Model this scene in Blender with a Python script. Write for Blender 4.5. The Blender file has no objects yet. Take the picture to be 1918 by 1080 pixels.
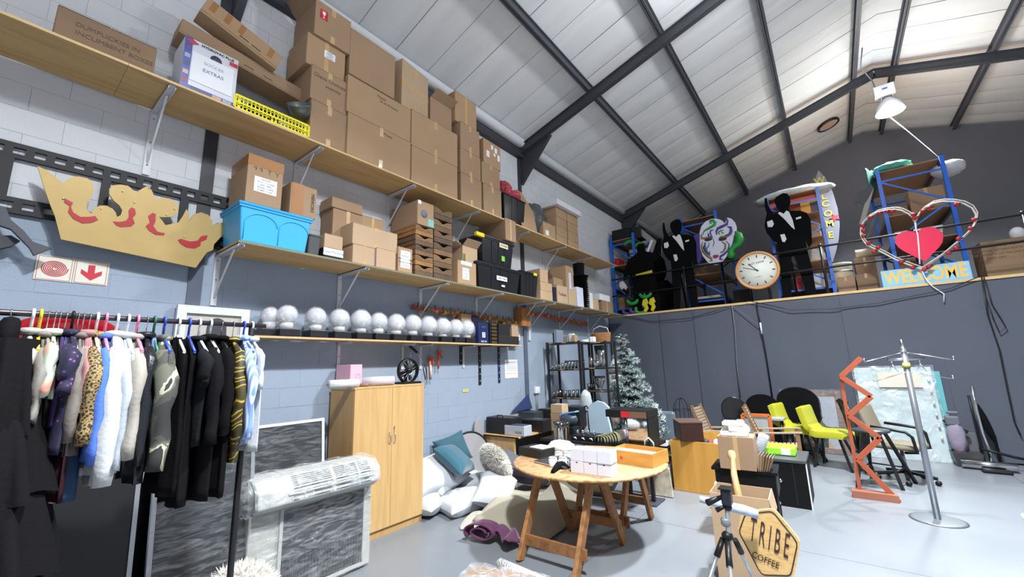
import bpy, math, random
from mathutils import Vector, Matrix, Euler
random.seed(7)
SC = bpy.context.scene
COL = SC.collection
# ---------------------------------------------------------------- camera, world, lamps, exposure
FPX = 770.2
PIT, YAW, ROL = (math.radians(a) for a in (10.711, -37.564, -1.776))
_f = Vector((math.sin(YAW) * math.cos(PIT), math.cos(YAW) * math.cos(PIT), math.sin(PIT)))
_r0 = Vector((math.cos(YAW), -math.sin(YAW), 0))
_u0 = _r0.cross(_f)
CR = _r0 * math.cos(ROL) + _u0 * math.sin(ROL)
CU = _u0 * math.cos(ROL) - _r0 * math.sin(ROL)
CAMLOC = Vector((4.65, 0, 1.75))
cam = bpy.data.objects.new('camera', bpy.data.cameras.new('camera'))
COL.objects.link(cam)
cam.data.sensor_width = 36
cam.data.lens = 36 * FPX / 1918
cam.data.clip_start = 0.05
cam.data.clip_end = 100
m3 = Matrix((CR, CU, -_f)).transposed()
cam.matrix_world = Matrix.Translation(CAMLOC) @ m3.to_4x4()
SC.camera = cam
SC.view_settings.view_transform = 'Standard'
SC.view_settings.look = 'None'
SC.view_settings.gamma = 1
SC.view_settings.use_curve_mapping = False
SC.view_settings.exposure = 0.0
world = bpy.data.worlds.new('world')
SC.world = world
world.use_nodes = True
world.node_tree.nodes['Background'].inputs[0].default_value = (0.8, 0.9, 1, 1)
world.node_tree.nodes['Background'].inputs[1].default_value = 0.15
LAMP_W = 620
LAMPS = [(6.3, 11.45, 7.06), (5.2, 5.6, 7.05), (5.2, 1.0, 7.05)]
for i, (x, y, z) in enumerate(LAMPS):
    l = bpy.data.lights.new('bay_light', 'AREA')
    l.shape = 'DISK'; l.size = 0.4; l.energy = LAMP_W * (0.85, 1.0, 1.0)[i]; l.color = (0.93, 0.97, 1.0)
    o = bpy.data.objects.new('bay_light', l); COL.objects.link(o)
    o.location = (x, y, z - 0.19)
    l.spread = math.radians(128)
    l = bpy.data.lights.new('ceiling_fill', 'POINT'); l.energy = LAMP_W * (0.16, 0.42, 0.42)[i]; l.color = (0.95, 0.97, 1.0); l.shadow_soft_size = 0.2  # added fill below each lamp to brighten the ceiling, no fitting of its own
    o = bpy.data.objects.new('ceiling_fill', l); COL.objects.link(o); o.location = (x + 0.0, y - 0.5, z - 0.5)

def P(u, v, x=None, y=None, z=None):
    """the point of the plane x=, y= or z= seen at pixel (u, v) of the 1918x1080 photograph"""
    d = CR * ((u - 959) / FPX) + CU * ((540 - v) / FPX) + _f
    i, c = (0, x) if x is not None else (1, y) if y is not None else (2, z)
    return CAMLOC + d * ((c - CAMLOC[i]) / d[i])
def PROJ(p):
    d = Vector(p) - CAMLOC; z = d.dot(_f)
    if z <= 0.05: return (-9999, -9999)
    return 959 + FPX * d.dot(CR) / z, 540 - FPX * d.dot(CU) / z
# ---------------------------------------------------------------- materials
def s2l(c):
    return tuple(((v / 255) / 12.92 if v / 255 <= 0.04045 else ((v / 255 + 0.055) / 1.055) ** 2.4) for v in c)
MATS = {}
def mat(name, rgb, rough=0.6, metal=0.0, var=0.08, scale=6.0, bump=0.0, bscale=40.0, stretch=(1, 1, 1), spec=0.5, emit=0, alpha=1, coat=0, trans=0, sheen=0):
    if name in MATS: return MATS[name]
    m = bpy.data.materials.new(name); m.use_nodes = True
    n = m.node_tree.nodes; L = m.node_tree.links
    b = n['Principled BSDF']
    c = s2l(rgb)
    tc = n.new('ShaderNodeTexCoord'); mp = n.new('ShaderNodeMapping'); mp.inputs['Scale'].default_value = stretch
    L.new(tc.outputs['Object'], mp.inputs['Vector'])
    nz = n.new('ShaderNodeTexNoise'); nz.inputs['Scale'].default_value = scale; nz.inputs['Detail'].default_value = 4
    L.new(mp.outputs[0], nz.inputs['Vector'])
    mx = n.new('ShaderNodeMix'); mx.data_type = 'RGBA'
    mx.inputs['A'].default_value = (*[x * (1 - var) for x in c], 1)
    mx.inputs['B'].default_value = (*[min(1, x * (1 + var)) for x in c], 1)
    L.new(nz.outputs['Fac'], mx.inputs['Factor'])
    L.new(mx.outputs['Result'], b.inputs['Base Color'])
    b.inputs['Roughness'].default_value = rough; b.inputs['Metallic'].default_value = metal
    b.inputs['Specular IOR Level'].default_value = spec
    b.inputs['Coat Weight'].default_value = coat
    b.inputs['Transmission Weight'].default_value = trans
    b.inputs['Sheen Weight'].default_value = sheen
    b.inputs['Alpha'].default_value = alpha
    if emit:
        b.inputs['Emission Color'].default_value = (*c, 1); b.inputs['Emission Strength'].default_value = emit
    if bump:
        n2 = n.new('ShaderNodeTexNoise'); n2.inputs['Scale'].default_value = bscale; n2.inputs['Detail'].default_value = 3
        L.new(mp.outputs[0], n2.inputs['Vector'])
        bp = n.new('ShaderNodeBump'); bp.inputs['Strength'].default_value = bump; bp.inputs['Distance'].default_value = 0.02
        L.new(n2.outputs['Fac'], bp.inputs['Height']); L.new(bp.outputs[0], b.inputs['Normal'])
    MATS[name] = m
    return m
def ramp_mat(name, stops, scale=3.0, detail=4.0, rough=0.6, kind='noise', stretch=(1, 1, 1), const=False, distort=0.0, metal=0, bump=0.0, rand=False):
    """a material whose colour runs through stops of a noise, wave or voronoi pattern"""
    if name in MATS: return MATS[name]
    m = bpy.data.materials.new(name); m.use_nodes = True
    n = m.node_tree.nodes; L = m.node_tree.links; b = n['Principled BSDF']
    tc = n.new('ShaderNodeTexCoord'); mp = n.new('ShaderNodeMapping'); mp.inputs['Scale'].default_value = stretch
    L.new(tc.outputs['Object'], mp.inputs['Vector'])
    if kind == 'noise':
        t = n.new('ShaderNodeTexNoise'); t.inputs['Detail'].default_value = detail; t.inputs['Distortion'].default_value = distort; out = t.outputs['Fac']
    elif kind == 'wave':
        t = n.new('ShaderNodeTexWave'); t.inputs['Distortion'].default_value = distort; t.inputs['Detail'].default_value = detail; out = t.outputs['Fac']
        t.bands_direction = 'X'
    elif kind == 'rings':
        t = n.new('ShaderNodeTexWave'); t.wave_type = 'RINGS'; t.inputs['Distortion'].default_value = distort; out = t.outputs['Fac']
    else:
        t = n.new('ShaderNodeTexVoronoi'); out = t.outputs['Distance']
    t.inputs['Scale'].default_value = scale
    L.new(mp.outputs[0], t.inputs['Vector'])
    r = n.new('ShaderNodeValToRGB'); e = r.color_ramp.elements
    if const: r.color_ramp.interpolation = 'CONSTANT'
    for i, (p, c) in enumerate(stops):
        if i < 2: el = e[i]; el.position = p
        else: el = e.new(p)
        el.color = (*s2l(c), 1)
    L.new(out, r.inputs[0]); L.new(r.outputs[0], b.inputs['Base Color'])
    b.inputs['Roughness'].default_value = rough; b.inputs['Metallic'].default_value = metal
    if bump:
        bp = n.new('ShaderNodeBump'); bp.inputs['Strength'].default_value = bump; bp.inputs['Distance'].default_value = 0.01
        L.new(out, bp.inputs['Height']); L.new(bp.outputs[0], b.inputs['Normal'])
    MATS[name] = m
    return m
def wrap_mat(name, tint=(225, 230, 235), fac=0.25, rough=0.12, scale=9.0, stretch=(1, 1, 1), bump=0.9):
    """clear crinkled plastic film: mostly see-through, with glossy folds"""
    if name in MATS: return MATS[name]
    m = bpy.data.materials.new(name); m.use_nodes = True
    n = m.node_tree.nodes; L = m.node_tree.links
    n.remove(n['Principled BSDF'])
    out = n['Material Output']
    tr = n.new('ShaderNodeBsdfTransparent'); gl = n.new('ShaderNodeBsdfGlossy'); df = n.new('ShaderNodeBsdfDiffuse')
    gl.inputs['Roughness'].default_value = rough; gl.inputs['Color'].default_value = (0.9, 0.93, 0.97, 1)
    df.inputs['Color'].default_value = (*s2l(tint), 1)
    tc = n.new('ShaderNodeTexCoord'); mp = n.new('ShaderNodeMapping'); mp.inputs['Scale'].default_value = stretch
    L.new(tc.outputs['Object'], mp.inputs['Vector'])
    nz = n.new('ShaderNodeTexNoise'); nz.inputs['Scale'].default_value = scale; nz.inputs['Detail'].default_value = 6; nz.inputs['Distortion'].default_value = 1.5
    L.new(mp.outputs[0], nz.inputs['Vector'])
    bp = n.new('ShaderNodeBump'); bp.inputs['Strength'].default_value = bump; bp.inputs['Distance'].default_value = 0.06
    L.new(nz.outputs['Fac'], bp.inputs['Height']); L.new(bp.outputs[0], gl.inputs['Normal'])
    s1 = n.new('ShaderNodeMixShader'); s1.inputs[0].default_value = 0.45
    L.new(gl.outputs[0], s1.inputs[1]); L.new(df.outputs[0], s1.inputs[2])
    s2 = n.new('ShaderNodeMixShader')
    mr = n.new('ShaderNodeMapRange'); mr.inputs['From Min'].default_value = 0.42; mr.inputs['From Max'].default_value = 0.72
    mr.inputs['To Min'].default_value = fac * 0.5; mr.inputs['To Max'].default_value = min(1, fac * 2.4)
    L.new(nz.outputs['Fac'], mr.inputs['Value']); L.new(mr.outputs[0], s2.inputs[0])
    L.new(tr.outputs[0], s2.inputs[1]); L.new(s1.outputs[0], s2.inputs[2])
    L.new(s2.outputs[0], out.inputs['Surface'])
    MATS[name] = m
    return m
def glass_mat(name, tint=(235, 240, 240), fac=0.2, rough=0.03):
    """thin clear glass or plastic: see-through with a glossy skin"""
    if name in MATS: return MATS[name]
    m = bpy.data.materials.new(name); m.use_nodes = True
    n = m.node_tree.nodes; L = m.node_tree.links
    n.remove(n['Principled BSDF'])
    tr = n.new('ShaderNodeBsdfTransparent'); tr.inputs[0].default_value = (*s2l(tint), 1)
    gl = n.new('ShaderNodeBsdfGlossy'); gl.inputs['Roughness'].default_value = rough
    nz = n.new('ShaderNodeTexNoise'); nz.inputs['Scale'].default_value = 3
    lw = n.new('ShaderNodeLayerWeight'); lw.inputs['Blend'].default_value = 0.35
    ma = n.new('ShaderNodeMath'); ma.operation = 'MULTIPLY_ADD'; ma.inputs[1].default_value = 0.6; ma.inputs[2].default_value = fac
    L.new(lw.outputs['Facing'], ma.inputs[0])
    mx = n.new('ShaderNodeMixShader'); L.new(ma.outputs[0], mx.inputs[0])
    L.new(tr.outputs[0], mx.inputs[1]); L.new(gl.outputs[0], mx.inputs[2])
    L.new(mx.outputs[0], n['Material Output'].inputs['Surface'])
    MATS[name] = m
    return m
# ---------------------------------------------------------------- mesh builder
def rotz(p, a):
    c, s = math.cos(a), math.sin(a); return Vector((p[0] * c - p[1] * s, p[0] * s + p[1] * c, p[2]))
class MB:
    def __init__(s): s.v = []; s.f = []; s.m = []; s.s = []
    def add(s, vs, fs, mi=0, sm=False):
        k = len(s.v); s.v += [Vector(q) for q in vs]
        s.f += [tuple(k + i for i in f) for f in fs]; s.m += [mi] * len(fs); s.s += [sm] * len(fs)
        return s
    def box(s, c, d, mi=0, R=None, taper=1.0):
        """a box with centre c and size d; R turns it; taper scales its bottom"""
        c = Vector(c); vs = []
        for z in (-1, 1):
            t = taper if z < 0 else 1
            for x, y in ((-1, -1), (1, -1), (1, 1), (-1, 1)):
                q = Vector((x * d[0] / 2 * t, y * d[1] / 2 * t, z * d[2] / 2))
                if R is not None: q = R @ q
                vs.append(c + q)
        return s.add(vs, [(3, 2, 1, 0), (4, 5, 6, 7), (0, 1, 5, 4), (1, 2, 6, 5), (2, 3, 7, 6), (3, 0, 4, 7)], mi)
    def bb(s, a, b, mi=0):
        return s.box([(a[i] + b[i]) / 2 for i in range(3)], [abs(b[i] - a[i]) for i in range(3)], mi)
    def bar(s, p, q, w, h, mi=0, up=(0, 0, 1)):
        """a rectangular bar from p to q, w wide and h high"""
        p = Vector(p); q = Vector(q); d = (q - p); l = d.length; d.normalize()
        u = Vector(up)
        if abs(d.dot(u)) > 0.98: u = Vector((1, 0, 0))
        sd = d.cross(u).normalized(); u = sd.cross(d)
        R = Matrix((sd, d, u)).transposed()
        return s.box((p + q) / 2, (w, l, h), mi, R)
    def tube(s, pts, r, n=8, mi=0, cap=True, sm=True, closed=False):
        pts = [Vector(p) for p in pts]; N = len(pts); rs = r if isinstance(r, (list, tuple)) else [r] * N
        vs = []; prev = None
        for i, p in enumerate(pts):
            if closed: t = pts[(i + 1) % N] - pts[i - 1]
            else: t = pts[min(i + 1, N - 1)] - pts[max(i - 1, 0)]
            t.normalize()
            if prev is None:
                a = Vector((0, 0, 1)) if abs(t.z) < 0.9 else Vector((1, 0, 0)); e = t.cross(a).normalized()
            else:
                e = (prev - t * prev.dot(t)).normalized()
            prev = e; g = t.cross(e)
            vs += [p + (e * math.cos(2 * math.pi * k / n) + g * math.sin(2 * math.pi * k / n)) * rs[i] for k in range(n)]
        fs = []
        for i in range(N if closed else N - 1):
            j = (i + 1) % N
            fs += [(i * n + k, i * n + (k + 1) % n, j * n + (k + 1) % n, j * n + k) for k in range(n)]
        s.add(vs, fs, mi, sm)
        if cap and not closed:
            k = len(s.v) - N * n
            s.f += [tuple(k + i for i in range(n))[::-1], tuple(k + (N - 1) * n + i for i in range(n))]; s.m += [mi] * 2; s.s += [False] * 2
        return s
    def lathe(s, prof, n=16, c=(0, 0, 0), mi=0, sm=True, R=None, sq=1.0):
        """prof: (radius, height) pairs turned about the z axis through c; sq squashes y"""
        c = Vector(c); vs = []
        for r, h in prof:
            for k in range(n):
                q = Vector((r * math.cos(2 * math.pi * k / n), r * sq * math.sin(2 * math.pi * k / n), h))
                if R is not None: q = R @ q
                vs.append(c + q)
        N = len(prof)
        ring = prof[0][0] > 1e-4 and prof[-1][0] > 1e-4
        fs = [(i * n + k, i * n + (k + 1) % n, (i + 1) % N * n + (k + 1) % n, (i + 1) % N * n + k) for i in range(N - 1 + (ring and prof[0] != prof[-1])) for k in range(n)]
        s.add(vs, fs, mi, sm)
        if ring: return s
        k = len(s.v) - N * n
        if prof[0][0] > 1e-4: s.f.append(tuple(k + i for i in range(n))[::-1]); s.m.append(mi); s.s.append(False)
        if prof[-1][0] > 1e-4: s.f.append(tuple(k + (N - 1) * n + i for i in range(n))); s.m.append(mi); s.s.append(False)
        return s
    def ball(s, c, r, nu=14, nv=9, mi=0, R=None, noise=0.0, rnd=random):
        if not isinstance(r, (list, tuple)): r = (r, r, r)
        c = Vector(c); vs = []; fs = []
        for j in range(nv + 1):
            th = math.pi * j / nv
            for k in range(nu):
                ph = 2 * math.pi * k / nu
                q = Vector((r[0] * math.sin(th) * math.cos(ph), r[1] * math.sin(th) * math.sin(ph), -r[2] * math.cos(th)))
                if noise and 0 < j < nv: q *= 1 + rnd.uniform(-noise, noise)
                if R is not None: q = R @ q
                vs.append(c + q)
        for j in range(nv):
            fs += [(j * nu + k, j * nu + (k + 1) % nu, (j + 1) * nu + (k + 1) % nu, (j + 1) * nu + k) for k in range(nu)]
        return s.add(vs, fs, mi, True)
    def prism(s, poly, o, ex, ey, dep, mi=0, mi2=None):
        """a flat outline poly (2-D) in the frame o, ex, ey, dep thick towards its back"""
        o = Vector(o); ex = Vector(ex); ey = Vector(ey); nn = ex.cross(ey).normalized()
        n = len(poly)
        vs = [o + ex * a + ey * b for a, b in poly] + [o + ex * a + ey * b - nn * dep for a, b in poly]
        area = sum(poly[i][0] * poly[(i + 1) % n][1] - poly[(i + 1) % n][0] * poly[i][1] for i in range(n))
        A = tuple(range(n)); B = tuple(range(2 * n - 1, n - 1, -1))
        side = [(i, n + i, n + (i + 1) % n, (i + 1) % n) for i in range(n)]
        if area < 0: A = A[::-1]; B = B[::-1]; side = [q[::-1] for q in side]
        s.add(vs, [A, B], mi); k = len(s.v) - 2 * n
        s.f += [tuple(k + i for i in q) for q in side]; s.m += [mi if mi2 is None else mi2] * n; s.s += [False] * n
        return s
    def grid(s, nu, nv, fn, mi=0, sm=True, cu=False):
        vs = [fn(i / (nu if cu else nu - 1), j / (nv - 1)) for j in range(nv) for i in range(nu)]
        fs = []
        for j in range(nv - 1):
            for i in range(nu if cu else nu - 1):
                k = (i + 1) % nu
                fs.append((j * nu + i, j * nu + k, (j + 1) * nu + k, (j + 1) * nu + i))
        return s.add(vs, fs, mi, sm)
    def mesh(s, name, mats):
        me = bpy.data.meshes.new(name)
        me.from_pydata([tuple(q) for q in s.v], [], s.f)
        for q in (mats if isinstance(mats, (list, tuple)) else [mats]): me.materials.append(q)
        me.polygons.foreach_set('material_index', s.m); me.polygons.foreach_set('use_smooth', s.s)
        me.validate(); me.update()
        return me
    def shift(s, d):
        d = Vector(d); s.v = [q + d for q in s.v]; return s
    def build(s, name, mats, parent=None, world=False, bevel=0, solid=0, kind=None, label=None, loc=None):
        """one mesh object; world=True: the vertices are in world coordinates and parent is not rotated"""
        if world and parent is not None: s.shift(-Vector(parent.location) if parent.parent is None else -parent.matrix_world.translation)
        o = bpy.data.objects.new(name, s.mesh(name, mats)); COL.objects.link(o)
        if parent is not None: o.parent = parent
        if loc is not None: o.location = loc
        if bevel:
            b = o.modifiers.new('bevel', 'BEVEL'); b.width = bevel; b.segments = 2; b.limit_method = 'ANGLE'
        if solid:
            b = o.modifiers.new('solid', 'SOLIDIFY'); b.thickness = solid; b.offset = 0
        if kind: o['kind'] = kind
        if label: o['label'] = label
        return o
    def solo(s, name, mats, label, cat, group=None, bevel=0, solid=0, kind=None):
        """a thing that is one mesh, its origin put at the middle of its base"""
        lo = [min(q[i] for q in s.v) for i in range(3)]; hi = [max(q[i] for q in s.v) for i in range(3)]
        c = Vector(((lo[0] + hi[0]) / 2, (lo[1] + hi[1]) / 2, lo[2])); s.shift(-c)
        o = s.build(name, mats, bevel=bevel, solid=solid, kind=kind, loc=c)
        tag(o, label, cat, group)
        return o
def tag(o, label, cat, group=None):
    o['label'] = label; o['category'] = cat
    if group: o['group'] = group
    return o
def thing(name, label, cat, loc=(0, 0, 0), rz=0, group=None, kind=None, rot=None):
    o = bpy.data.objects.new(name, None); COL.objects.link(o); o.empty_display_size = 0.1
    o.location = loc; o.rotation_euler = rot if rot else (0, 0, rz)
    if kind: o['kind'] = kind
    if cat: tag(o, label, cat, group)
    return o
def struct(o): o['kind'] = 'structure'; return o
def copy_tree(o, parent=None):
    c = o.copy(); COL.objects.link(c); c.parent = parent
    for ch in [q for q in KIDS(o)]: copy_tree(ch, c)
    return c
def KIDS(o): return [q for q in bpy.data.objects if q.parent is o]
_tc = {}
def text(s, o, ex, ey, size, m, parent=None, name='lettering', align='CENTER', ext=0.0004, width=None, world=False, bold=0.0):
    """flat lettering as a mesh in the frame o, ex, ey"""
    cu = bpy.data.curves.new('t', 'FONT'); cu.body = s; cu.size = size; cu.align_x = align; cu.align_y = 'CENTER'; cu.extrude = ext; cu.offset = bold
    cu.resolution_u = 3
    t = bpy.data.objects.new('t', cu); COL.objects.link(t)
    dg = bpy.context.evaluated_depsgraph_get(); dg.update()
    me = bpy.data.meshes.new_from_object(t.evaluated_get(dg))
    bpy.data.objects.remove(t); bpy.data.curves.remove(cu)
    ex = Vector(ex).normalized(); ey = Vector(ey).normalized(); nn = ex.cross(ey)
    k = 1.0
    if width and me.vertices:
        w = max(v.co.x for v in me.vertices) - min(v.co.x for v in me.vertices); k = width / max(w, 1e-6)
    o = Vector(o)
    if world and parent is not None: o = o - Vector(parent.location)
    for v in me.vertices: v.co = o + ex * v.co.x * k + ey * v.co.y + nn * (v.co.z + 0.0006)
    me.materials.clear(); me.materials.append(m); me.name = name
    ob = bpy.data.objects.new(name, me); COL.objects.link(ob)
    if parent is not None: ob.parent = parent
    return ob
EX, EY, EZ = Vector((1, 0, 0)), Vector((0, 1, 0)), Vector((0, 0, 1))
# common materials
CARD = [mat('cardboard_%d' % i, c, 0.85, var=0.1, scale=2.5, bump=0.05, bscale=60) for i, c in enumerate(((158, 130, 102), (168, 138, 106), (148, 120, 94), (180, 154, 124), (138, 112, 88)))]
TAPE = mat('brown_tape', (156, 108, 62), 0.3, var=0.1, coat=0.2)
TAPEP = mat('pale_tape', (196, 160, 112), 0.25, var=0.1, coat=0.3)
PAPER = mat('white_paper', (232, 234, 238), 0.8, var=0.03)
INK = mat('ink', (40, 38, 42), 0.7, var=0.1)
INKB = mat('faded_ink', (104, 84, 66), 0.8, var=0.1)
BLUEINK = mat('blue_ink', (70, 84, 140), 0.7, var=0.1)
PLY = ramp_mat('plywood', [(0.3, (176, 142, 92)), (0.55, (196, 160, 108)), (0.8, (164, 130, 82))], 1.5, 6, 0.7, stretch=(4, 0.5, 4), distort=1.0)
PLYE = mat('plywood_edge', (206, 176, 128), 0.7, var=0.15, scale=20)
STEELP = mat('painted_steel_dark', (52, 54, 60), 0.5, var=0.08)
WHITEM = mat('white_metal', (206, 208, 212), 0.4, var=0.04, spec=0.5)
BLACKP = mat('black_plastic', (20, 21, 23), 0.42, var=0.1, spec=0.3)
BLACKM = mat('black_metal', (20, 20, 22), 0.4, var=0.1)
BLACKF = mat('black_fabric', (12, 12, 14), 0.95, var=0.2, bump=0.2, bscale=90, spec=0.15)
CHROME = mat('chrome', (205, 208, 212), 0.16, 1.0, var=0.03)
STEEL = mat('brushed_steel', (160, 164, 168), 0.35, 1.0, var=0.05)
WHITEP = mat('white_plastic', (230, 232, 234), 0.4, var=0.03)
# ================================================================ the room
WT = mat('painted_block_white', (206, 208, 212), 0.75, var=0.05, scale=3, bump=0.12, bscale=60)
WB = mat('painted_block_blue_grey', (148, 161, 178), 0.6, var=0.04, scale=3, bump=0.12, bscale=60)
MORTAR = mat('mortar_grey', (164, 168, 178), 0.8, var=0.05)
LX0, LX1, FY0, FY1 = 0.0, 12.4, -3.4, 15.4
PAINT_Z = 2.95
wl = struct(MB().bb((-0.2, FY0, 0), (-0.0006, FY1, 6.4)).build('wall_left', MORTAR))
# concrete blocks of the left wall: the 300 that show largest are parts, the rest one stuff part
blk = {}
for key, ww in (('w', 0.394), ('h', 0.194)):
    for nm, mm in (('a', WT), ('b', WB)):
        blk[key + nm] = MB().box((-0.0045, 0, 0), (0.012, ww + 0.003, 0.197)).mesh('brick', mm)
cand = []; rest = [MB(), MB()]
for r in range(31):
    z = 0.1 + r * 0.2
    off = 0.2 * (r % 2)
    c = 0
    while True:
        y = FY0 + 0.2 + off + c * 0.4
        if y > FY1 - 0.2: break
        u, v = PROJ((0, y, z)); d = (Vector((0, y, z)) - CAMLOC).length
        vis = -40 < u < 1200 and -30 < v < 1110 and y > -1.2
        cand.append((0 if vis else 1, d, y, z)); c += 1
cand.sort()
for i, (nv, d, y, z) in enumerate(cand):
    k = 0 if z > PAINT_Z else 1
    jx = random.uniform(-0.0008, 0.0008)
    if i < 300:
        o = bpy.data.objects.new('brick', blk['w' + 'ab'[k]]); COL.objects.link(o); o.parent = wl; o.location = (jx, y, z)
    else: rest[k].box((-0.0045 + jx, y, z), (0.012, 0.397, 0.197))
for q, mm in zip(rest, (WT, WB)): q.build('block_courses', mm, wl, kind='stuff')
# floor
FLOORM = ramp_mat('painted_concrete_floor', [(0.25, (108, 113, 119)), (0.6, (122, 127, 133)), (0.8, (114, 119, 125))], 0.6, 8, 0.32)
n_ = FLOORM.node_tree
_nz = n_.nodes.new('ShaderNodeTexNoise'); _nz.inputs['Scale'].default_value = 1.3; _nz.inputs['Detail'].default_value = 6
_mr = n_.nodes.new('ShaderNodeMapRange'); _mr.inputs['To Min'].default_value = 0.2; _mr.inputs['To Max'].default_value = 0.5
n_.links.new(_nz.outputs['Fac'], _mr.inputs['Value']); n_.links.new(_mr.outputs[0], n_.nodes['Principled BSDF'].inputs['Roughness'])
fl = struct(MB().bb((-0.2, FY0, -0.2), (LX1 + 0.2, FY1, -0.012)).build('floor', mat('joint_dark', (70, 72, 76), 0.8)))
xs = [0, 2.62, 6.4, 9.4, LX1]; ys = [FY0, 1.2, 4.9, 8.6, 11.6, FY1]
for a, b in zip(xs, xs[1:]):
    for c, d in zip(ys, ys[1:]):
        MB().bb((a + 0.0025, c + 0.0025, -0.012), (b - 0.0025, d - 0.0025, 0)).build('slab', FLOORM, fl)
# gable wall, right wall, wall behind the camera
GREYW = mat('painted_wall_dark_grey', (92, 93, 100), 0.75, var=0.05, scale=2, bump=0.2, bscale=20)
SL = 0.298
def roofz(x): return 6.05 + SL * (x if x < 6.2 else 12.4 - x)
gab = [(0, 0), (12.4, 0), (12.4, roofz(12.4) + 0.3), (6.2, roofz(6.2) + 0.3), (0, roofz(0) + 0.3)]
struct(MB().prism(gab, (0, FY1, 0), EX, EZ, -0.2).build('wall_back', GREYW))
struct(MB().prism(gab, (0, FY0, 0), EX, EZ, 0.2).build('wall_front', mat('painted_wall_pale', (190, 192, 198), 0.8)))
struct(MB().bb((12.4, FY0, 0), (12.6, FY1, 6.4)).build('wall_right', mat('painted_wall_pale', (190, 192, 198), 0.8)))
# roof: insulation panels laid between eave and ridge
ROOFM = ramp_mat('roof_lining', [(0.3, (212, 213, 214)), (0.6, (226, 227, 228)), (0.8, (202, 203, 204))], 0.8, 5, 0.75, stretch=(0.5, 2.5, 1))
ce = struct(thing('ceiling', None, None, (0, 0, 0)))
sheet = MB()
for sgn in (0, 1):
    a = (0 if not sgn else 12.4); zt = roofz(0) + 0.40
    sheet.prism([(0, zt), (6.2, zt + SL * 6.2), (6.2, zt + SL * 6.2 + .03), (0, zt + .03)] if not sgn else [(6.2, zt + SL * 6.2), (12.4, zt), (12.4, zt + .03), (6.2, zt + SL * 6.2 + .03)], (0, FY0, 0), EX, EZ, -(FY1 - FY0))
sheet.build('roof_sheet', mat('joint_dark', (70, 72, 76), 0.8), ce)
y = FY0; k = 0
while y < FY1 - 0.05:
    w = min(0.61 if k % 3 else 0.6, FY1 - y)
    for sgn in (0, 1):
        def fn(a, b, y=y, w=w, sgn=sgn, k=k):
            x = a * 6.2 if not sgn else 12.4 - a * 6.2
            zz = roofz(x) + 0.372 + 0.012 * abs(2 * b - 1) ** 3 + 0.003 * math.sin(k * 2.1 + a * 9)
            return Vector((x, y + 0.006 + b * (w - 0.012), zz))
        m = MB().grid(10, 6, fn)
        if not sgn: m.f = [q[::-1] for q in m.f]
        m.build('panel', ROOFM, ce, kind=None)
    y += w; k += 1
# rafters and posts (portal frames), purlins, eave struts
def rafter(name, y, w=0.09, h=0.2):
    m = MB()
    for (xa, xb) in ((0.02, 6.2), (12.38, 6.2)):
        za, zb = roofz(xa) + 0.08, roofz(xb) + 0.08
        for dz, ww, hh in ((h / 2 - 0.005, w, 0.012), (-h / 2 + 0.005, w, 0.012), (0, 0.02, h)):
            m.bar((xa, y, za + dz), (xb, y, zb + dz), ww, hh)
        s_ = 1 if xa < 1 else -1
        m.prism([(0, 0), (0.75, 0.75 * SL), (0, -0.62)], (xa, y + 0.04 * s_, za - 0.09), EX * s_, EZ, 0.08)
    o = m.build(name, STEELP); struct(o); return o
for i, yy in enumerate((1.17, 6.4, 11.6, 15.3)): rafter('trim_%d' % (i + 1), yy)
POSTL = mat('post_paint_slate', (88, 96, 112), 0.5, var=0.05)
for i, yy in enumerate((1.17, 6.4)):
    for lo, hi, mm, nm in ((0, 2.9, POSTL, 'lower'), (2.9, 6.05, STEELP, 'upper')):
        struct(MB().bb((-0.02, yy - 0.055, lo), (0.02, yy + 0.055, hi)).build('trim_%d' % (5 + 2 * i + (nm == 'upper')), mm))
for i, xx in enumerate((1.68, 3.05, 4.45, 5.86, 6.56, 7.95, 9.35, 10.75)):
    m = MB(); z0 = roofz(xx) + 0.19
    m.bb((xx - 0.005, FY0, z0), (xx + 0.005, FY1, z0 + 0.17)); m.bb((xx - 0.04, FY0, z0), (xx + 0.04, FY1, z0 + 0.014)); m.bb((xx - 0.04, FY0, z0 + 0.16), (xx + 0.04, FY1, z0 + 0.174))
    struct(m.build('trim_%d' % (10 + i), mat('purlin_steel', (78, 80, 88), 0.5)))
struct(MB().bb((0.0, FY0, 5.98), (0.10, FY1, 6.14)).build('trim_19', STEELP))
m = MB(); m.tube([(0.09, FY0, 6.3), (0.09, FY1, 6.3)], 0.1, 12); struct(m.build('trim_20', mat('insulation_roll_white', (214, 216, 220), 0.7, var=0.06)))
# roof vent (round whirly-bird opening)
c0 = P(1568, 240, y=13.6)
c0 = Vector((5.35, 13.5, 0)); c0.z = roofz(5.35) + 0.33
t = thing('roof_vent', 'round copper-lined vent opening in the ceiling beyond the hanging lamp', 'vent', c0)
tilt = Matrix.Rotation(-math.atan(SL), 3, 'Y')
MB().lathe([(0.26, 0.03), (0.26, -0.03), (0.22, -0.03), (0.22, 0.03)], 28, R=tilt).build('rim', BLACKM, t)
MB().lathe([(0.22, -0.01), (0.2, 0.035), (0.0, 0.036)][::-1], 28, R=tilt).build('throat', mat('copper_pale', (225, 190, 172), 0.35, 0.3), t)  # throat in one pale copper tone
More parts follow.
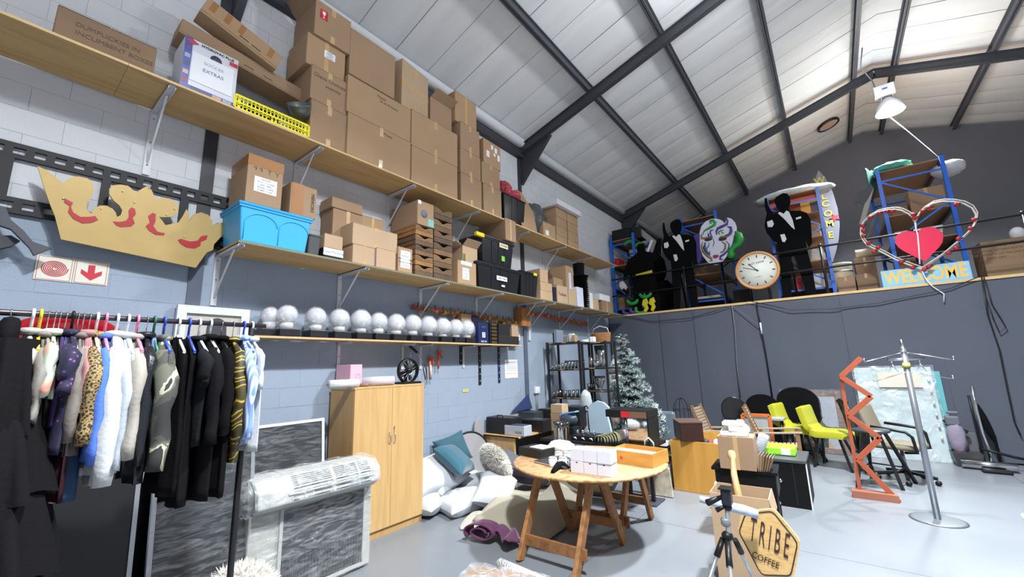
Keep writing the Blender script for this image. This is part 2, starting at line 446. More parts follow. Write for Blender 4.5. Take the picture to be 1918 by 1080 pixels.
# mezzanine
MEZ = 2.97; MY = 10.2
mf = struct(MB().bb((0.02, MY, MEZ - 0.05), (12.4, FY1, MEZ)).build('floor_mezzanine', mat('mezzanine_board', (112, 106, 100), 0.7)))
struct(MB().bb((0.02, MY - 0.03, MEZ - 0.045), (12.4, MY - 0.001, MEZ + 0.005)).build('trim_21', PLYE, bevel=0.004))
CURT = mat('curtain_charcoal', (80, 85, 97), 0.9, var=0.1, scale=1.2, sheen=0.15, bump=0.1, bscale=8)
ct = thing('curtain', 'long dark grey fabric curtain hung below the mezzanine edge', 'curtain', (6.2, MY - 0.05, 0))
edges = [0.06, 1.35, 2.15, 3.35, 4.85, 6.1, 7.9, 9.6, 12.3]
for i, (a, b) in enumerate(zip(edges, edges[1:])):
    def fn(u, v, a=a, b=b, i=i):
        x = a + u * (b - a)
        d = 0.014 * math.sin(x * 3.1 + i * 2 + v * 0.8) * (0.4 + 0.6 * (1 - v)) + 0.006 * math.sin(x * 9 + v * 3.2) + 0.01 * math.sin(v * 5 + x)
        return Vector((x, MY - 0.05 + (0.012 if i % 2 else 0) + d, 0.03 + v * (MEZ - 0.09)))
    MB().grid(40, 12, fn).build('drop', CURT, ct, world=True)
struct(MB().bb((0.02, MY + 0.05, 0), (12.4, MY + 0.1, MEZ - 0.05)).build('wall_mezzanine', GREYW))
# cords hanging over the curtain
def cord(label, pix, y, r=0.008, mm=None, name='cord'):
    m = MB().tube([P(u, v, y=y) for u, v in pix], r, 6)
    return m.solo(name, mm or BLACKM, label, 'cord')
cord('thin grey cord falling straight below the clock', [(1371, 572), (1376, 610), (1380, 680), (1387, 745)], MY - 0.1, 0.011, mat('grey_cord', (110, 112, 118), 0.6))
cord('diagonal cord from the mezzanine edge joined to a white-tipped cable', [(1372, 572), (1398, 592), (1424, 612)], MY - 0.1, 0.008, mat('grey_cord', (110, 112, 118), 0.6))
cord('black cable dropping below the right foot of the tuxedo cutout', [(1417, 566), (1424, 604), (1436, 670), (1447, 745)], MY - 0.11, 0.012)
cord('black cable sagging along the curtain from the clock to the right post', [(1398, 562), (1480, 580), (1560, 578), (1640, 568), (1720, 552), (1780, 540), (1838, 516)], MY - 0.1, 0.008)
cord('loose black cable hanging at the right end of the curtain', [(1838, 515), (1850, 590), (1872, 655), (1885, 720), (1900, 790), (1912, 815)], MY - 0.1, 0.01)
cord('short tangled black cable loop beside the long right cable', [(1842, 516), (1858, 570), (1876, 598), (1884, 612), (1872, 622), (1860, 596), (1848, 560)], MY - 0.1, 0.008)
cord('sagging thin wire strung low along the mezzanine edge at left', [(1165, 590), (1220, 602), (1290, 596), (1340, 582), (1370, 572)], MY - 0.09, 0.007)
m = MB().tube([P(1424, 604, y=MY - .12), P(1427, 625, y=MY - .12)], 0.016, 8)
m.solo('cable_plug', WHITEP, 'white cable end hanging below the mezzanine edge by the tuxedo cutout', 'plug')
# rail of the mezzanine
rl = thing('railing', 'black tubular guard rail along the mezzanine edge', 'railing', (6.2, MY + 0.16, MEZ))
yy = MY + 0.16
for zt, nm in ((MEZ + 1.0, 'top_rail'), (MEZ + 0.55, 'mid_rail')):
    MB().tube([(0.1, yy, zt), (12.3, yy, zt)], 0.022, 8).build(nm, BLACKM, rl, world=True)
for xx in (0.6, 2.0, 3.35, 4.7, 6.07, 7.42, 8.35, 9.7):
    m = MB().tube([(xx, yy, MEZ), (xx, yy, MEZ + 1.02)], 0.024, 8); m.ball((xx, yy, MEZ + 1.03), 0.036, 8, 6); m.build('post', BLACKM, rl, world=True)
# high-bay lamps
def lamp(i, x, y, z):
    t = thing('bay_lamp', ['white high-bay lamp lit beneath the roof ridge over the mezzanine', 'high-bay lamp overhead in the middle of the hall, outside the view', 'high-bay lamp overhead behind the viewer'][i], 'lamp', (x, y, z))
    MB().box((-0.03, 0, 0.34), (0.34, 0.2, 0.24)).build('gear_box', mat('gear_grey', (196, 196, 200), 0.5), t, bevel=0.008)
    MB().box((-0.02, -0.102, 0.36), (0.09, 0.002, 0.035)).build('badge', mat('badge_blue', (70, 80, 170), 0.5), t)
    m = MB()
    for s_ in (-1, 1): m.bar((s_ * 0.09, 0, 0.22), (s_ * 0.11, 0, 0.06), 0.02, 0.012)
    m.build('bracket', WHITEM, t)
    MB().lathe([(0.07, 0.16), (0.09, 0.12), (0.15, 0.07), (0.2, 0), (0.235, -0.1), (0.25, -0.17), (0.243, -0.17), (0.228, -0.1), (0.19, 0), (0.14, 0.065), (0.0, 0.1)], 32).build('reflector', mat('reflector_white', (214, 216, 222), 0.3, 0.2), t)
    MB().lathe([(0, -0.165), (0.15, -0.166), (0.241, -0.163), (0.241, -0.15), (0, -0.14)], 32).build('diffuser', mat('lamp_glow', (255, 255, 255), 0.5, emit=14, var=0), t)
for i, q in enumerate(LAMPS): lamp(i, *q)
m = MB().tube([P(1663, 216, y=11.45), P(1700, 245, y=11.3), P(1742, 280, y=11.05), P(1758, 294, y=10.78)], 0.0045, 6)
m.solo('pull_cord', mat('cord_white', (230, 230, 235), 0.5), 'taut white cord from the hanging lamp down to the right-hand rack', 'cord')
m = MB().tube([P(1615, 90, y=9.5), P(1612, 125, y=10.6), P(1622, 138, y=11.2), P(1634, 152, y=11.5), P(1640, 166, y=11.4)], 0.012, 6)
m.solo('power_cable', mat('grey_cord', (110, 112, 118), 0.6), 'grey power cable clipped along the ridge purlin to the lamp', 'cable')
# ---------------------------------------------------------------- wall shelves with brackets
def bracket(x1, y, ztop, down, name, label, group, strut=True, mm=WHITEM, w=0.035, rise=0.0):
    t = thing(name, label, 'bracket', (0.0, y, ztop - down), group=group)
    MB().bb((0.006, y - w / 2, ztop - down), (0.016, y + w / 2, ztop)).build('wall_plate', mm, t, world=True)
    MB().bb((0.016, y - w / 2, ztop - 0.008), (x1, y + w / 2, ztop)).bb((0.016, y - w / 2, ztop - 0.03), (x1, y - w / 2 + 0.004, ztop)).bb((0.016, y + w / 2 - 0.004, ztop - 0.03), (x1, y + w / 2, ztop)).build('arm', mm, t, world=True)
    if strut: MB().bar((0.012, y, ztop - down * 0.82), (x1 * 0.72, y, ztop - 0.02), 0.014, 0.014).build('strut', mm, t, world=True)
    m = MB()
    for q in (0.12, 0.5, 0.85): m.lathe([(0.007, 0), (0.007, 0.004), (0, 0.006)], 8, c=(0.016, y, ztop - down * q), R=Matrix.Rotation(math.pi / 2, 3, 'Y'))
    m.build('screw', STEEL, t, world=True)
    return t
def shelf(name, label, y0, y1, ztop, dep, th=0.02, edge=PLYE):
    t = thing(name, label, 'shelf', (dep / 2, (y0 + y1) / 2, ztop - th))
    L_ = 2.44; y = y0
    while y < y1 - 0.01:
        e = min(y + L_, y1)
        MB().bb((0.03, y + 0.001, ztop - th), (dep - 0.004, e - 0.001, ztop)).build('board', PLY, t, world=True)
        MB().bb((dep - 0.004, y + 0.001, ztop - th), (dep, e - 0.001, ztop)).build('edge_strip', edge, t, world=True)
        y = e
S1, S2, S3 = 4.17, 2.93, 2.115
shelf('wall_shelf', 'topmost long plywood wall shelf carrying the cardboard boxes', -2.0, 9.65, S1, 0.6)
shelf('wall_shelf', 'middle long plywood wall shelf carrying crates and plastic tubs', 1.3, 9.95, S2, 0.6, edge=mat('edge_olive', (120, 122, 100), 0.7))
shelf('wall_shelf', 'lowest short wall shelf carrying the wrapped globe lamps', 1.5, 5.85, S3, 0.32)
BN = ['first', 'second', 'third', 'fourth', 'fifth', 'sixth', 'seventh', 'eighth']
for i, yv in enumerate((0.72, 2.0, 3.26, 4.52, 5.85, 7.15, 8.35, 9.55)):
    bracket(0.575, yv, S1 - 0.021, 0.55 if i else 0.62, 'shelf_bracket', '%s white bracket from the left under the topmost shelf' % BN[i], 'white brackets under the long shelves', w=0.05)
for i, yv in enumerate((1.33, 2.6, 3.85, 5.04, 6.22, 6.6, 7.68, 9.0)):
    bracket(0.59, yv, S2 - 0.021, 0.5, 'shelf_bracket', '%s white bracket from the left under the middle shelf' % BN[i], 'white brackets under the long shelves', w=0.05)
for i, yv in enumerate((1.56, 2.63, 3.55, 3.86, 4.72)):
    bracket(0.26, yv, S3 - 0.021, 0.34, 'shelf_bracket', '%s small white bracket from the left under the globe-lamp shelf' % BN[i], 'brackets under the lowest shelf', strut=False)
# ================================================================ boxes and bins on the wall shelves
def carton(label, loc, w, d, h, rz=0, c=0, group=None, tape='v', flaps=0, note=None, letters=(), stickers=(), cat='box', name='cardboard_box', tilt=None, mm=None, tmm=None, gap=True):
    """a closed cardboard box: front +x, width along y; tape: v front strip, h band, n none; flaps: 0 closed, 1 open"""
    t = thing(name, label, cat, loc, rz, group)
    if tilt: t.rotation_euler = tilt
    M_ = mm or CARD[c]
    m = MB()
    if not flaps:
        m.box((0, 0, h / 2 - 0.002), (d, w, h - 0.004)); m.build('body', M_, t, bevel=min(0.006, h * 0.04))
        if gap:
            f = MB().box((0, -w / 4, h - 0.001), (d * 0.995, w / 2 - 0.004, 0.004)); f.build('flap', M_, t)
            f = MB().box((0, w / 4, h - 0.001), (d * 0.995, w / 2 - 0.004, 0.004)); f.build('flap', M_, t)
    else:
        th = 0.005
        for a, b in (((-d / 2, -w / 2, 0), (d / 2, w / 2, th)), ((-d / 2, -w / 2, th), (-d / 2 + th, w / 2, h)), ((d / 2 - th, -w / 2, th), (d / 2, w / 2, h)),
                     ((-d / 2 + th, -w / 2, th), (d / 2 - th, -w / 2 + th, h)), ((-d / 2 + th, w / 2 - th, th), (d / 2 - th, w / 2, h))): m.bb(a, b)
        m.build('body', M_, t)
        fl_ = min(w, d) * 0.45
        for k, (sx, sy) in enumerate(((1, 0), (-1, 0), (0, 1), (0, -1))):
            if not (flaps >> k) & 1: continue
            a = random.uniform(0.2, 0.9)
            if sx: MB().bar((sx * d / 2, 0, h), (sx * (d / 2 + fl_ * math.cos(a)), 0, h + fl_ * math.sin(a)), w * 0.98, 0.004).build('flap', M_, t)
            else: MB().bar((0, sy * w / 2, h), (0, sy * (w / 2 + fl_ * math.cos(a)), h + fl_ * math.sin(a)), d * 0.98, 0.004).build('flap', M_, t)
    T_ = tmm or TAPEP
    if 'v' in tape:
        tw = min(0.05, w * 0.12)
        MB().bb((d / 2, -tw / 2, h * 0.78), (d / 2 + 0.0015, tw / 2, h)).build('tape', T_, t)
        MB().bb((d / 2, -tw / 2, 0), (d / 2 + 0.0015, tw / 2, h * 0.2)).build('tape', T_, t)
    if 'f' in tape:
        tw = min(0.05, w * 0.12); MB().bb((d / 2, -tw / 2, 0), (d / 2 + 0.0015, tw / 2, h)).build('tape', T_, t)
    if 'h' in tape: MB().bb((-d / 2 - 0.001, -w / 2 - 0.001, h * 0.46), (d / 2 + 0.0015, w / 2 + 0.001, h * 0.46 + 0.05)).build('tape', T_, t)
    if 't' in tape: MB().bb((-d / 2 + .003, -w / 2 - 0.0015, h * 0.78), (d / 2 + 0.0015, w / 2 + 0.0015, h + 0.0025)).build('tape', TAPE, t)
    for (fy, fz, sw, sh, colr, lines) in stickers:
        s_ = MB().bb((d / 2 + 0.001, fy * w - sw / 2, fz * h - sh / 2), (d / 2 + 0.002, fy * w + sw / 2, fz * h + sh / 2)).build('sticker', colr, t)
        for q, ln in enumerate(lines):
            text(ln, (d / 2 + 0.0022, fy * w, fz * h + sh * (0.5 - (q + 0.7) / (len(lines) + 0.4))), EY, EZ, sh / (len(lines) + 0.8) * 0.8, BLUEINK if colr is PAPER and len(lines) < 4 else INK, s_)
    for (s, fy, fz, sz, colr) in letters:
        text(s, (d / 2 + 0.0015, fy * w, fz * h), EY, EZ, sz, colr, t)
    return t
def pbox(label, a, b, xf, zb, dep, **k):
    """a carton on a wall shelf: its front upper corners seen at pixels a and b, its front at x = xf, its base at height zb"""
    A = P(*a, x=xf); B = P(*b, x=xf); h = (A.z + B.z) / 2 - zb
    loc = (xf - dep / 2, (A.y + B.y) / 2, zb + 0.0008)
    if loc[0] - dep / 2 < 0.02: dep = 2 * (xf - max(0.02, loc[0] - dep / 2)) / 2 if False else xf - 0.03; loc = (xf - dep / 2, loc[1], loc[2])
    return carton(label, loc, B.y - A.y - 0.006, dep, h - 0.001, **k), zb + h
RED = mat('signal_red', (190, 30, 44), 0.5)
# ---- topmost shelf
T = S1
pbox('long low brown carton with faint handwriting, leftmost on the topmost shelf', (106, 18), (297, 82), 0.5, T, 0.36, c=4, tape='n', letters=(('DUMPLICKIES IN', 0, 0.68, 0.05, INKB), ('INCUMBENT BOXES', 0.08, 0.45, 0.05, INKB)))
# printed white and blue box
A = P(345, 62, x=0.58); B = P(447, 113, x=0.58); w = B.y - A.y - 0.01; h = (A.z + B.z) / 2 - T - 0.001
t = thing('printed_box', 'white and blue printed product box with a handwritten paper taped on its front', 'box', (0.41, (A.y + B.y) / 2 + 0.01, T + 0.001))
MB().box((0, 0, h / 2), (0.32, w, h)).build('body', mat('print_white', (206, 208, 216), 0.35), t, bevel=0.004)
BLUP = mat('print_blue', (40, 62, 160), 0.35, var=0.2, scale=14); x = 0.1605
MB().bb((x, -w / 2, 0), (x + 0.001, -w / 2 + 0.055, h)).build('print', BLUP, t)
MB().bb((x, -w / 2 + 0.055, 0), (x + 0.001, w / 2, 0.05)).build('print', BLUP, t)
PC = [mat('print_%d' % i, c, 0.4, var=0.35, scale=30) for i, c in enumerate(((150, 60, 60), (200, 160, 130), (60, 66, 90), (150, 160, 176), (90, 60, 120)))]
for i in range(5): MB().bb((x + 0.001, -w / 2 + 0.008, h * (0.12 + 0.16 * i)), (x + 0.002, -w / 2 + 0.047, h * (0.12 + 0.16 * i) + 0.04)).build('picture', PC[i], t)
for i in range(4): MB().bb((x + 0.001, -w / 2 + 0.075 + i * (w - 0.09) / 4, 0.005), (x + 0.002, -w / 2 + 0.065 + (i + 1) * (w - 0.09) / 4, 0.045)).build('picture', PC[(i * 2 + 2) % 5], t)
MB().prism([(-0.05, 0), (0, -0.028), (0.05, 0), (0, 0.028)], (x + 0.003, -w / 2 + 0.05, h - 0.035), EY, EZ, 0.002).build('logo_badge', mat('logo_red', (176, 40, 74), 0.4), t)
MB().lathe([(0.045, 0), (0.045, 0.002), (0.0, 0.002)], 20, c=(x, 0.03, h * 0.78), R=Matrix.Rotation(math.pi / 2, 3, 'Y')).build('picture', PC[2], t)
MB().bb((x + 0.001, w / 2 - 0.07, h - 0.09), (x + 0.002, w / 2 - 0.005, h - 0.05)).build('print', RED, t)
text('HYDROVAC PLUS', (x + 0.001, 0.04, h - 0.03), EY, EZ, 0.032, INK, t, width=w * 0.62, bold=0.001)
pp = MB().bb((x + 0.002, -w / 2 + 0.06, h * 0.2), (x + 0.004, w / 2 - 0.03, h * 0.76)).build('paper_note', PAPER, t)
text('SOCCER', (x + 0.004, 0.02, h * 0.62), EY, EZ, 0.04, mat('pale_ink', (150, 160, 190), 0.8), pp)
text('EXTRAS', (x + 0.004, 0.02, h * 0.48), EY, EZ, 0.045, BLUEINK, pp)
# the two long flat cartons leaning down to the right
def leaning(label, a, b, x0, dep, th, c, tapes, offs=0.0):
    A = P(*a, x=x0); B = P(*b, x=x0); d = (B - A); L_ = d.length; ang = math.atan2(d.z, d.y)
    t = thing('long_carton', label, 'box', A, rot=(ang, 0, 0))
    MB().bb((-dep, 0, -th), (0, L_, 0)).build('body', CARD[c], t, bevel=0.005)
    for q in tapes: MB().bb((0, L_ * q, -th * 0.62), (0.0015, L_ * q + 0.05, -0.012)).build('tape', TAPE, t)
    MB().bb((0, 0.004, -th * 0.9), (0.0015, L_ - 0.004, -th * 0.86)).build('seam', CARD[4], t)
    for q in (0.46, 0.62): MB().bb((0, L_ * q, -th * 0.72), (0.0018, L_ * q + 0.09, -th * 0.68)).build('slit', mat('slit_dark', (50, 36, 26), 0.9), t)
    return t
leaning('long brown carton with dark tape patches leaning over the yellow crate, upper of two', (392, -6), (530, 106), 0.42, 0.2, 0.2, 1, (0.06, 0.24, 0.42, 0.82))
leaning('long plain brown carton leaning over the yellow crate, lower of two', (342, 34), (574, 172), 0.34, 0.26, 0.15, 0, ())
# yellow crate
A = P(443, 168, x=0.585); B = P(580, 224, x=0.585); y0, y1 = A.y, B.y; h = 0.155
YEL = mat('crate_yellow', (232, 222, 20), 0.45, var=0.04)
t = thing('plastic_crate', 'bright yellow slotted plastic crate on the topmost shelf', 'crate', (0.41, (y0 + y1) / 2, T + 0.001))
W = y1 - y0; D = 0.34
MB().box((0, 0, 0.006), (D, W, 0.01)).build('base', YEL, t)
def crate_side(n, L_, M_): # posts, rails and bars of one side, laid along y at x=0
    m = MB(); m.bb((-0.004, -L_ / 2, h - 0.02), (0.006, L_ / 2, h)).bb((-0.004, -L_ / 2, h * 0.5 - 0.008), (0.006, L_ / 2, h * 0.5 + 0.008)).bb((-0.004, -L_ / 2, 0), (0.004, L_ / 2, 0.025))
    m.bb((-0.004, -L_ * 0.06, 0.02), (0.003, L_ * 0.06, h * 0.5))
    k = 0
    while k <= n:
        yv = -L_ / 2 + L_ * k / n; wv = 0.012 if k in (0, 1, n - 1, n) else 0.006
        m.bb((-0.003, yv - wv, 0.02), (0.003, yv + wv, h - 0.01)); k += 1
    m.bb((-0.003, -L_ / 2, 0.05), (0.003, L_ / 2, 0.058)).bb((-0.003, -L_ / 2, h * .75), (0.003, L_ / 2, h * .75 + .006))
    return m
for sx in (1, -1): crate_side(20, W, None).shift((sx * D / 2 - 0.004 * sx, 0, 0)).build('side_grille', YEL, t)
for sy in (1, -1):
    m = crate_side(12, D - 0.012, None); m.v = [Vector((-q.y, q.x, q.z)) for q in m.v]; m.shift((0, sy * (W / 2 - 0.004), 0)); m.build('side_grille', YEL, t)
yc = (y0 + y1) / 2
m = MB().lathe([(0.0, 0.0), (0.1, 0.0), (0.13, 0.04), (0.135, 0.12), (0.142, 0.125), (0.128, 0.12), (0.1, 0.02)], 24, c=(0.4, yc - 0.06, T + 0.055)); m.solo('cooking_pot', BLACKP, 'dark round pan standing in the yellow crate', 'pan')
m = MB(); R_ = Euler((0.5, 0.65, 0)).to_matrix()
m.lathe([(0.0, -0.1), (0.09, -0.1), (0.11, -0.02), (0.115, 0.02), (0.125, 0.03), (0.11, 0.03), (0.1, -0.03), (0.0, -0.07)], 24, c=P(561, 200, x=0.52), R=R_)
m.solo('lamp_can', mat('grey_cast_metal', (118, 124, 126), 0.35, 0.6), 'grey metal spotlight housing tipped over the right end of the yellow crate', 'lamp')
m = MB(); m.lathe([(0.0, 0), (0.08, 0), (0.1, 0.05), (0.11, 0.09), (0.105, 0.09), (0.08, 0.02)], 20, c=(0.4, yc - 0.3, T + 0.06)); m.solo('cooking_pot', mat('pan_black', (30, 32, 34), 0.3, 0.3), 'shallow black pan at the left end of the yellow crate', 'pan')
# stack of four left of the big cartons
_, z1 = pbox('plain grey-brown carton at the foot of the four-high stack beside the yellow crate', (583, 184), (651, 216), 0.56, T, 0.5, c=0, tape='v')
_, z2 = pbox('carton lettered Glass Domes in the stack beside the yellow crate', (584, 119), (652, 156), 0.56, z1, 0.5, c=0, letters=(('Glass Domes', 0, 0.75, 0.07, INKB), ('assembly', 0.1, 0.55, 0.05, INKB)))
_, z3 = pbox('carton with a white fragile label, third up in the stack by the yellow crate', (576, 62), (648, 98), 0.53, z2, 0.46, c=1, tape='f', stickers=((0.08, 0.62, 0.13, 0.09, PAPER, ('FRAGILE', 'THIS SIDE UP', 'HANDLE', 'WITH CARE')),))
_, z4 = pbox('carton with red wine-glass symbol, at the top of the four-high stack', (592, -2), (658, 40), 0.56, z3, 0.48, c=0, flaps=8)
tt = _
dd = 0.24
s_ = MB().bb((0.2405, -0.16, 0.24), (0.2415, -0.07, 0.36)).build('sticker', RED, tt)
MB().prism([(-0.02, 0.04), (0.02, 0.04), (0.015, 0), (0.003, -0.01), (0.003, -0.035), (0.018, -0.045), (-0.018, -0.045), (-0.003, -0.035), (-0.003, -0.01), (-0.015, 0)], (0.2425, -0.115, 0.302), EY, EZ, 0.001).build('glass_symbol', PAPER, s_)
# big cartons
_, za = pbox('big brown carton standing lowest left in the wall of large cartons', (652, 212), (770, 264), 0.585, T, 0.54, c=1, letters=(('Pilates', 0.1, 0.88, 0.05, INKB),))
pbox('big brown carton on top of the lowest left large carton', (652, 135), (770, 208), 0.585, za, 0.54, c=1, tape='n', letters=(('Pilates', 0.0, 0.85, 0.05, INKB), ('36 of 40 bowls', 0.12, 0.74, 0.045, INKB)))
_, zb = pbox('big brown carton low on the right of the large ones', (771, 272), (857, 312), 0.585, T, 0.54, c=1)
_, zc = pbox('big brown carton upper right of the four large ones', (771, 206), (857, 250), 0.585, zb, 0.54, c=1)
q, zz = pbox('plain brown carton topmost over the large cartons, right of the four-high stack', (657, 54), (741, 106), 0.56, 5.22, 0.5, c=0, tape='n')
q, _ = pbox('light carton with tape band set askew above the large cartons', (748, 106), (803, 148), 0.50, zc + 0.001, 0.42, c=3, tape='hv'); q.rotation_euler.z = 0.12
q, _ = pbox('small half-open carton beside the askew taped carton near the roof', (806, 180), (846, 206), 0.48, zc + 0.001, 0.36, c=0, flaps=1, tape='n')
m = MB(); a = P(797, 152, x=0.2); m.tube([(0.2, a.y - 0.2, 5.98 - 0.1), (0.2, a.y + 0.6, 5.98 - 0.1)], 0.06, 16)
# columns
def col3(lab, us, tops, zb, xf, dep, c, **k):
    z = zb
    for i, (a, b) in enumerate(tops):
        q, z = pbox(lab % ('bottom', 'middle', 'top')[i], a, b, xf, z, dep, c=c, group=None, **k)
    return z
z_ = col3('tall narrow brown carton, %s of the three-high column right of the big cartons', 0, [((863, 322), (902, 340)), ((862, 276), (900, 296)), ((862, 226), (898, 248))], T, 0.585, 0.5, 0)
pbox('taped carton perched on the three-high column near the eave', (852, 174), (892, 192), 0.54, z_, 0.4, c=1, tape='f')
_, z5 = pbox('carton at the foot of the second column, left of the black bin', (905, 342), (939, 358), 0.585, T, 0.5, c=0)
_, z6 = pbox('plain carton second up, left of the black bin', (902, 300), (936, 320), 0.585, z5, 0.5, c=0)
_, z7 = pbox('carton covered in small white stickers at the top of the column by the black bin', (905, 258), (937, 276), 0.57, z6, 0.45, c=1, tape='n', stickers=((-0.25, 0.45, 0.07, 0.11, PAPER, ()), (0.0, 0.8, 0.05, 0.08, PAPER, ()), (0.22, 0.75, 0.06, 0.09, PAPER, ()), (0.38, 0.5, 0.06, 0.11, PAPER, ()), (0.14, 0.55, 0.05, 0.05, PAPER, ())))
# black bin with red cloth
def tub(label, a, b, xf, zb, dep, mm, name='storage_tub', cat='tub', tap=0.88, hand=None, ridges=3, lid=True, lidh=0.05, mlid=None, extra=None, cham=None):
    A = P(*a, x=xf); B = P(*b, x=xf); w = B.y - A.y; h = (A.z + B.z) / 2 - zb
    t = thing(name, label, cat, (xf - dep / 2, (A.y + B.y) / 2, zb + 0.001))
    bh = h - (lidh if lid else 0)
    MB().box((0, 0, bh / 2), (dep * 0.95, w * 0.95, bh - 0.002), taper=tap).build('body', mm, t, bevel=0.015)
    MB().box((0, 0, bh - 0.01), (dep * 0.985, w * 0.985, 0.018)).build('rim', mm, t, bevel=0.005)
    if lid:
        m = MB().box((0, 0, bh + lidh * 0.35), (dep, w, lidh * 0.66)); m.box((0, 0, bh + lidh * 0.8), (dep * 0.86, w * 0.9, lidh * 0.36)); m.build('lid', mlid or mm, t, bevel=0.008)
    for i in range(ridges):
        yv = (-0.5 + (i + 1) / (ridges + 1)) * w * 0.8
        MB().bar((dep * 0.475 * tap + 0.002, yv * tap, 0.02), (dep * 0.475 + 0.002, yv, bh - 0.03), 0.012, 0.008, up=EX).build('rib', mm, t)
    if hand:
        for s_ in (-1, 1): MB().box((0, s_ * w * 0.5, bh + 0.01), (dep * 0.3, 0.035, 0.05)).build('latch', hand, t, bevel=0.006)
    return t, w, h, bh, zb + h
BT = mat('tub_black', (30, 32, 36), 0.3, var=0.1)
t, w, h, bh, z8 = tub('tall glossy black open bin with a red net cloth on top', (943, 358), (986, 380), 0.585, T, 0.5, mat('bin_gloss_black', (20, 22, 24), 0.15), name='black_bin', cat='bin', lid=False, ridges=2)
m = MB(); rr = random.Random(3)
yc = t.location.y
for k in range(3): m.ball((0.34 + 0.08 * (k == 1), yc - 0.06 + k * 0.13, z8 + 0.07 + 0.09 * (k == 0)), (0.2, 0.14, 0.12 + 0.08 * (k == 0)), 18, 12, noise=0.08, rnd=rr)
m.solo('red_net_cloth', ramp_mat('red_mesh', [(0.3, (120, 30, 44)), (0.6, (190, 70, 84)), (0.75, (214, 110, 120))], 26, 2, 0.7, bump=0.5), 'crumpled red net cloth heaped on the tall black bin', 'cloth')
m = MB(); yb = P(937, 330, x=0.3).y; m.ball((0.3, yb, z6 + 0.72), (0.06, 0.12, 0.16), noise=0.1)
# leaning cardboard sheet, grey bag
A = P(978, 424, x=0.56); B = P(1004, 436, x=0.56)
m = MB().prism([(0, 0), (B.y - A.y + .05, 0), (B.y - A.y, 0.42), (0.12, 0.72), (-0.02, 0.74)], (0.56, A.y, T + 0.002), EY, Vector((-0.1, 0, 1)).normalized(), 0.012)
m.solo('cardboard_sheet', CARD[1], 'bent brown cardboard sheet leaning beside the tall black bin', 'cardboard')
m = MB(); y9 = P(1000, 400, x=0.35).y; m.ball((0.32, y9, T + 0.36), (0.24, 0.36, 0.36), 22, 14, noise=0.06); m.ball((0.42, y9 + 0.4, T + 0.16), (0.12, 0.22, 0.15), 14, 10, noise=0.1)
m.solo('plastic_bag', mat('bag_grey', (72, 80, 80), 0.3, var=0.25, scale=8, bump=0.8, bscale=8), 'bulging dark grey plastic bag behind the bent cardboard sheet', 'bag')
pbox('small brown carton lying low in front of the two carton columns', (1017, 414), (1040, 423), 0.58, T, 0.3, c=1, tape='v', stickers=((-0.2, 0.3, 0.1, 0.1, PAPER, ()),))
z = T
tops = [((1042, 438), (1062, 446)), ((1042, 421), (1062, 430)), ((1042, 404), (1061, 413)), ((1041, 386), (1061, 396))]
for i, (a, b) in enumerate(tops): _, z = pbox('%s small brown carton of the left four-high column at the right of the topmost shelf' % ('lowest', 'second', 'third', 'highest')[i], a, b, 0.57, z, 0.4 if i else 0.3, c=1, tape='v' if i % 2 else 'n')
zl = z; z = T
tops = [((1064, 448), (1084, 456)), ((1064, 431), (1083, 440)), ((1063, 414), (1082, 424)), ((1062, 397), (1082, 408))]
for i, (a, b) in enumerate(tops): _, z = pbox('%s small brown carton of the right four-high column at the right of the topmost shelf' % ('lowest', 'second', 'third', 'highest')[i], a, b, 0.57, z, 0.4, c=1, tape='v' if i % 2 else 'n')
a = P(1066, 372, x=0.66); b = P(1087, 380, x=0.66)
carton('flat white box lying across the two small carton columns near the eave', (0.41, (a.y + b.y) / 2 - .25, max(z, zl) + 0.003), b.y - a.y + .5, 0.5, 0.12, mm=mat('box_white', (214, 216, 218), 0.6), tape='n', gap=False)
# ---- middle shelf
T = S2
TB = mat('tub_sky_blue', (66, 172, 226), 0.35, var=0.03)
t, w, h, bh, z1 = tub('large sky blue plastic storage tub with lid at the left of the middle shelf', (449, 372), (588, 406), 0.6, T, 0.5, TB, ridges=0, lidh=0.045, mlid=mat('tub_lid_blue', (40, 150, 214), 0.35, var=0.03), tap=0.9)
for cy in (-0.2, 0.24):
    pts = [(0, 0.0)]; pts = []
    for k in range(13):
        a = math.pi * k / 12; pts.append((0.14 * math.cos(a), 0.14 * math.sin(a)))
    zc_ = bh * 0.55
    ln = [Vector((0.243 * 0.9 + 0.0235 * ((zc_ + q[1] * 0.55) / bh), cy * w - q[0], zc_ + q[1] * 0.7)) for q in pts]
    ln = [ln[0] + Vector((-0.012, 0, -0.16))] + ln
    MB().tube(ln, 0.004, 6).build('moulded_arch', TB, t)
tb_ = t
A = P(466, 289, x=0.54); 
q, zq = pbox('tall brown carton with a white label reading ROTOR, standing on the blue tub', (466, 287), (533, 308), 0.55, z1 + 0.001, 0.42, c=0, tape='t', stickers=((0.02, 0.42, 0.2, 0.15, PAPER, ('ROTOR', '10 x 2 - 5 - 6 units', '220V  50Hz', 'MODEL / CODE', 'D 6845 / 3 1001')),), letters=(('\u2191\u2191  T  Y', 0.0, 0.72, 0.06, INKB),))
q, _ = pbox('small carton wrapped in shiny brown tape on the right end of the blue tub', (545, 343), (595, 352), 0.55, z1 + 0.001, 0.3, c=0, tape='n', letters=())
hh = _ - z1
MB().bb((0.1505, -0.12, 0.0), (0.153, 0.0, hh)).build('tape', TAPE, q)
text('MIRRORS', (0.152, 0.09, hh / 2), -EZ, EY, 0.05, INK, q)
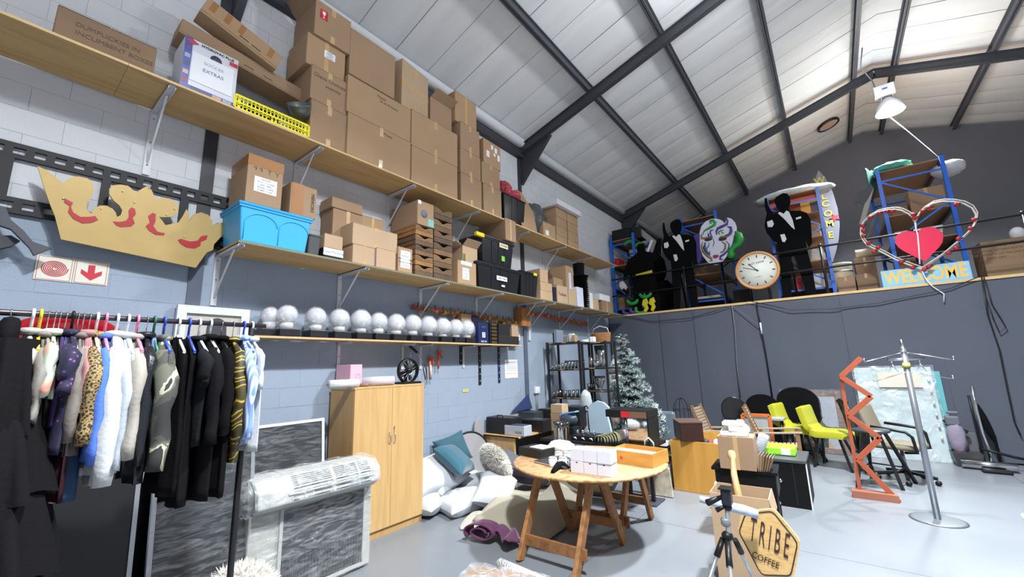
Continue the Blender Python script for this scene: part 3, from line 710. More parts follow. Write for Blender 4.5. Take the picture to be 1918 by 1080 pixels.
# dark file tub, carton with torn flap
CT = mat('tub_smoke', (86, 88, 88), 0.25, var=0.1)
A = P(582, 437, x=0.58); B = P(603, 437, x=0.58)
tub('smoky grey plastic file tub squeezed right of the blue tub', (580, 438), (604, 440), 0.58, T, 0.4, CT, lid=False, ridges=0)
q, zz = pbox('black box with a white paper label and a torn carton on top', (607, 462), (641, 468), 0.58, T, 0.3, mm=BLACKP, tape='n', stickers=((0.02, 0.6, 0.22, 0.08, PAPER, ('Cable Mounting',)),))
pbox('torn pale cardboard box lying on the labelled black box', (608, 436), (643, 444), 0.56, zz, 0.26, c=3, tape='n')
_, z2 = pbox('shallow lidded carton high at the back, above the labelled black box', (624, 388), (680, 404), 0.30, T, 0.26, c=0)
pbox('shoebox-like carton on the back carton under the topmost shelf', (622, 368), (680, 384), 0.31, z2, 0.27, c=0, tape='n')
pbox('small carton peeking out at the back, left of the sticker-marked box', (678, 402), (719, 414), 0.3, T, 0.25, c=1)
_, z3 = pbox('lower pale carton of the two under the wide one, torn tape on its front', (661, 455), (704, 466), 0.56, T, 0.48, c=3)
q, z4 = pbox('wide pale carton on top, in the middle of the middle shelf', (661, 418), (745, 436), 0.56, z3, 0.48, c=3)
pbox('carton printed with purple diagonal stripes below the wide pale carton', (705, 463), (742, 471), 0.585, T, 0.22, mm=ramp_mat('striped_print', [(0.45, (182, 152, 122)), (0.55, (116, 110, 160))], 5, 2, 0.7, kind='wave', stretch=(4, -1.2, 3.0), distort=1.5), tape='n')
q, _ = pbox('narrow carton with a handwritten paper beside the left crate stack', (746, 460), (773, 468), 0.59, T, 0.3, c=1, tape='n', stickers=((0.0, 0.52, 0.145, 0.22, PAPER, ('LA', 'BUDGET', 'PARTICI CORES', 'MANDOLINES', '2 TRAYS')),))
# wooden fruit-crate stacks
WOODS = [ramp_mat('crate_wood_%d' % i, [(0.3, tuple(int(v * 0.78) for v in c)), (0.6, c), (0.8, tuple(int(v * 0.9) for v in c))], 3, 6, 0.8, stretch=(2, 6, 14), distort=0.6) for i, c in enumerate(((112, 86, 62), (132, 100, 68), (96, 76, 60), (164, 118, 70)))]
def wcrate(loc, w, d, h, ci, label, group):
    t = thing('wooden_crate', label, 'crate', loc, 0, group)
    M_ = WOODS[ci]; M2 = WOODS[(ci + 1) % 3]
    for sx in (1, -1):
        MB().bb((sx * d / 2 - 0.006, -w / 2, 0.004), (sx * d / 2 + 0.006, w / 2, h * 0.42)).build('slat', M_, t)
        pts = [(-w / 2, h * 0.45), (w / 2, h * 0.45)] + [(w / 2 - w * k / 10, h * (0.97 - 0.28 * math.exp(-((k - 5) / 1.9) ** 2))) for k in range(11)]
        MB().prism(pts, (sx * d / 2 + 0.006, 0, 0), EY, EZ, 0.012).build('slat', M2, t)
    for sy in (1, -1):
        for z0_, z1_ in ((0.004, h * 0.42), (h * 0.48, h * 0.93)): MB().bb((-d / 2 + 0.006, sy * w / 2 - 0.005, z0_), (d / 2 - 0.006, sy * w / 2 + 0.005, z1_)).build('slat', M_, t)
    for k in range(3): MB().bb((-d / 2 + 0.01, -w / 2 + 0.006 + k * w / 3, 0), (d / 2 - 0.01, -w / 2 + (k + 1) * w / 3 - 0.006, 0.006)).build('slat', M2, t)
    for sx in (1, -1):
        for sy in (1, -1): MB().bb((sx * (d / 2 - 0.02) - 0.012, sy * (w / 2 - 0.018) - 0.012, 0.004), (sx * (d / 2 - 0.02) + 0.012, sy * (w / 2 - 0.018) + 0.012, h)).build('corner_post', M_, t)
    return t
ORD = ['lowest', 'second', 'third', 'fourth', 'fifth', 'sixth', 'seventh', 'eighth']
ya, yb_, yc_ = P(776, 500, x=0.58).y, P(811, 500, x=0.58).y, P(847, 500, x=0.58).y
ztop1 = P(776, 418, x=0.58).z; n1 = 5; h1 = (ztop1 - T) / n1
for k in range(n1): wcrate((0.36, (ya + yb_) / 2, T + 0.001 + k * h1), yb_ - ya - 0.02, 0.44, h1 - 0.002, (0, 3, 1, 0, 3)[k], 'weathered wooden crate, %s in the left crate stack' % ORD[k], 'stacked wooden crates')
ztop2 = P(830, 392, x=0.58).z; n2 = 6; h2 = (ztop2 - T) / n2
for k in range(n2): wcrate((0.36 + random.uniform(-.01, .01), (yb_ + yc_) / 2, T + 0.001 + k * h2), yc_ - yb_ - 0.02, 0.44, h2 - 0.002, (2, 0, 1, 2, 0, 2)[k], 'weathered wooden crate, %s in the right crate stack' % ORD[k], 'stacked wooden crates')
q, _ = pbox('pale carton with a round print and stickers on top of the left crate stack', (782, 374), (813, 384), 0.6, ztop1 + 0.002, 0.56, c=0, tape='n', stickers=((-0.38, 0.93, 0.05, 0.05, PAPER, ()), (0.32, 0.18, 0.1, 0.1, mat('sticker_teal', (120, 176, 170), 0.5, var=0.3, scale=40), ())))
MB().lathe([(0.055, 0), (0.055, 0.0015), (0, 0.0015)], 18, c=(0.2805, -0.03, 0.16), R=Matrix.Rotation(math.pi / 2, 3, 'Y')).build('round_print', mat('print_grey_blue', (104, 108, 128), 0.7, var=0.3, scale=30), q)
# grey panel behind
A = P(853, 412, x=0.08); B = P(900, 432, x=0.08)
MB().prism([(0, 0), (0.95, 0), (0.95, 0.62), (0, 0.78)], (0.12, A.y, T + 0.002), EY, Vector((-0.08, 0, 1)).normalized(), 0.02).solo('grey_board', mat('panel_grey', (158, 160, 166), 0.5), 'pale grey board propped on the wall right of the crate stacks', 'board')
# box with note and open box
q, zz = pbox('brown carton with a handwritten paper, right of the crate stacks', (857, 486), (892, 494), 0.59, T, 0.36, c=1, tape='n', stickers=((-0.08, 0.45, 0.14, 0.17, PAPER, ('BLOCKS', 'LONG', 'SEA')),))
MB().bb((0.1805, -0.13, zz - T - 0.06), (0.182, 0.1, zz - T)).build('tape', mat('clear_tape', (206, 206, 206), 0.2), q)
q, zz2 = pbox('opened olive and brown carton sitting on the carton with the handwritten paper', (866, 458), (894, 468), 0.52, zz + 0.001, 0.3, c=3, flaps=9, tape='n')
MB().bb((-0.1515, -0.1, 0.0), (0.1515, -0.151, 0.14)).build('label_side', mat('olive_print', (104, 104, 40), 0.6, var=0.3, scale=20), q)
# black tubs
t, w, h, bh, z1 = tub('large black lidded tub with white label, lower of the two black tubs', (894, 487), (977, 505), 0.6, T, 0.5, BT)
s_ = MB().bb((0.238, -0.1, bh * 0.46), (0.242, 0.16, bh * 0.46 + 0.07)).build('label_card', PAPER, t); text('CABLE 3 Pinflex', (0.243, 0.03, bh * 0.46 + 0.035), EY, EZ, 0.04, INK, s_, width=0.22)
MB().bb((0.236, 0.02, bh * 0.2), (0.240, 0.1, bh * 0.2 + 0.03)).build('sticker', PAPER, t)
t, w, h, bh, z2 = tub('large black lidded tub with a green sticker, upper of the two black tubs', (902, 436), (964, 454), 0.585, z1 + 0.001, 0.5, BT, hand=None)
s_ = MB().bb((0.24, 0.02, bh * 0.76), (0.244, 0.24, bh * 0.76 + 0.075)).build('label_card', mat('label_cream', (226, 214, 180), 0.6), t); text('ROTATABLES', (0.245, 0.13, bh * 0.76 + 0.037), EY, EZ, 0.04, INK, s_, width=0.17)
MB().bb((0.225, 0.08, bh * 0.22), (0.232, 0.16, bh * 0.22 + 0.085)).build('sticker', mat('sticker_green', (120, 200, 60), 0.6), t)
MB().bb((0.2, -w / 2 - 0.12, bh - 0.03), (0.26, -w / 2 + 0.06, bh + 0.035)).build('handle', mat('handle_yellow', (226, 206, 40), 0.5), t, bevel=0.01)
pbox('brown carton lying lengthwise on the upper black tub', (946, 408), (966, 414), 0.62, z2 + 0.001, 0.56, c=0, tape='f')
t, w, h, bh, z3 = tub('smaller upright black bin with a yellow latch beside the large black tubs', (976, 505), (1009, 512), 0.59, T, 0.5, BT, lidh=0.03)
MB().box((0.25, w * 0.28, bh + 0.0), (0.03, 0.1, 0.05)).build('latch', mat('handle_yellow', (226, 206, 40), 0.5), t, bevel=0.006)
# small cartons to the right
z = T
for i, (a, b) in enumerate([((1012, 542), (1035, 547)), ((1012, 527), (1034, 531)), ((1011, 503), (1026, 506))]):
    _, z = pbox('%s small tan carton of the three-high pile right of the upright black bin' % ('bottom', 'middle', 'top')[i], a, b, 0.58, z, 0.32, c=3, tape='f')
pbox('dark little box tucked between the tan pile and the printed tan box', (1036, 537), (1042, 539), 0.56, T, 0.2, mm=mat('box_navy', (28, 34, 56), 0.4), tape='n')
q, z4 = pbox('tan box printed with blue lettering in front of the tall brown carton', (1043, 533), (1063, 537), 0.58, T, 0.24, c=3, tape='n', letters=(('Tedelex', -0.02, 0.5, 0.09, mat('print_navy', (30, 40, 90), 0.6)),))
q, _ = pbox('open carton with slanted flap on the boxes left of the tall brown carton', (1036, 517), (1054, 525), 0.42, T, 0.3, c=0, tape='n', flaps=8)
q, _ = pbox('tall brown carton with a white and blue label strip, left of the black hats', (1059, 496), (1073, 501), 0.44, T, 0.4, c=1, tape='n', stickers=((0.0, 0.55, 0.1, 0.5, mat('label_bluewhite', (196, 206, 226), 0.5, var=0.15, scale=14), ()),))
pbox('small tan box below the tall brown carton, next to the printed tan box', (1064, 540), (1079, 543), 0.57, T, 0.2, c=3, tape='n')
pbox('white box with blue print left of the black hats', (1080, 536), (1092, 540), 0.57, T, 0.24, mm=mat('box_white_blue', (204, 208, 226), 0.5, var=0.2, scale=20), tape='n')
# stack of black hats
ya = P(1089, 560, x=0.42).y
hb = P(1089, 520, x=0.42).z
nh = 16
for k in range(nh):
    z = T + 0.002 + k * (hb - T) / nh
    m = MB().lathe([(0.0, 0.0), (0.1, 0.0), (0.19, 0.012), (0.192, 0.02), (0.11, 0.022), (0.1, 0.032), (0.0, 0.034)], 18, c=(0.4 + random.uniform(-.006, .006), ya + random.uniform(-.006, .006), z), sq=0.85)
    m.solo('felt_hat', BLACKF, 'black felt hat, %s from the bottom of the tall hat stack under the top hat' % 'first second third fourth fifth sixth seventh eighth ninth tenth eleventh twelfth thirteenth fourteenth fifteenth sixteenth'.split()[k], 'hat', 'nested black felt hats')
zt = T + nh * (hb - T) / nh + 0.012
th_ = P(1088, 495, x=0.42).z - zt
MB().lathe([(0.0, 0.0), (0.2, 0.0), (0.205, 0.012), (0.12, 0.016), (0.115, th_ * 0.4), (0.128, th_), (0.0, th_ + 0.004)], 24, c=(0.4, ya, zt)).solo('top_hat', BLACKF, 'black top hat crowning the tall stack of black hats', 'hat')
pbox('slim white box just right of the black hat stack', (1104, 547), (1110, 549), 0.5, T, 0.2, mm=mat('box_white', (214, 216, 218), 0.6), tape='n')
pbox('small cream box by the slim white box on the middle shelf', (1111, 558), (1121, 561), 0.5, T, 0.2, c=3, tape='n')
_, z5 = pbox('brown carton near the right end of the middle shelf', (1127, 562), (1146, 566), 0.5, T, 0.4, c=4, tape='f')
pbox('white lidded box standing on the rightmost brown carton', (1123, 550), (1142, 553), 0.5, z5, 0.36, mm=mat('box_white', (214, 216, 218), 0.6), tape='n')
# ================================================================ things on the left wall
def zq(x, y, xx, s=2.918, u0=0, v0=250):  # a traced outline point on the plane x = xx
    p = P(u0 + x / s, v0 + y / s, x=xx); return (p.y, p.z)
FILM = mat('film_black', (28, 28, 31), 0.6)
fx = 0.035
t = thing('film_strip_cutout', 'long black film-strip cutout with square holes mounted on the left wall', 'decoration', (0.02, 0.6, 2.96))
zB, zT_ = 2.965, 3.505; ye = 1.72
m = MB()
def holes(za, zb, ystart, per, w_, y0=-0.9, y1=ye):
    m.bb((0.006, y0, zb), (fx, y1, zb + 0.035 if zb > 3.2 else zb + 0.035)); m.bb((0.006, y0, za - 0.035), (fx, y1, za))
    k = -12; prev = y0
    while True:
        a = ystart + k * per
        if a > y1: break
        if a > y0: m.bb((0.006, prev, za), (fx, a, zb)); prev = a + w_
        k += 1
    m.bb((0.006, prev, za), (fx, y1, zb))
yh0 = P(25, 280, x=fx).y; yh1 = P(351, 362, x=fx).y; per = (yh1 - yh0) / 10
holes(zT_ - 0.085, zT_ - 0.035, yh0, per, per * 0.58)
holes(zB + 0.035, zB + 0.085, yh0 - 0.01, per, per * 0.58)
w1 = [P(18, 340, x=fx).y, P(190, 350, x=fx).y, P(207, 350, x=fx).y, P(338, 380, x=fx).y, P(354, 380, x=fx).y]
z0, z1 = zB + 0.12, zT_ - 0.12
for a, b in ((-0.9, -0.55), (w1[0] - 0.12, w1[0]), (w1[1], w1[2]), (w1[3], w1[4]), (ye - 0.06, ye)): m.bb((0.006, a, z0), (fx, b, z1))
m.build('frame', FILM, t, world=True)
OUT = [(205,177),(255,200),(300,235),(345,273),(370,245),(430,233),(480,245),(510,275),(515,310),(500,345),(480,375),(473,405),(480,425),(500,435),(515,410),(545,393),(580,393),(615,410),(632,430),(640,455),(660,445),(668,420),(655,395),(620,365),(597,330),(598,300),(620,283),(660,278),(700,285),(730,310),(742,330),(760,310),(800,288),(815,290),(835,320),(848,360),(880,352),(930,355),(965,380),(977,410),(965,440),(935,455),(895,457),(870,455),(905,500),(975,485),(1000,450),(1020,412),(1033,440),(1035,480),(1060,440),(1100,430),(1140,445),(1160,480),(1160,500),(1235,480),(1243,500),(1240,530),(1170,605),(1165,635),(1130,650),(1070,733),(333,577),(300,450),(275,390),(250,320)]
cx_ = 0.15
GOLD = mat('gold_paint', (174, 148, 92), 0.45, 0.25, var=0.12, scale=6)
c = thing('crown_cutout', 'large flat gold crown cutout with red glitter curls hung over the film strip', 'decoration', (cx_, 0.7, 2.75))
MB().prism([zq(a, b, cx_) for a, b in OUT][::-1], (cx_, 0, 0), EY, EZ, 0.02).build('board', GOLD, c, world=True)
REDG = mat('red_glitter', (168, 26, 34), 0.4, var=0.25, scale=60)
for pl in ([(352,352),(400,378),(388,400),(400,430),(440,455),(480,455),(520,450),(537,472),(500,487),(450,490),(400,465),(372,428),(380,395),(352,375)],
           [(618,480),(660,482),(690,475),(705,455),(703,420),(718,402),(738,412),(743,440),(725,460),(737,490),(715,507),(660,510),(635,500)],
           [(810,450),(835,432),(852,440),(850,480),(838,505),(860,535),(903,545),(895,555),(850,552),(815,530),(797,505),(820,485)],
           [(972,580),(990,575),(1040,590),(1080,585),(1100,560),(1136,555),(1128,578),(1098,590),(1095,612),(1065,627),(1020,622),(985,600)]):
    MB().prism([zq(a, b, cx_ + 0.004) for a, b in pl][::-1], (cx_ + 0.004, 0, 0), EY, EZ, 0.004).build('red_curl', REDG, c, world=True)
for a, b in ((346, 355), (553, 410), (670, 315), (735, 376), (910, 443), (1008, 563), (815, 297), (955, 412)):
    y_, z_ = zq(a, b, cx_); MB().ball((cx_ + 0.006, y_, z_), 0.006, 8, 5).build('bead', mat('bead_pearl', (240, 230, 200), 0.2), c, world=True)
for yv in (0.35, 1.0): MB().bb((0.04, yv - 0.02, 2.9), (cx_ - 0.021, yv + 0.02, 2.94)).build('spacer', GOLD, c, world=True)
m = MB().prism([zq(a, b, 0.16) for a, b in [(-60,380),(30,400),(60,470),(130,530),(180,590),(283,625),(185,663),(160,620),(60,520),(0,500),(-60,490)]][::-1], (0.16, 0, 0), EY, EZ, 0.05)
m.solo('anvil_cutout', mat('prop_grey', (74, 76, 84), 0.6), 'dark grey fin-tailed cutout on the wall at the left edge, under the film strip', 'decoration')
m = MB().prism([zq(a, b, 0.1) for a, b in [(-60,560),(60,555),(110,585),(60,615),(-60,640)]][::-1], (0.1, 0, 0), EY, EZ, 0.05)
m.solo('grey_cutout', mat('prop_grey_dark', (60, 62, 68), 0.6), 'dull grey flat cutout just under the fin-tailed one at the left edge', 'decoration')
# fire hose sign
SG = mat('sign_cream', (222, 220, 206), 0.5); SR = mat('sign_red', (196, 44, 62), 0.5)
t = thing('safety_sign', 'cream wall sign with a red hose reel spiral and a red down arrow', 'sign', (0.005, 0.385, 2.5))
MB().bb((0.0045, 0.185, 2.5), (0.008, 0.382, 2.69)).bb((0.0045, 0.386, 2.5), (0.008, 0.583, 2.69)).build('panel', SG, t, world=True, kind='stuff')
for yc in (0.283, 0.484):
    m = MB(); r_ = 0.088
    for a, b in (((-r_, -r_), (r_, -r_)), ((r_, -r_), (r_, r_)), ((r_, r_), (-r_, r_)), ((-r_, r_), (-r_, -r_))): m.bar((0.0088, yc + a[0], 2.595 + a[1]), (0.0088, yc + b[0], 2.595 + b[1]), 0.003, 0.001, up=EX)
    m.build('border', SR, t, world=True)
pts = [(0.0092, 0.283 + (0.008 + 0.064 * k / 140) * math.cos(k * 0.27), 2.595 + (0.008 + 0.055 * k / 140) * math.sin(k * 0.27)) for k in range(141)]
MB().tube(pts, 0.0028, 4, sm=False).build('hose_symbol', SR, t, world=True)
MB().prism([(-0.022, 0.06), (0.018, 0.06), (0.018, -0.005), (0.06, 0.02), (0.06, -0.015), (0, -0.066), (-0.06, -0.015), (-0.06, 0.02), (-0.022, -0.005)][::-1], (0.0095, 0.484, 2.595), EY, EZ, 0.001).build('arrow_symbol', SR, t, world=True)
# big red tray and framed picture behind the rack
tt = P(125, 583, x=0.2).z
m = MB().lathe([(0.0, 0.0), (0.30, 0.0), (0.36, 0.03), (0.43, 0.05), (0.44, 0.045), (0.37, 0.012), (0.31, -0.012), (0.0, -0.012)], 48, c=(0.05, 0.40, tt - 0.44), R=Matrix.Rotation(math.pi / 2, 3, 'Y'))
m.solo('red_tray', mat('glossy_red', (170, 18, 30), 0.15, var=0.05, coat=0.5), 'large glossy red dished disc on the wall behind the clothes rack', 'decoration')
A = P(335, 569, x=0.1); B = P(470, 578, x=0.1)
t = thing('framed_picture', 'white framed picture of a dark rounded head shape behind the clothes rack', 'picture', (0.06, (A.y + B.y) / 2, A.z - 0.85))
MB().bb((0.03, A.y, A.z - 0.85), (0.085, A.y + 0.07, A.z)).bb((0.03, B.y - 0.07, A.z - 0.85), (0.085, B.y, A.z)).bb((0.03, A.y + 0.07, A.z - 0.07), (0.085, B.y - 0.07, A.z)).bb((0.03, A.y + 0.07, A.z - 0.85), (0.085, B.y - 0.07, A.z - 0.78)).build('frame', mat('frame_white', (214, 220, 232), 0.4), t, world=True)
MB().bb((0.03, A.y + 0.06, A.z - 0.8), (0.06, B.y - 0.06, A.z - 0.06)).build('canvas', mat('canvas_beige', (184, 180, 172), 0.7, var=0.12, scale=5), t, world=True)
yc = P(408, 620, x=0.1).y
MB().prism([(-0.09, -0.45), (0.09, -0.45), (0.085, -0.2)] + [(0.08 * math.cos(k * math.pi / 10), -0.08 + 0.1 * math.sin(k * math.pi / 10)) for k in range(11)] + [(-0.085, -0.2)], (0.064, yc, A.z - 0.12), EY, EZ, 0.003).build('silhouette', mat('silhouette_grey', (62, 62, 68), 0.7), t, world=True)
# ================================================================ clothes rack
XR, ZR = 1.75, 2.055
t = thing('clothes_rack', 'black metal clothes rail packed with garments at the left', 'clothes rack', (XR, 0.2, 0))
MB().tube([(XR, -1.15, ZR), (XR, 1.13, ZR)], 0.014, 12).build('rail', mat('rail_gunmetal', (70, 64, 70), 0.3, 0.6), t, world=True)
for yv in (-1.05, 1.05):
    MB().tube([(XR, yv, 0.06), (XR, yv, ZR - 0.014)], 0.017, 12).build('upright', BLACKM, t, world=True)
    MB().tube([(XR - 0.35, yv, 0.045), (XR + 0.35, yv, 0.045)], 0.016, 10).build('foot', BLACKM, t, world=True)
MB().tube([(XR, -1.05, 0.12), (XR, 1.05, 0.12)], 0.012, 8).build('lower_bar', BLACKM, t, world=True)
FAB = {}
def fab(n, c, **k): FAB[n] = mat('cloth_' + n, c, k.pop('rough', 0.9), spec=k.pop('spec', 0.12), var=k.pop('var', 0.12), scale=k.pop('scale', 7), bump=0.15, bscale=50, **k); return FAB[n]
K_ = fab('black', (12, 11, 13)); fab('black_soft', (18, 17, 19)); fab('charcoal', (28, 28, 31)); fab('grey', (136, 132, 126)); fab('taupe', (124, 116, 110))
fab('silver', (170, 168, 160), rough=0.4, var=0.3, scale=30); fab('purple', (76, 58, 104)); fab('pink', (168, 122, 124)); fab('blue', (82, 116, 200)); fab('white', (196, 199, 200)); fab('pale', (172, 180, 188)); fab('beige', (160, 155, 146))
fab('jeans', (56, 80, 110)); fab('cream', (214, 206, 194)); fab('leather', (30, 32, 36), rough=0.3, spec=0.4); fab('chambray', (112, 128, 176)); fab('coral', (220, 140, 128)); fab('maroon', (58, 32, 40))
FAB['leopard'] = ramp_mat('cloth_leopard', [(0.18, (30, 24, 16)), (0.34, (88, 68, 38)), (0.5, (176, 150, 96)), (0.72, (52, 42, 26))], 62, kind='voronoi', rough=0.7)
FAB['camo'] = ramp_mat('cloth_camo', [(0.0, (52, 52, 50)), (0.44, (70, 70, 64)), (0.52, (96, 96, 84)), (0.6, (176, 176, 154)), (0.66, (44, 44, 42))], 6, 3, 0.85, const=True, distort=0.8)
FAB['baroque'] = ramp_mat('cloth_baroque', [(0.0, (48, 42, 16)), (0.5, (70, 60, 20)), (0.66, (206, 174, 70)), (0.9, (64, 54, 20))], 4, kind='rings', rough=0.5, distort=14)
FAB['stripe'] = ramp_mat('cloth_stripe', [(0.35, (206, 216, 234)), (0.55, (120, 152, 214))], 9, kind='wave', rough=0.8, stretch=(1.5, 4, 0.0), detail=0)
FAB['floral'] = ramp_mat('cloth_floral', [(0.0, (190, 120, 170)), (0.2, (60, 44, 90)), (0.36, (32, 28, 58)), (0.9, (26, 24, 50))], 38, kind='voronoi', rough=0.8)
FAB['pastel'] = ramp_mat('cloth_pastel', [(0.3, (216, 214, 206)), (0.5, (190, 210, 180)), (0.62, (226, 140, 124)), (0.8, (230, 200, 180))], 5, 3, 0.8)
def garment(name, label, cat, y, zb, fm, hw=0.2, th=0.028, xo=0.0, sl=0.0, zt=1.965, flare=1.0, fold=0.012, seed=0, collar=None, group=None, slm=None):
    t = thing(name, label, cat, (XR + xo, y, zb), group=group)
    H = zt - zb
    def fn(a, b):
        an = 2 * math.pi * a; z = b * H; dd = H - z
        w = hw * min(1, 0.22 + (dd / 0.1) * 0.78 if dd < 0.1 else 1) * (1 + (flare - 1) * (1 - b))
        tk = th * (0.45 + 0.55 * min(1, dd / 0.15)) * (1 + (flare - 1) * 0.6 * (1 - b))
        yy = tk * math.sin(an) + fold * (1 - 0.6 * b) * (math.sin(9 * math.cos(an) + seed + 2.2 * b) + 0.6 * math.sin(17 * math.cos(an) + seed * 2 - 1.5 * b))
        return Vector((w * math.cos(an) + 0.006 * math.sin(6 * b + seed), yy, z + 0.01 * math.sin(5 * math.cos(an) + seed) * (1 - b)))
    m = MB().grid(34, 16, fn, cu=True); n = 34
    m.f.append(tuple(range(n))[::-1]); m.m.append(0); m.s.append(False); m.f.append(tuple(15 * n + i for i in range(n))); m.m.append(0); m.s.append(False)
    m.build('body', fm, t)
    if sl:
        for sx in (1, -1):
            pts = [Vector((sx * (hw * 0.72 + 0.07 * min(1, k / 3) + 0.012 * math.sin(k * 1.3 + seed)), 0.008 * math.sin(k * 1.7 + seed) - 0.01, H - 0.07 - (sl) * k / 8)) for k in range(9)]
            sm_ = MB().tube(pts, [0.03] + [0.047 + 0.004 * math.sin(k * 2 + seed) - 0.0015 * k for k in range(1, 9)], 16)
            sm_.v = [Vector((q.x + 0.004 * math.sin(q.z * 38 + seed), (q.y + 0.01) * th * 22 * (1 + 0.12 * math.sin(q.z * 25 + q.x * 60 + seed)) - 0.01, q.z)) for q in sm_.v]
            sm_.build('sleeve', slm or fm, t)
    if collar:
        MB().tube([(0.055 * math.cos(k * math.pi / 6), 0.028 * math.sin(k * math.pi / 6), H + 0.008) for k in range(12)], 0.016, 8, closed=True).build('collar', collar, t)
    return t
HC = {'white': WHITEP, 'black': BLACKP, 'wire': CHROME, 'yellow': mat('hanger_yellow', (226, 198, 40), 0.4), 'pink': mat('hanger_pink', (232, 130, 160), 0.4), 'blue': mat('hanger_blue', (50, 80, 190), 0.4), 'green': mat('hanger_green', (40, 110, 80), 0.4)}
def hanger(y, colr, what, hw=0.19):
    r_ = 0.0022 if colr == 'wire' else 0.006
    t = thing('clothes_hanger', '%s clothes hanger holding the %s' % ({'wire': 'thin wire'}.get(colr, colr + ' plastic'), what), 'hanger', (XR, y, ZR - 0.1))
    rr = 0.015 + r_
    pts = [(rr * math.cos(a), 0, 0.1 + rr * math.sin(a)) for a in [math.pi * (1.05 - k * 0.12) for k in range(12)]] + [(0.004, 0, 0.072), (0, 0, 0.02)]
    MB().tube(pts, r_, 7).build('hook', HC[colr], t)
    MB().tube([(-hw, 0, -0.075), (0, 0, 0.022), (hw, 0, -0.075)], r_ * 1.1, 7).build('shoulder_bar', HC[colr], t)
    MB().tube([(-hw, 0, -0.078), (hw, 0, -0.078)], r_, 7).build('cross_bar', HC[colr], t)
def yat(u, v=700, x=1.95): return P(u, v, x=x).y
def zat(u, v, x=1.95): return P(u, v, x=x).z
GL = [ # u of the near edge, v of the hem, cloth, name, label, category, half width, thickness, sleeve, hanger, extra
 (48, 715, 'silver', 'jacket', 'short silvery sequin jacket between the black gown and a black dress', 'jacket', .17, .03, .3, 'white', {}),
 (64, 930, 'black', 'dress', 'black velvet dress hanging right of the silvery jacket', 'dress', .19, .03, 0, 'yellow', {}),
 (80, 770, 'grey', 'blouse', 'plain grey blouse left of the pastel top', 'blouse', .19, .022, .3, 'wire', {}),
 (94, 745, 'pastel', 'top', 'pastel white, green and coral top', 'top', .19, .022, .2, 'wire', {}),
 (104, 800, 'black', 'top', 'plain black top between the pastel top and the purple dress', 'top', .17, .02, 0, 'wire', {}),
 (117, 800, 'purple', 'dress', 'deep purple dress beside the navy floral dress', 'dress', .18, .022, 0, 'wire', {}),
 (130, 850, 'floral', 'dress', 'navy floral dress with small pink and white flowers', 'dress', .2, .032, .2, 'black', {'flare': 1.15}),
 (141, 935, 'maroon', 'skirt', 'dark maroon long garment behind the navy floral dress', 'dress', .18, .022, 0, 'wire', {}),
 (152, 850, 'taupe', 'blouse', 'taupe blouse with buttons left of the leopard print', 'blouse', .18, .028, .4, 'wire', {}),
 (165, 800, 'pink', 'blouse', 'dusty pink blouse tucked against the leopard print', 'blouse', .16, .018, .3, 'wire', {}),
 (180, 835, 'leopard', 'blouse', 'leopard print blouse right of the pink one', 'blouse', .2, .032, .42, 'white', {'flare': 1.1}),
 (198, 862, 'blue', 'shirt', 'cornflower blue shirt left of the long white coat', 'shirt', .2, .026, .5, 'pink', {}),
 (221, 882, 'white', 'coat', 'long white coat, brightest garment on the rail', 'coat', .21, .045, .62, 'white', {'flare': 1.15}),
 (243, 860, 'pale', 'jacket', 'pale blue-grey jacket right of the white coat', 'jacket', .2, .026, .55, 'white', {}),
 (262, 838, 'beige', 'jacket', 'light beige jacket left of the black leather jacket', 'jacket', .21, .03, .5, 'pink', {}),
 (281, 900, 'leather', 'jacket', 'shiny black leather jacket', 'jacket', .19, .03, .55, 'wire', {}),
 (296, 700, 'chambray', 'shirt', 'short washed blue shirt between leather and camouflage jackets', 'shirt', .16, .02, 0, 'green', {}),
 (316, 882, 'camo', 'jacket', 'bulky grey camouflage print jacket', 'jacket', .2, .045, .58, 'blue', {}),
 (345, 925, 'black', 'dress', 'long black dress right of the camouflage jacket', 'dress', .18, .036, 0, 'white', {}),
 (366, 945, 'black_soft', 'trousers', 'long black trousers in the middle of the black garments', 'trousers', .17, .03, 0, 'blue', {}),
 (386, 835, 'charcoal', 'polo_shirt', 'faded black short-sleeved shirt among the black garments', 'shirt', .2, .03, .18, 'white', {}),
 (408, 935, 'black_soft', 'coat', 'long soft black coat with full sleeves', 'coat', .2, .034, .5, 'white', {}),
 (430, 925, 'black', 'coat', 'black coat hanging next to the gold baroque shirt', 'coat', .2, .034, .45, 'wire', {}),
 (453, 862, 'baroque', 'shirt', 'black and gold baroque scroll print shirt', 'shirt', .2, .03, .5, 'wire', {}),
 (474, 832, 'stripe', 'shirt', 'blue and white pinstriped shirt near the right end of the rail', 'shirt', .2, .028, .5, 'blue', {}),
 (490, 845, 'white', 'shirt', 'white short-sleeved shirt, last on the right end of the rail', 'shirt', .18, .02, .22, 'white', {})]
for i, (u, v, fm, nm, lb, ct_, hw, th, sl, hg, ex) in enumerate(GL):
    y_ = yat(u); zb_ = zat(u, v) 
    garment(nm, lb, ct_, y_, zb_, FAB[fm], hw, th, 0.0, sl, 1.965 - 0.006 * (i % 3), seed=i * 1.7, collar=FAB[fm] if sl else None, **ex)
    hanger(y_, hg, ' '.join(lb.split(' hanging')[0].split(',')[0].split()[:9]), hw * 0.9)
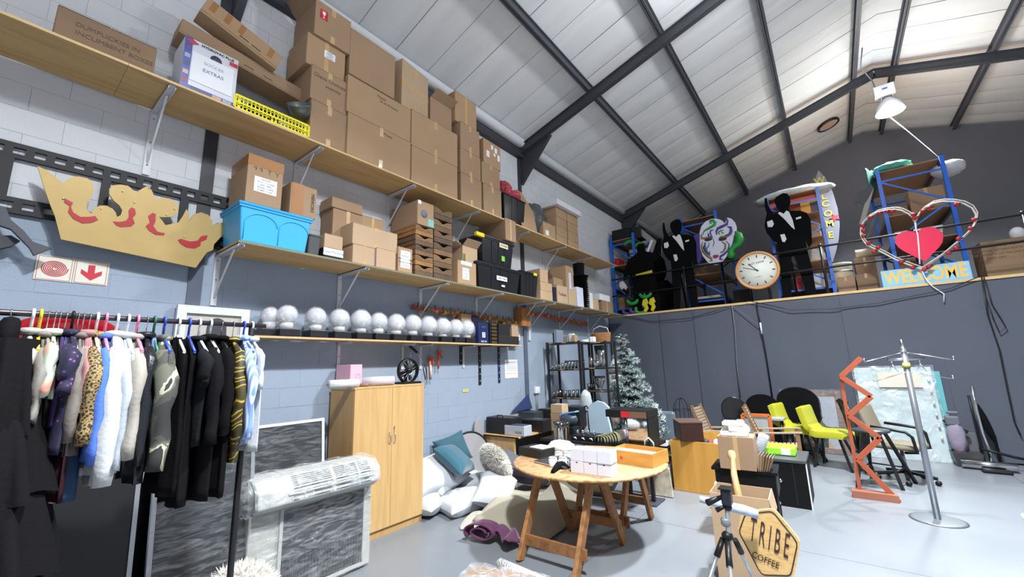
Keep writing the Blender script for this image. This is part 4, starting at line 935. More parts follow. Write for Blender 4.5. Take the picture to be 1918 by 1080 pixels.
# second layer of hems showing under the first
for (u, v, fm, nm, lb, ct_) in ((134, 935, 'cream', 'skirt', 'cream skirt hem showing below the navy floral dress', 'skirt'), (158, 930, 'jeans', 'jeans', 'dark blue jeans showing below the leopard print blouse', 'jeans'), (212, 905, 'cream', 'skirt', 'ivory skirt hem showing below the white coat', 'skirt'), (108, 1025, 'grey', 'scarf', 'long pale grey scarf hanging lowest beside the black gown', 'scarf')):
    garment(nm, lb, ct_, yat(u) + 0.012, zat(u, v, 1.86), FAB[fm], 0.1, 0.024, 0.02, 0, zat(u, 700), seed=u)
# the tiered black gown
y_ = yat(16)
t = thing('evening_gown', 'tiered black tulle gown filling the left edge of the picture', 'dress', (XR + 0.06, y_ - 0.02, 0.25))
def tier(z1_, z0_, r1, r2, sd, nm='tier'):
    def fn(a, b):
        an = 2 * math.pi * a; r = r1 + (r2 - r1) * (1 - b) ** 0.8
        w = 1 + (0.08 * math.sin(11 * an + sd) + 0.05 * math.sin(19 * an + sd * 2)) * (1.3 - b)
        return Vector((r * w * math.cos(an) * 1.25, r * w * math.sin(an) * 0.75, z0_ + (z1_ - z0_) * b + 0.015 * math.sin(7 * an + sd) * (1 - b)))
    MB().grid(60, 8, fn, cu=True).build(nm, FAB['black_soft'], t)
tier(1.68, 1.3, 0.13, 0.2, 1, 'bodice'); tier(1.35, 1.05, 0.18, 0.28, 2); tier(1.1, 0.75, 0.23, 0.34, 3); tier(0.8, 0.4, 0.28, 0.4, 4); tier(0.45, 0.0, 0.32, 0.43, 5)
for sx in (-1, 1): MB().tube([(sx * 0.13, 0, 1.62), (sx * 0.1, 0, 1.75), (0.0, 0, 1.74)], 0.03, 8).build('strap', FAB['black_soft'], t)
hanger(y_ - 0.02, 'wire', 'tiered black tulle gown')
garment('dress', 'plain black dress squeezed left of the tulle gown at the picture edge', 'dress', y_ - 0.2, 0.7, FAB['black'], 0.2, 0.05, seed=3)
hanger(y_ - 0.2, 'black', 'plain black dress at the picture edge')
# ================================================================ wrapped boards, heater and air conditioner behind the rack
ALU = mat('aluminium', (170, 172, 176), 0.35, 0.7); GLB = mat('board_black_gloss', (20, 21, 24), 0.22, var=0.2); FILMW = wrap_mat('stretch_film', fac=0.1, scale=5, stretch=(1, 1, 5))
def board(name, label, x, y0, y1, z1, lean, fw=0.025, face=GLB, frame=ALU, wrap=True, th=0.04):
    """a framed board leaning back on the wall, its foot at x"""
    t = thing(name, label, 'board', (x, (y0 + y1) / 2, 0), rot=(0, -lean, 0))
    w = y1 - y0
    MB().bb((-th, -w / 2 + fw, fw), (-0.008, w / 2 - fw, z1 - fw)).build('panel', face, t)
    for a, b in (((-th, -w / 2, 0), (0, -w / 2 + fw, z1)), ((-th, w / 2 - fw, 0), (0, w / 2, z1)), ((-th, -w / 2 + fw, z1 - fw), (0, w / 2 - fw, z1)), ((-th, -w / 2 + fw, 0), (0, w / 2 - fw, fw))):
        MB().bb(a, b).build('frame_bar', frame, t)
    if wrap:
        def fn(a, b): return Vector((0.006 + 0.008 * math.sin(a * 9 + b * 30) * math.sin(b * 11), -w / 2 - 0.004 + a * (w + 0.008), 0.01 + b * (z1 - 0.0)))
        MB().grid(14, 30, fn).build('plastic_film', FILMW, t)
    return t
q = P(253, 930, x=0.85)
board('black_board', 'black board with silver edge standing left behind the garments', 0.95, -0.45, 0.79, 1.35, 0.1, wrap=False, face=mat('board_black_matt', (16, 16, 18), 0.5))
board('wrapped_board', 'film-wrapped dark board with silver edge in the middle behind the garments', 1.03, 0.85, 1.47, 1.3, 0.14)
board('wrapped_board', 'film-wrapped dark board with white frame behind the air conditioner', 0.58, 1.28, 2.26, 1.3, 0.1, frame=WHITEM)
board('framed_canvas', 'beige canvas back in a dark frame squeezed beside the wardrobe', 0.42, 1.62, 2.36, 1.24, 0.1, face=mat('canvas_back', (170, 158, 132), 0.8), frame=BLACKM, wrap=False)
board('black_board', 'black board leaning behind the right end of the rail', 0.72, 0.8, 1.5, 1.05, 0.1, wrap=False)
HB = mat('heater_beige', (172, 174, 166), 0.45)
t = thing('cabinet_heater', 'beige and black glass-fronted heater wrapped in film, under the air conditioner', 'heater', (0.82, 1.95, 0))
MB().bb((0.64, 1.42, 0.03), (0.99, 2.45, 0.69)).build('casing', HB, t, world=True, bevel=0.012)
MB().bb((0.992, 1.66, 0.05), (1.0, 2.38, 0.67)).build('dark_front', mat('glass_front_black', (24, 26, 30), 0.15), t, world=True)
for a, b in (((0.99, 2.38, 0.03), (1.012, 2.45, 0.69)), ((0.99, 1.64, 0.03), (1.012, 1.665, 0.69)), ((0.99, 1.665, 0.03), (1.012, 2.38, 0.055))): MB().bb(a, b).build('frame_bar', HB, t, world=True)
m = MB()
for k in range(26): m.bb((1.0, 1.68 + k * 0.027, 0.06), (1.003, 1.69 + k * 0.027, 0.3))
m.build('mesh_grille', BLACKM, t, world=True, kind='stuff')
for yv in (1.5, 2.4): MB().bb((0.7, yv - 0.03, 0.0), (0.96, yv + 0.03, 0.03)).build('foot', HB, t, world=True)
def fn(a, b): return Vector((1.018 + 0.006 * math.sin(a * 11 + b * 17), 1.415 + a * 1.04, 0.02 + b * 0.67))
MB().grid(20, 20, fn).build('plastic_film', wrap_mat('stretch_film_bright', fac=0.16, scale=4, stretch=(1, 1.2, 6)), t, world=True)
def fn(a, b): return Vector((0.63 + a * 0.37, 1.412 + 0.005 * math.sin(a * 11 + b * 17), 0.02 + b * 0.67))
MB().grid(8, 20, fn).build('plastic_film', wrap_mat('stretch_film_bright', fac=0.16), t, world=True)
# air conditioner
ACM = mat('ac_white', (186, 188, 182), 0.4)
t = thing('air_conditioner', 'white split air conditioner unit wrapped in plastic lying on the heater', 'air conditioner', (0.95, 1.95, 0.7), rz=-0.02)
prof = [(-0.16, 0.0), (0.1, 0.0), (0.175, 0.05), (0.16, 0.16), (0.08, 0.235), (-0.16, 0.245)]
MB().prism([(-x, z) for x, z in prof][::-1], (0, 0.5, 0), -EX, EZ, 1.02).build('casing', ACM, t, bevel=0.012)
d1 = Vector((0.16 - 0.08, 0, 0.16 - 0.235)); 
SLAT = mat('vent_dark', (70, 72, 74), 0.6)
for (y0_, y1_) in ((-0.26, 0.06), (0.09, 0.3), (0.32, 0.42)):
    m = MB(); n_s = 6
    for k in range(n_s):
        f_ = 0.1 + 0.8 * k / (n_s - 1); px, pz = 0.16 - 0.08 * f_, 0.16 + 0.075 * f_
        m.bar((px + 0.002, y0_, pz + 0.001), (px + 0.002, y1_, pz + 0.001), 0.006, 0.006)
    m.build('vent_slot', SLAT, t, kind='stuff')
    m = MB()
    for k in range(4):
        f_ = 0.15 + 0.25 * k; px, pz = 0.175 - 0.015 * f_, 0.05 + 0.11 * f_
        m.bar((px + 0.001, y0_, pz), (px + 0.001, y1_, pz), 0.006, 0.006)
    m.build('outlet_slot', SLAT, t, kind='stuff')
MB().bar((0.172, -0.3, 0.115), (0.172, 0.45, 0.115), 0.01, 0.012).build('trim_bar', ACM, t)
def fn(a, b):
    k = b * (len(prof) - 1); i_ = min(int(k), len(prof) - 2); f_ = k - i_
    x = prof[i_][0] * (1 - f_) + prof[i_ + 1][0] * f_; z = prof[i_][1] * (1 - f_) + prof[i_ + 1][1] * f_
    return Vector((x * 1.04 + 0.006 * math.sin(a * 31 + b * 7), -0.54 + a * 1.06, z * 1.03 + 0.004 + 0.006 * math.sin(a * 23 - b * 9)))
MB().grid(40, 26, fn).build('plastic_film', wrap_mat('film_crinkled', fac=0.3, scale=12), t)
m = MB(); m.ball((0.0, -0.55, 0.11), (0.13, 0.06, 0.13), 16, 10, noise=0.12); m.build('bunched_film', wrap_mat('film_crinkled', fac=0.3, scale=12), t)
def fur(c, r, n, ln, seed=0, wid=0.006, R=None, flat=1.0):
    rr = random.Random(seed); m = MB(); c = Vector(c)
    for _ in range(n):
        a = rr.uniform(0, 6.28); zz = rr.uniform(-0.9, 1); s_ = math.sqrt(max(0, 1 - zz * zz))
        nrm = Vector((s_ * math.cos(a), s_ * math.sin(a), zz)); p = Vector((nrm.x * r[0], nrm.y * r[1], nrm.z * r[2]))
        dr = (nrm + Vector((rr.uniform(-.6, .6), rr.uniform(-.6, .6), rr.uniform(-.8, .2)))).normalized() * ln * rr.uniform(0.6, 1.3)
        sd = nrm.cross(Vector((rr.uniform(-1, 1), rr.uniform(-1, 1), 0.3))).normalized() * wid
        q0, q1, q2 = p - sd, p + sd, p + dr
        if R is not None: q0, q1, q2 = R @ q0, R @ q1, R @ q2
        m.add([c + q0, c + q1, c + q2], [(0, 1, 2)], 0, False)
    return m
FURW = mat('fluffy_white', (226, 222, 214), 0.95, var=0.08, sheen=0.3)
pz = P(440, 1052, x=1.45)
t = thing('fluffy_pouf', 'fluffy white long-haired pouf at the bottom edge before the heater', 'pouf', (1.45, 1.2, 0))
MB().ball((0, 0, 0.27), (0.2, 0.24, 0.265), 20, 12).build('body', FURW, t)
fur((0, 0, 0.27), (0.2, 0.24, 0.265), 5200, 0.05, 1).build('long_pile', FURW, t, kind='stuff')
# ================================================================ wardrobe
BEECH = ramp_mat('beech_laminate', [(0.3, (188, 150, 98)), (0.6, (202, 166, 112)), (0.85, (182, 144, 92))], 2.5, 6, 0.45, stretch=(6, 6, 0.5), distort=0.4)
BEECH2 = ramp_mat('beech_laminate_dark', [(0.3, (174, 136, 86)), (0.7, (188, 150, 96))], 2.5, 6, 0.45, stretch=(6, 6, 0.5))
wx, wy0, wy1, wz = 0.55, 2.52, 3.47, 1.575
t = thing('wardrobe', 'tall beech-effect two-door wardrobe against the left wall', 'wardrobe', (0.3, 3.0, 0))
wy0 = 2.53
MB().bb((0.06, wy0, 0), (wx - 0.02, wy0 + 0.02, wz - 0.02)).build('side_panel', BEECH2, t, world=True)
MB().bb((0.06, wy1 - 0.02, 0), (wx - 0.02, wy1, wz - 0.02)).build('side_panel', BEECH2, t, world=True)
MB().bb((0.05, wy0 - 0.005, wz - 0.02), (wx, wy1 + 0.005, wz)).build('top_panel', BEECH, t, world=True, bevel=0.003)
MB().bb((0.06, wy0 + 0.02, 0.08), (0.07, wy1 - 0.02, wz - 0.02)).build('back_panel', BEECH2, t, world=True)
MB().bb((wx - 0.04, wy0, 0.0), (wx - 0.022, wy1, 0.075)).build('plinth', BEECH2, t, world=True)
ym = (wy0 + wy1) / 2 + 0.0
ym = P(733, 850, x=wx).y
for a, b, s_ in ((wy0 + 0.002, ym - 0.002, 1), (ym + 0.002, wy1 - 0.002, -1)):
    d = MB().bb((wx - 0.02, a, 0.08), (wx, b, wz - 0.022)).build('door', BEECH, t, world=True, bevel=0.0015)
    yh = (b - 0.03) if s_ > 0 else (a + 0.03)
    MB().tube([(wx, yh, 0.94), (wx + 0.022, yh + 0.006, 0.955), (wx + 0.026, yh, 1.0), (wx + 0.022, yh - 0.006, 1.045), (wx, yh, 1.06)], 0.005, 8).shift(-Vector(t.location)).build('handle', CHROME, d)
k = MB().lathe([(0.012, 0), (0.012, 0.004), (0, 0.005)], 14, c=(wx, ym + 0.03, 1.11), R=Matrix.Rotation(math.pi / 2, 3, 'Y')); k.bb((wx, ym + 0.028, 1.08), (wx + 0.02, ym + 0.032, 1.125))
k.shift(-Vector(t.location)).build('key', CHROME, d)
# things on the wardrobe
PK = mat('box_pink', (226, 176, 192), 0.6); 
A = P(657, 682, x=0.36); B = P(679, 681, x=0.36)
q = carton('pale pink box with a faint round emblem on top of the wardrobe', (0.2, (A.y + B.y) / 2, wz + 0.001), B.y - A.y, 0.3, A.z - wz, mm=PK, tape='n', gap=False)
q.location.x = 0.21
MB().lathe([(0.03, 0), (0.03, 0.001), (0.026, 0.001), (0.026, 0)], 18, c=(0.151, 0.02, (A.z - wz) * 0.45), R=Matrix.Rotation(math.pi / 2, 3, 'Y')).build('emblem', mat('emblem_rose', (196, 140, 158), 0.6), q)
def roll(label, p, q, r, mm, core=True, name='paper_roll', inner=0.25):
    p = Vector(p); q = Vector(q)
    t = thing(name, label, 'roll', (p + q) / 2 - Vector((0, 0, r)))
    d = (q - p); R = d.to_track_quat('Z', 'Y').to_matrix(); L_ = d.length
    MB().lathe([(r * inner, 0), (r, 0), (r, L_), (r * inner, L_), (r * inner, 0)], 24, c=p, R=R).build('sheet', mm, t, world=True)
    if core: MB().lathe([(r * inner * 0.6, -0.02), (r * inner, -0.02), (r * inner, L_ + 0.02), (r * inner * 0.6, L_ + 0.02), (r * inner * 0.6, -0.02)], 16, c=p, R=R).build('core', mat('tube_card', (150, 120, 100), 0.8), t, world=True)
    return t
a = P(617, 718, x=0.47).y; b = P(668, 718, x=0.47).y
roll('thick roll of clear wrap at the front left corner of the wardrobe top', (0.46, a, wz + 0.048), (0.5, b, wz + 0.048), 0.045, mat('roll_translucent', (208, 212, 214), 0.25, var=0.05))
a = P(676, 718, x=0.4).y; b = P(688, 720, x=0.4).y
roll('small empty cardboard core between the two rolls on the wardrobe', (0.33, a, wz + 0.02), (0.47, b - 0.02, wz + 0.02), 0.018, mat('tube_card', (150, 120, 100), 0.8), core=False, inner=0.6)
a = P(682, 713, x=0.4).y; b = P(738, 710, x=0.46).y
roll('rolled translucent film lying right of centre on the wardrobe', (0.3, a + 0.02, wz + 0.055), (0.46, b, wz + 0.055), 0.053, mat('film_roll_lilac', (196, 192, 208), 0.3), core=False, inner=0.9)
# fan guard
yc = P(764, 694, x=0.3).y; zc = P(764, 694, x=0.3).z
t = thing('desk_fan', 'black round caged fan standing at the right end of the wardrobe top', 'fan', (0.3, yc, wz))
R_ = Matrix.Rotation(math.pi / 2, 3, 'Y'); zr = zc - wz
MB().lathe([(0.15, -0.03), (0.165, 0.0), (0.15, 0.035), (0.14, 0.03), (0.15, 0.0), (0.14, -0.025)], 36, c=(0, 0, zr), R=R_).build('rim', BLACKP, t)
for k in range(14):
    a = k * math.pi * 2 / 14
    MB().tube([(0.045, 0.03 * math.cos(a), zr + 0.03 * math.sin(a)), (0.03, 0.15 * math.cos(a), zr + 0.15 * math.sin(a))], 0.003, 5).build('guard_wire', CHROME, t)
for k in range(4):
    a = k * math.pi / 2 + 0.4; MB().bar((0, 0, zr), (0, 0.12 * math.cos(a), zr + 0.12 * math.sin(a)), 0.07, 0.006, up=(1, 0.3, 0)).build('blade', BLACKP, t)
MB().lathe([(0.035, -0.03), (0.035, 0.045), (0, 0.048)], 18, c=(0, 0, zr), R=R_).build('hub', BLACKP, t)
MB().bb((-0.1, -0.14, 0), (0.1, 0.14, 0.025)).bb((-0.06, -0.02, 0.02), (-0.035, 0.02, zr - 0.02)).build('base', BLACKP, t, bevel=0.004)
# tools under the lowest shelf
y_ = P(770, 650, x=0.12).y
m = MB(); a = P(766, 646, x=0.12); b = P(781, 660, x=0.12); c_ = P(795, 683, x=0.12); d_ = P(773, 692, x=0.12); e_ = P(799, 710, x=0.12)
t = thing('folding_trowel', 'black-handled scissor-shaped tool with steel rods hanging under the lowest shelf', 'tool', Vector((0.12, a.y, e_.z - 0.02)))
MB().bar(a, b, 0.03, 0.03).build('handle', BLACKP, t, world=True, bevel=0.006)
MB().tube([a, d_], 0.006, 8).build('rod', CHROME, t, world=True)
MB().tube([b, c_], 0.004, 8).build('rod', CHROME, t, world=True)
MB().tube([c_, c_ + Vector((0, -0.02, -0.06)), e_ + Vector((0, -0.02, 0)), e_ + Vector((0, 0.01, 0.01)), c_ + Vector((0, 0.03, -0.05))], 0.007, 8, closed=True).build('grip', BLACKP, t, world=True)
MB().tube([a + Vector((-0.1, 0, 0.04)), a + Vector((0, 0, 0.035)), a], 0.004, 6).build('hook', STEEL, t, world=True)
OR = mat('tool_orange', (206, 84, 44), 0.4)
def gun(pix, label, w_, cart):
    a = P(*pix[0], x=0.06); b = P(*pix[1], x=0.06)
    t = thing('caulking_gun', label, 'tool', (0.05, a.y, b.z))
    MB().tube([a, b], w_, 12).build('cradle', OR, t, world=True)
    MB().bar(a + Vector((0, 0.02, -0.01)), a + Vector((0, 0.075, -0.09)), 0.016, 0.022).build('trigger', OR, t, world=True)
    MB().bar(a + Vector((0, -0.015, 0.0)), a + Vector((0, 0.07, 0.0)), 0.02, 0.03).build('handle', OR, t, world=True)
    MB().tube([a + Vector((0, 0, 0.1)), a], 0.003, 6).build('plunger', STEEL, t, world=True)
    if cart: MB().tube([a.lerp(b, 0.35) + Vector((0.014, 0, 0)), b + Vector((0.014, 0, 0.01))], w_ * 0.8, 12).build('cartridge', mat('cartridge_print', (206, 206, 190), 0.4, var=0.5, scale=16), t, world=True)
gun(((805, 669), (806, 710)), 'orange caulking gun with a printed cartridge hanging under the lowest shelf', 0.017, True)
gun(((821, 658), (821, 690)), 'empty rusty-orange caulking gun hanging right of the printed one', 0.014, False)
NAVY = mat('navy_metal', (34, 42, 84), 0.4)
def lbr(u0, u1, v0, v1, label, mm, arm=0.26):
    a = P(u0, v0, x=0.02); b = P(u1, v1, x=0.02)
    t = thing('angle_bracket', label, 'bracket', (0.02, (a.y + b.y) / 2, b.z))
    yv = (a.y + b.y) / 2
    MB().bb((0.006, yv - 0.028, b.z), (0.014, yv + 0.028, S3 - 0.024)).build('wall_plate', mm, t, world=True)
    MB().bb((0.014, yv - 0.028, S3 - 0.032), (arm, yv + 0.028, S3 - 0.024)).build('arm', mm, t, world=True)
    for k in range(5): MB().ball((0.0145, yv, b.z + 0.06 + k * 0.11), (0.002, 0.008, 0.012), 8, 4).build('slot', WHITEM, t, world=True)
lbr(862, 866, 650, 682, 'short black angle bracket under the right half of the lowest shelf', BLACKM)
lbr(898, 901, 655, 720, 'long black angle bracket under the lowest shelf, left of the navy one', BLACKM)
lbr(933, 938, 655, 716, 'long navy angle bracket at the right end of the lowest shelf', NAVY)
# notice, sticker, switch
t = thing('wall_notice', 'white printed paper notice taped to the wall beside the slate post', 'notice', (0.005, 5.95, 1.54))
MB().bb((0.0045, 5.76, 1.545), (0.0065, 6.13, 1.87)).build('sheet', PAPER, t, world=True)
text('ATTENTION ALL STAFF', (0.007, 5.945, 1.82), EY, EZ, 0.03, SR, t, width=0.27, world=True)
for k, s_ in enumerate(('please return all items to the', 'shelves after every event hire', 'boxes must be labelled clearly', 'and kept closed at all times')): text(s_, (0.007, 5.945, 1.775 - k * 0.03), EY, EZ, 0.02, mat('print_grey', (130, 130, 140), 0.8), t, width=0.3, world=True)
text('thank you for your help', (0.007, 5.945, 1.63), EY, EZ, 0.02, SR, t, width=0.28, world=True)
a = P(872, 731, x=0.005)
t = thing('wall_sticker', 'small yellow sticker on the blue wall below the orange caulking guns', 'sticker', a)
MB().box((0.002, 0, 0), (0.003, 0.12, 0.045)).build('label_sheet', mat('sticker_yellow', (212, 204, 130), 0.6), t); text('2014', (0.004, 0, 0), EY, EZ, 0.035, mat('print_olive', (150, 140, 60), 0.7), t)
a = P(1004, 730, x=0.01)
t = thing('wall_socket', 'white wall socket box with two pipes below it, right of the slate post', 'switch', (0.005, a.y, a.z - 0.06))
MB().bb((0.0, -0.075, 0), (0.05, 0.075, 0.12)).build('box', WHITEP, t, bevel=0.008)
MB().bb((0.05, -0.02, 0.03), (0.056, 0.02, 0.09)).build('rocker', WHITEP, t, bevel=0.003)
for s_ in (-1, 1): MB().tube([(0.02, s_ * 0.025, 0), (0.02, s_ * 0.025, -0.32)], 0.007, 8).build('pipe', mat('pipe_grey', (150, 152, 158), 0.5), t)
# ---------------------------------------------------------------- things on the lowest shelf
GLOBE = mat('opal_glass', (212, 214, 220), 0.2, var=0.02, coat=0.3)
GW = wrap_mat('globe_bag', fac=0.26, scale=14, bump=1.0)
def globe(u, v, rpx, x, label, group):
    c = P(u, v, x=x); e = P(u + rpx, v, x=x); r = min(0.125, max(0.085, (e - c).length * 0.92))
    zb = S3 + 0.001
    zc_ = max(c.z, zb + 0.09 + r); 
    t = thing('globe_lamp', label, 'lamp', (x, c.y, zb), group=group)
    MB().box((0, 0, 0.04), (0.2, 0.2, 0.078)).build('base_box', mat('base_black', (34, 34, 38), 0.35), t, bevel=0.006)
    MB().lathe([(0.0, 0.079), (0.062, 0.079), (0.062, zc_ - zb - r * 0.8), (0.0, zc_ - zb - r * 0.8)], 18).build('collar', WHITEP, t)
    MB().ball((0, 0, zc_ - zb), r, 24, 14).build('globe', GLOBE, t)
    rr = random.Random(int(u)); m = MB(); m.ball((0, 0, zc_ - zb - 0.03), (r * 1.12, r * 1.12, r * 1.1 + 0.03), 22, 14, noise=0.045, rnd=rr); m.build('plastic_bag', GW, t)
names = ['first', 'second', 'third', 'fourth', 'fifth', 'sixth', 'seventh', 'eighth', 'ninth', 'tenth', 'eleventh']
for i, (u, v, r) in enumerate([(538, 590, 20), (592, 594, 19), (636, 597, 18), (676, 599, 18), (709, 602, 15), (742, 605, 15), (773, 606, 14), (802, 609, 14), (829, 612, 13), (853, 614, 12), (874, 615, 12)]):
    globe(u, v, r, 0.22, 'white globe lamp wrapped in clear plastic, %s of the front row from the left' % names[i], 'wrapped globe lamps on the lowest shelf')
globe(506, 591, 18, 0.13, 'wrapped white globe lamp at the far left end, set back against the wall', 'wrapped globe lamps on the lowest shelf')
# right end of the lowest shelf
def sbox(label, a, b, xf, zb, dep, **k): return pbox(label, a, b, xf, zb, dep, **k)
NB = mat('box_navy_blue', (30, 44, 92), 0.35)
sbox('brown carton flap showing behind the navy boxes on the lowest shelf', (864, 585), (886, 590), 0.13, S3, 0.1, c=1, tape='n')
q, _ = sbox('dark navy box standing behind the printed navy box', (885, 590), (897, 592), 0.16, S3, 0.12, mm=mat('box_dark_navy', (24, 30, 60), 0.4), tape='n')
q, _ = sbox('navy blue box with a white square label on the lowest shelf', (896, 604), (915, 605), 0.3, S3, 0.12, mm=NB, tape='n', gap=False, stickers=((0.0, 0.42, 0.07, 0.08, PAPER, ('\u25A0\u25A0', '\u25A0\u25A0')),), letters=(('SATIN', 0, 0.8, 0.035, mat('foil_gold', (190, 160, 90), 0.3, 0.5)), ('PRO 20', 0, 0.1, 0.04, PAPER)))
y0_, y1_ = P(917, 620, x=0.3).y, P(932, 620, x=0.3).y
zt_ = P(925, 604, x=0.3).z; n_ = 6; hh = (zt_ - S3) / n_
for k in range(n_):
    q = carton('flat black box with gold lettering, %s in the small stack on the lowest shelf' % ORD[k], (0.2, (y0_ + y1_) / 2, S3 + 0.001 + k * hh), y1_ - y0_ - 0.01, 0.19, hh - 0.001, mm=mat('box_black_gloss', (24, 22, 20), 0.4), tape='n', gap=False, letters=(('GOLD', 0.1, 0.5, hh * 0.75, mat('foil_gold', (190, 160, 90), 0.3, 0.5)),), group='flat black boxes with gold lettering')
q, _ = sbox('low black open display box at the right end of the lowest shelf', (934, 629), (972, 628), 0.3, S3, 0.24, mm=mat('box_black_matt', (34, 33, 34), 0.6), tape='n', gap=False)
q, _2 = sbox('black and cream folded card box standing behind the open display box', (934, 606), (955, 606), 0.14, S3, 0.1, mm=mat('box_black_matt', (34, 33, 34), 0.6), tape='n', gap=False)
q, _2 = sbox('cream folded flap box at the very right end of the lowest shelf', (958, 606), (971, 606), 0.1, S3, 0.07, c=3, tape='n', gap=False)
# ---------------------------------------------------------------- hook rails with paper garlands, wooden block
def garland(label, a, b, x, base, cols, n, seed):
    A = P(*a, x=x); B = P(*b, x=x)
    t = thing('garland_rail', label, 'garland', A.lerp(B, 0.5))
    rr = random.Random(seed)
    MB().bar(A, B, 0.03, 0.06, up=EZ).build('rail', base, t, world=True)
    for k in range(int(n / 4)):
        p = A.lerp(B, (k + 0.5) / (n / 4)); MB().tube([p + Vector((0.01, 0, 0.02)), p + Vector((0.03, 0, 0.05)), p + Vector((0.02, 0, 0.075))], 0.006, 6).build('hook', BLACKM, t, world=True)
    for k in range(n):
        p = A.lerp(B, (k + rr.random()) / n) + Vector((0.03, 0, rr.uniform(-0.06, 0.03))); m = MB(); s_ = rr.uniform(0.025, 0.05); ph = rr.uniform(0, 3)
        pts = [((s_ if j % 2 else s_ * 0.45) * math.cos(ph + j * math.pi / 5), (s_ if j % 2 else s_ * 0.45) * math.sin(ph + j * math.pi / 5)) for j in range(10)]
        m.prism(pts, p, (Vector((rr.uniform(-.6, .6), 1, 0))).normalized(), EZ, 0.006); m.build('flower', cols[rr.randrange(len(cols))], t, world=True)
FC = [mat('paper_%d' % i, c, 0.6) for i, c in enumerate(((176, 120, 60), (170, 90, 110), (190, 170, 70), (150, 60, 50), (210, 110, 60), (120, 130, 70), (150, 120, 160)))]
garland('wooden hook rail strung with pink and yellow paper flowers above the lowest shelf', (772, 575), (966, 603), 0.06, mat('rail_brown', (136, 88, 56), 0.6), FC, 60, 1)
garland('orange and green rail of paper flowers right of the wooden block', (988, 585), (1100, 608), 0.08, mat('rail_orange', (200, 90, 50), 0.5), FC, 36, 2)
a = P(969, 577, x=0.1); b = P(986, 612, x=0.1)
MB().bb((0.03, a.y, b.z), (0.2, b.y, a.z)).solo('wooden_box', ramp_mat('varnished_wood', [(0.3, (140, 90, 50)), (0.7, (176, 120, 66))], 2, 5, 0.4, stretch=(4, 4, 0.6)), 'varnished wooden box fixed over the slate post below the middle shelf', 'box', bevel=0.004)
for u in (887 + 85, 992):
    p = P(u, 612, x=0.03)
    MB().bb((0.006, p.y - 0.03, p.z - 0.26), (0.03, p.y + 0.03, p.z)).solo('wall_channel', WHITEM, 'white slotted wall channel %s the slate post below the wooden box' % ('left of' if u < 980 else 'right of'), 'bracket', bevel=0.003)
# ================================================================ pillows against the wall
def pillow(name, label, cat, c, size, rot, mm, seed=0, wr=0.0, group=None, film=None):
    """a stuffed cushion with drawn-in edges and pulled corners"""
    w, d, h = size; R = Euler(rot).to_matrix()
    t = thing(name, label, cat, c, group=group); t.rotation_euler = rot
    rr = random.Random(seed); n = 25; ph = [rr.uniform(0, 6) for _ in range(4)]
    m = MB()
    for sg in (1, -1):
        def fn(a, b):
            x, y = 2 * a - 1, 2 * b - 1
            pr = max(0, (1 - x ** 4)) ** 0.55 * max(0, (1 - y ** 4)) ** 0.55
            k = 1 - 0.09 * (1 - abs(x) ** 2) * abs(y) ** 3; k2 = 1 - 0.09 * (1 - abs(y) ** 2) * abs(x) ** 3
            wz_ = wr * (math.sin(5 * x + ph[0] + 3 * y) + math.sin(7 * y + ph[1] - 4 * x)) * pr
            return Vector((x * w / 2 * k2, y * d / 2 * k, sg * h / 2 * pr + wz_))
        g = MB().grid(n, n, fn)
        if sg < 0: g.f = [q[::-1] for q in g.f]
        m.add(g.v, g.f, 0, True)
    m.build('cover', mm, t)
    return t
WPIL = mat('pillow_white', (196, 200, 206), 0.6, bump=0.3, bscale=9, var=0.05); PF = wrap_mat('pillow_film', fac=0.3, scale=9)
TEAL = mat('velvet_teal', (20, 84, 104), 0.7, var=0.15, scale=5, sheen=0.5)
def fl_(u, v, z): return P(u, v, z=z)
base = [(0.36, 3.72, 0.14, (0, 0.1, 0.3), 1, 'plump white pillow, lowest left against the wardrobe'), (0.7, 4.0, 0.11, (0.1, 0, -0.2), 2, 'white pillow lying low in the middle of the pile, partly covered'),
        (0.3, 4.0, 0.32, (0.15, 0.2, 0.2), 3, 'white pillow in plastic below the teal cushions'), (1.02, 4.25, 0.22, (0.25, 0.2, 0.6), 4, 'white pillow with small printed marks, front right of the pile'), (0.3, 4.55, 0.15, (0, 0.1, 0), 5, 'white pillow against the wall behind the pile'), (0.36, 3.7, 0.42, (0.3, 0.9, 0), 6, 'white pillow standing on edge beside the wardrobe')]
for x, y, z, r_, sd, lb in base: q = pillow('pillow', lb, 'pillow', (x, y, z), (0.5, 0.66, 0.24), r_, WPIL, sd, 0.008)
pillow('teal_cushion', 'bright teal velvet cushion lying in front on the white pillows', 'cushion', (0.5, 4.05, 0.57), (0.5, 0.56, 0.2), (-0.15, 0.65, 0.35), TEAL, 8)
pillow('teal_cushion', 'darker teal velvet cushion standing behind the bright one', 'cushion', (0.2, 4.3, 0.62), (0.42, 0.48, 0.15), (0.55, 1.1, 0.2), mat('velvet_teal_dark', (20, 78, 94), 0.7, var=0.15, sheen=0.4), 9)
q = pillow('fluffy_cushion', 'long-haired cream fluffy cushion slumped right of the teal cushions', 'cushion', (0.78, 4.55, 0.46), (0.4, 0.62, 0.2), (-0.75, 0.62, 0.15), FURW, 10)
fur((0, 0, 0), (0.235, 0.36, 0.12), 12000, 0.045, 3, wid=0.006).build('long_pile', FURW, q, kind='stuff')
m = MB(); R_ = Euler((0, -0.3, 0)).to_matrix()
t = thing('upholstered_backrest', 'grey rounded upholstered panel with dark piping leaning on the wall beside the desk', 'backrest', (0.2, 4.72, 0.0), rot=(0, -0.2, 0))
pts = [(0.42 * math.cos(a) * (1 if a < 1.57 else 1.1), 0.44 + 0.36 * math.sin(a)) for a in [math.pi * k / 16 for k in range(17)]]
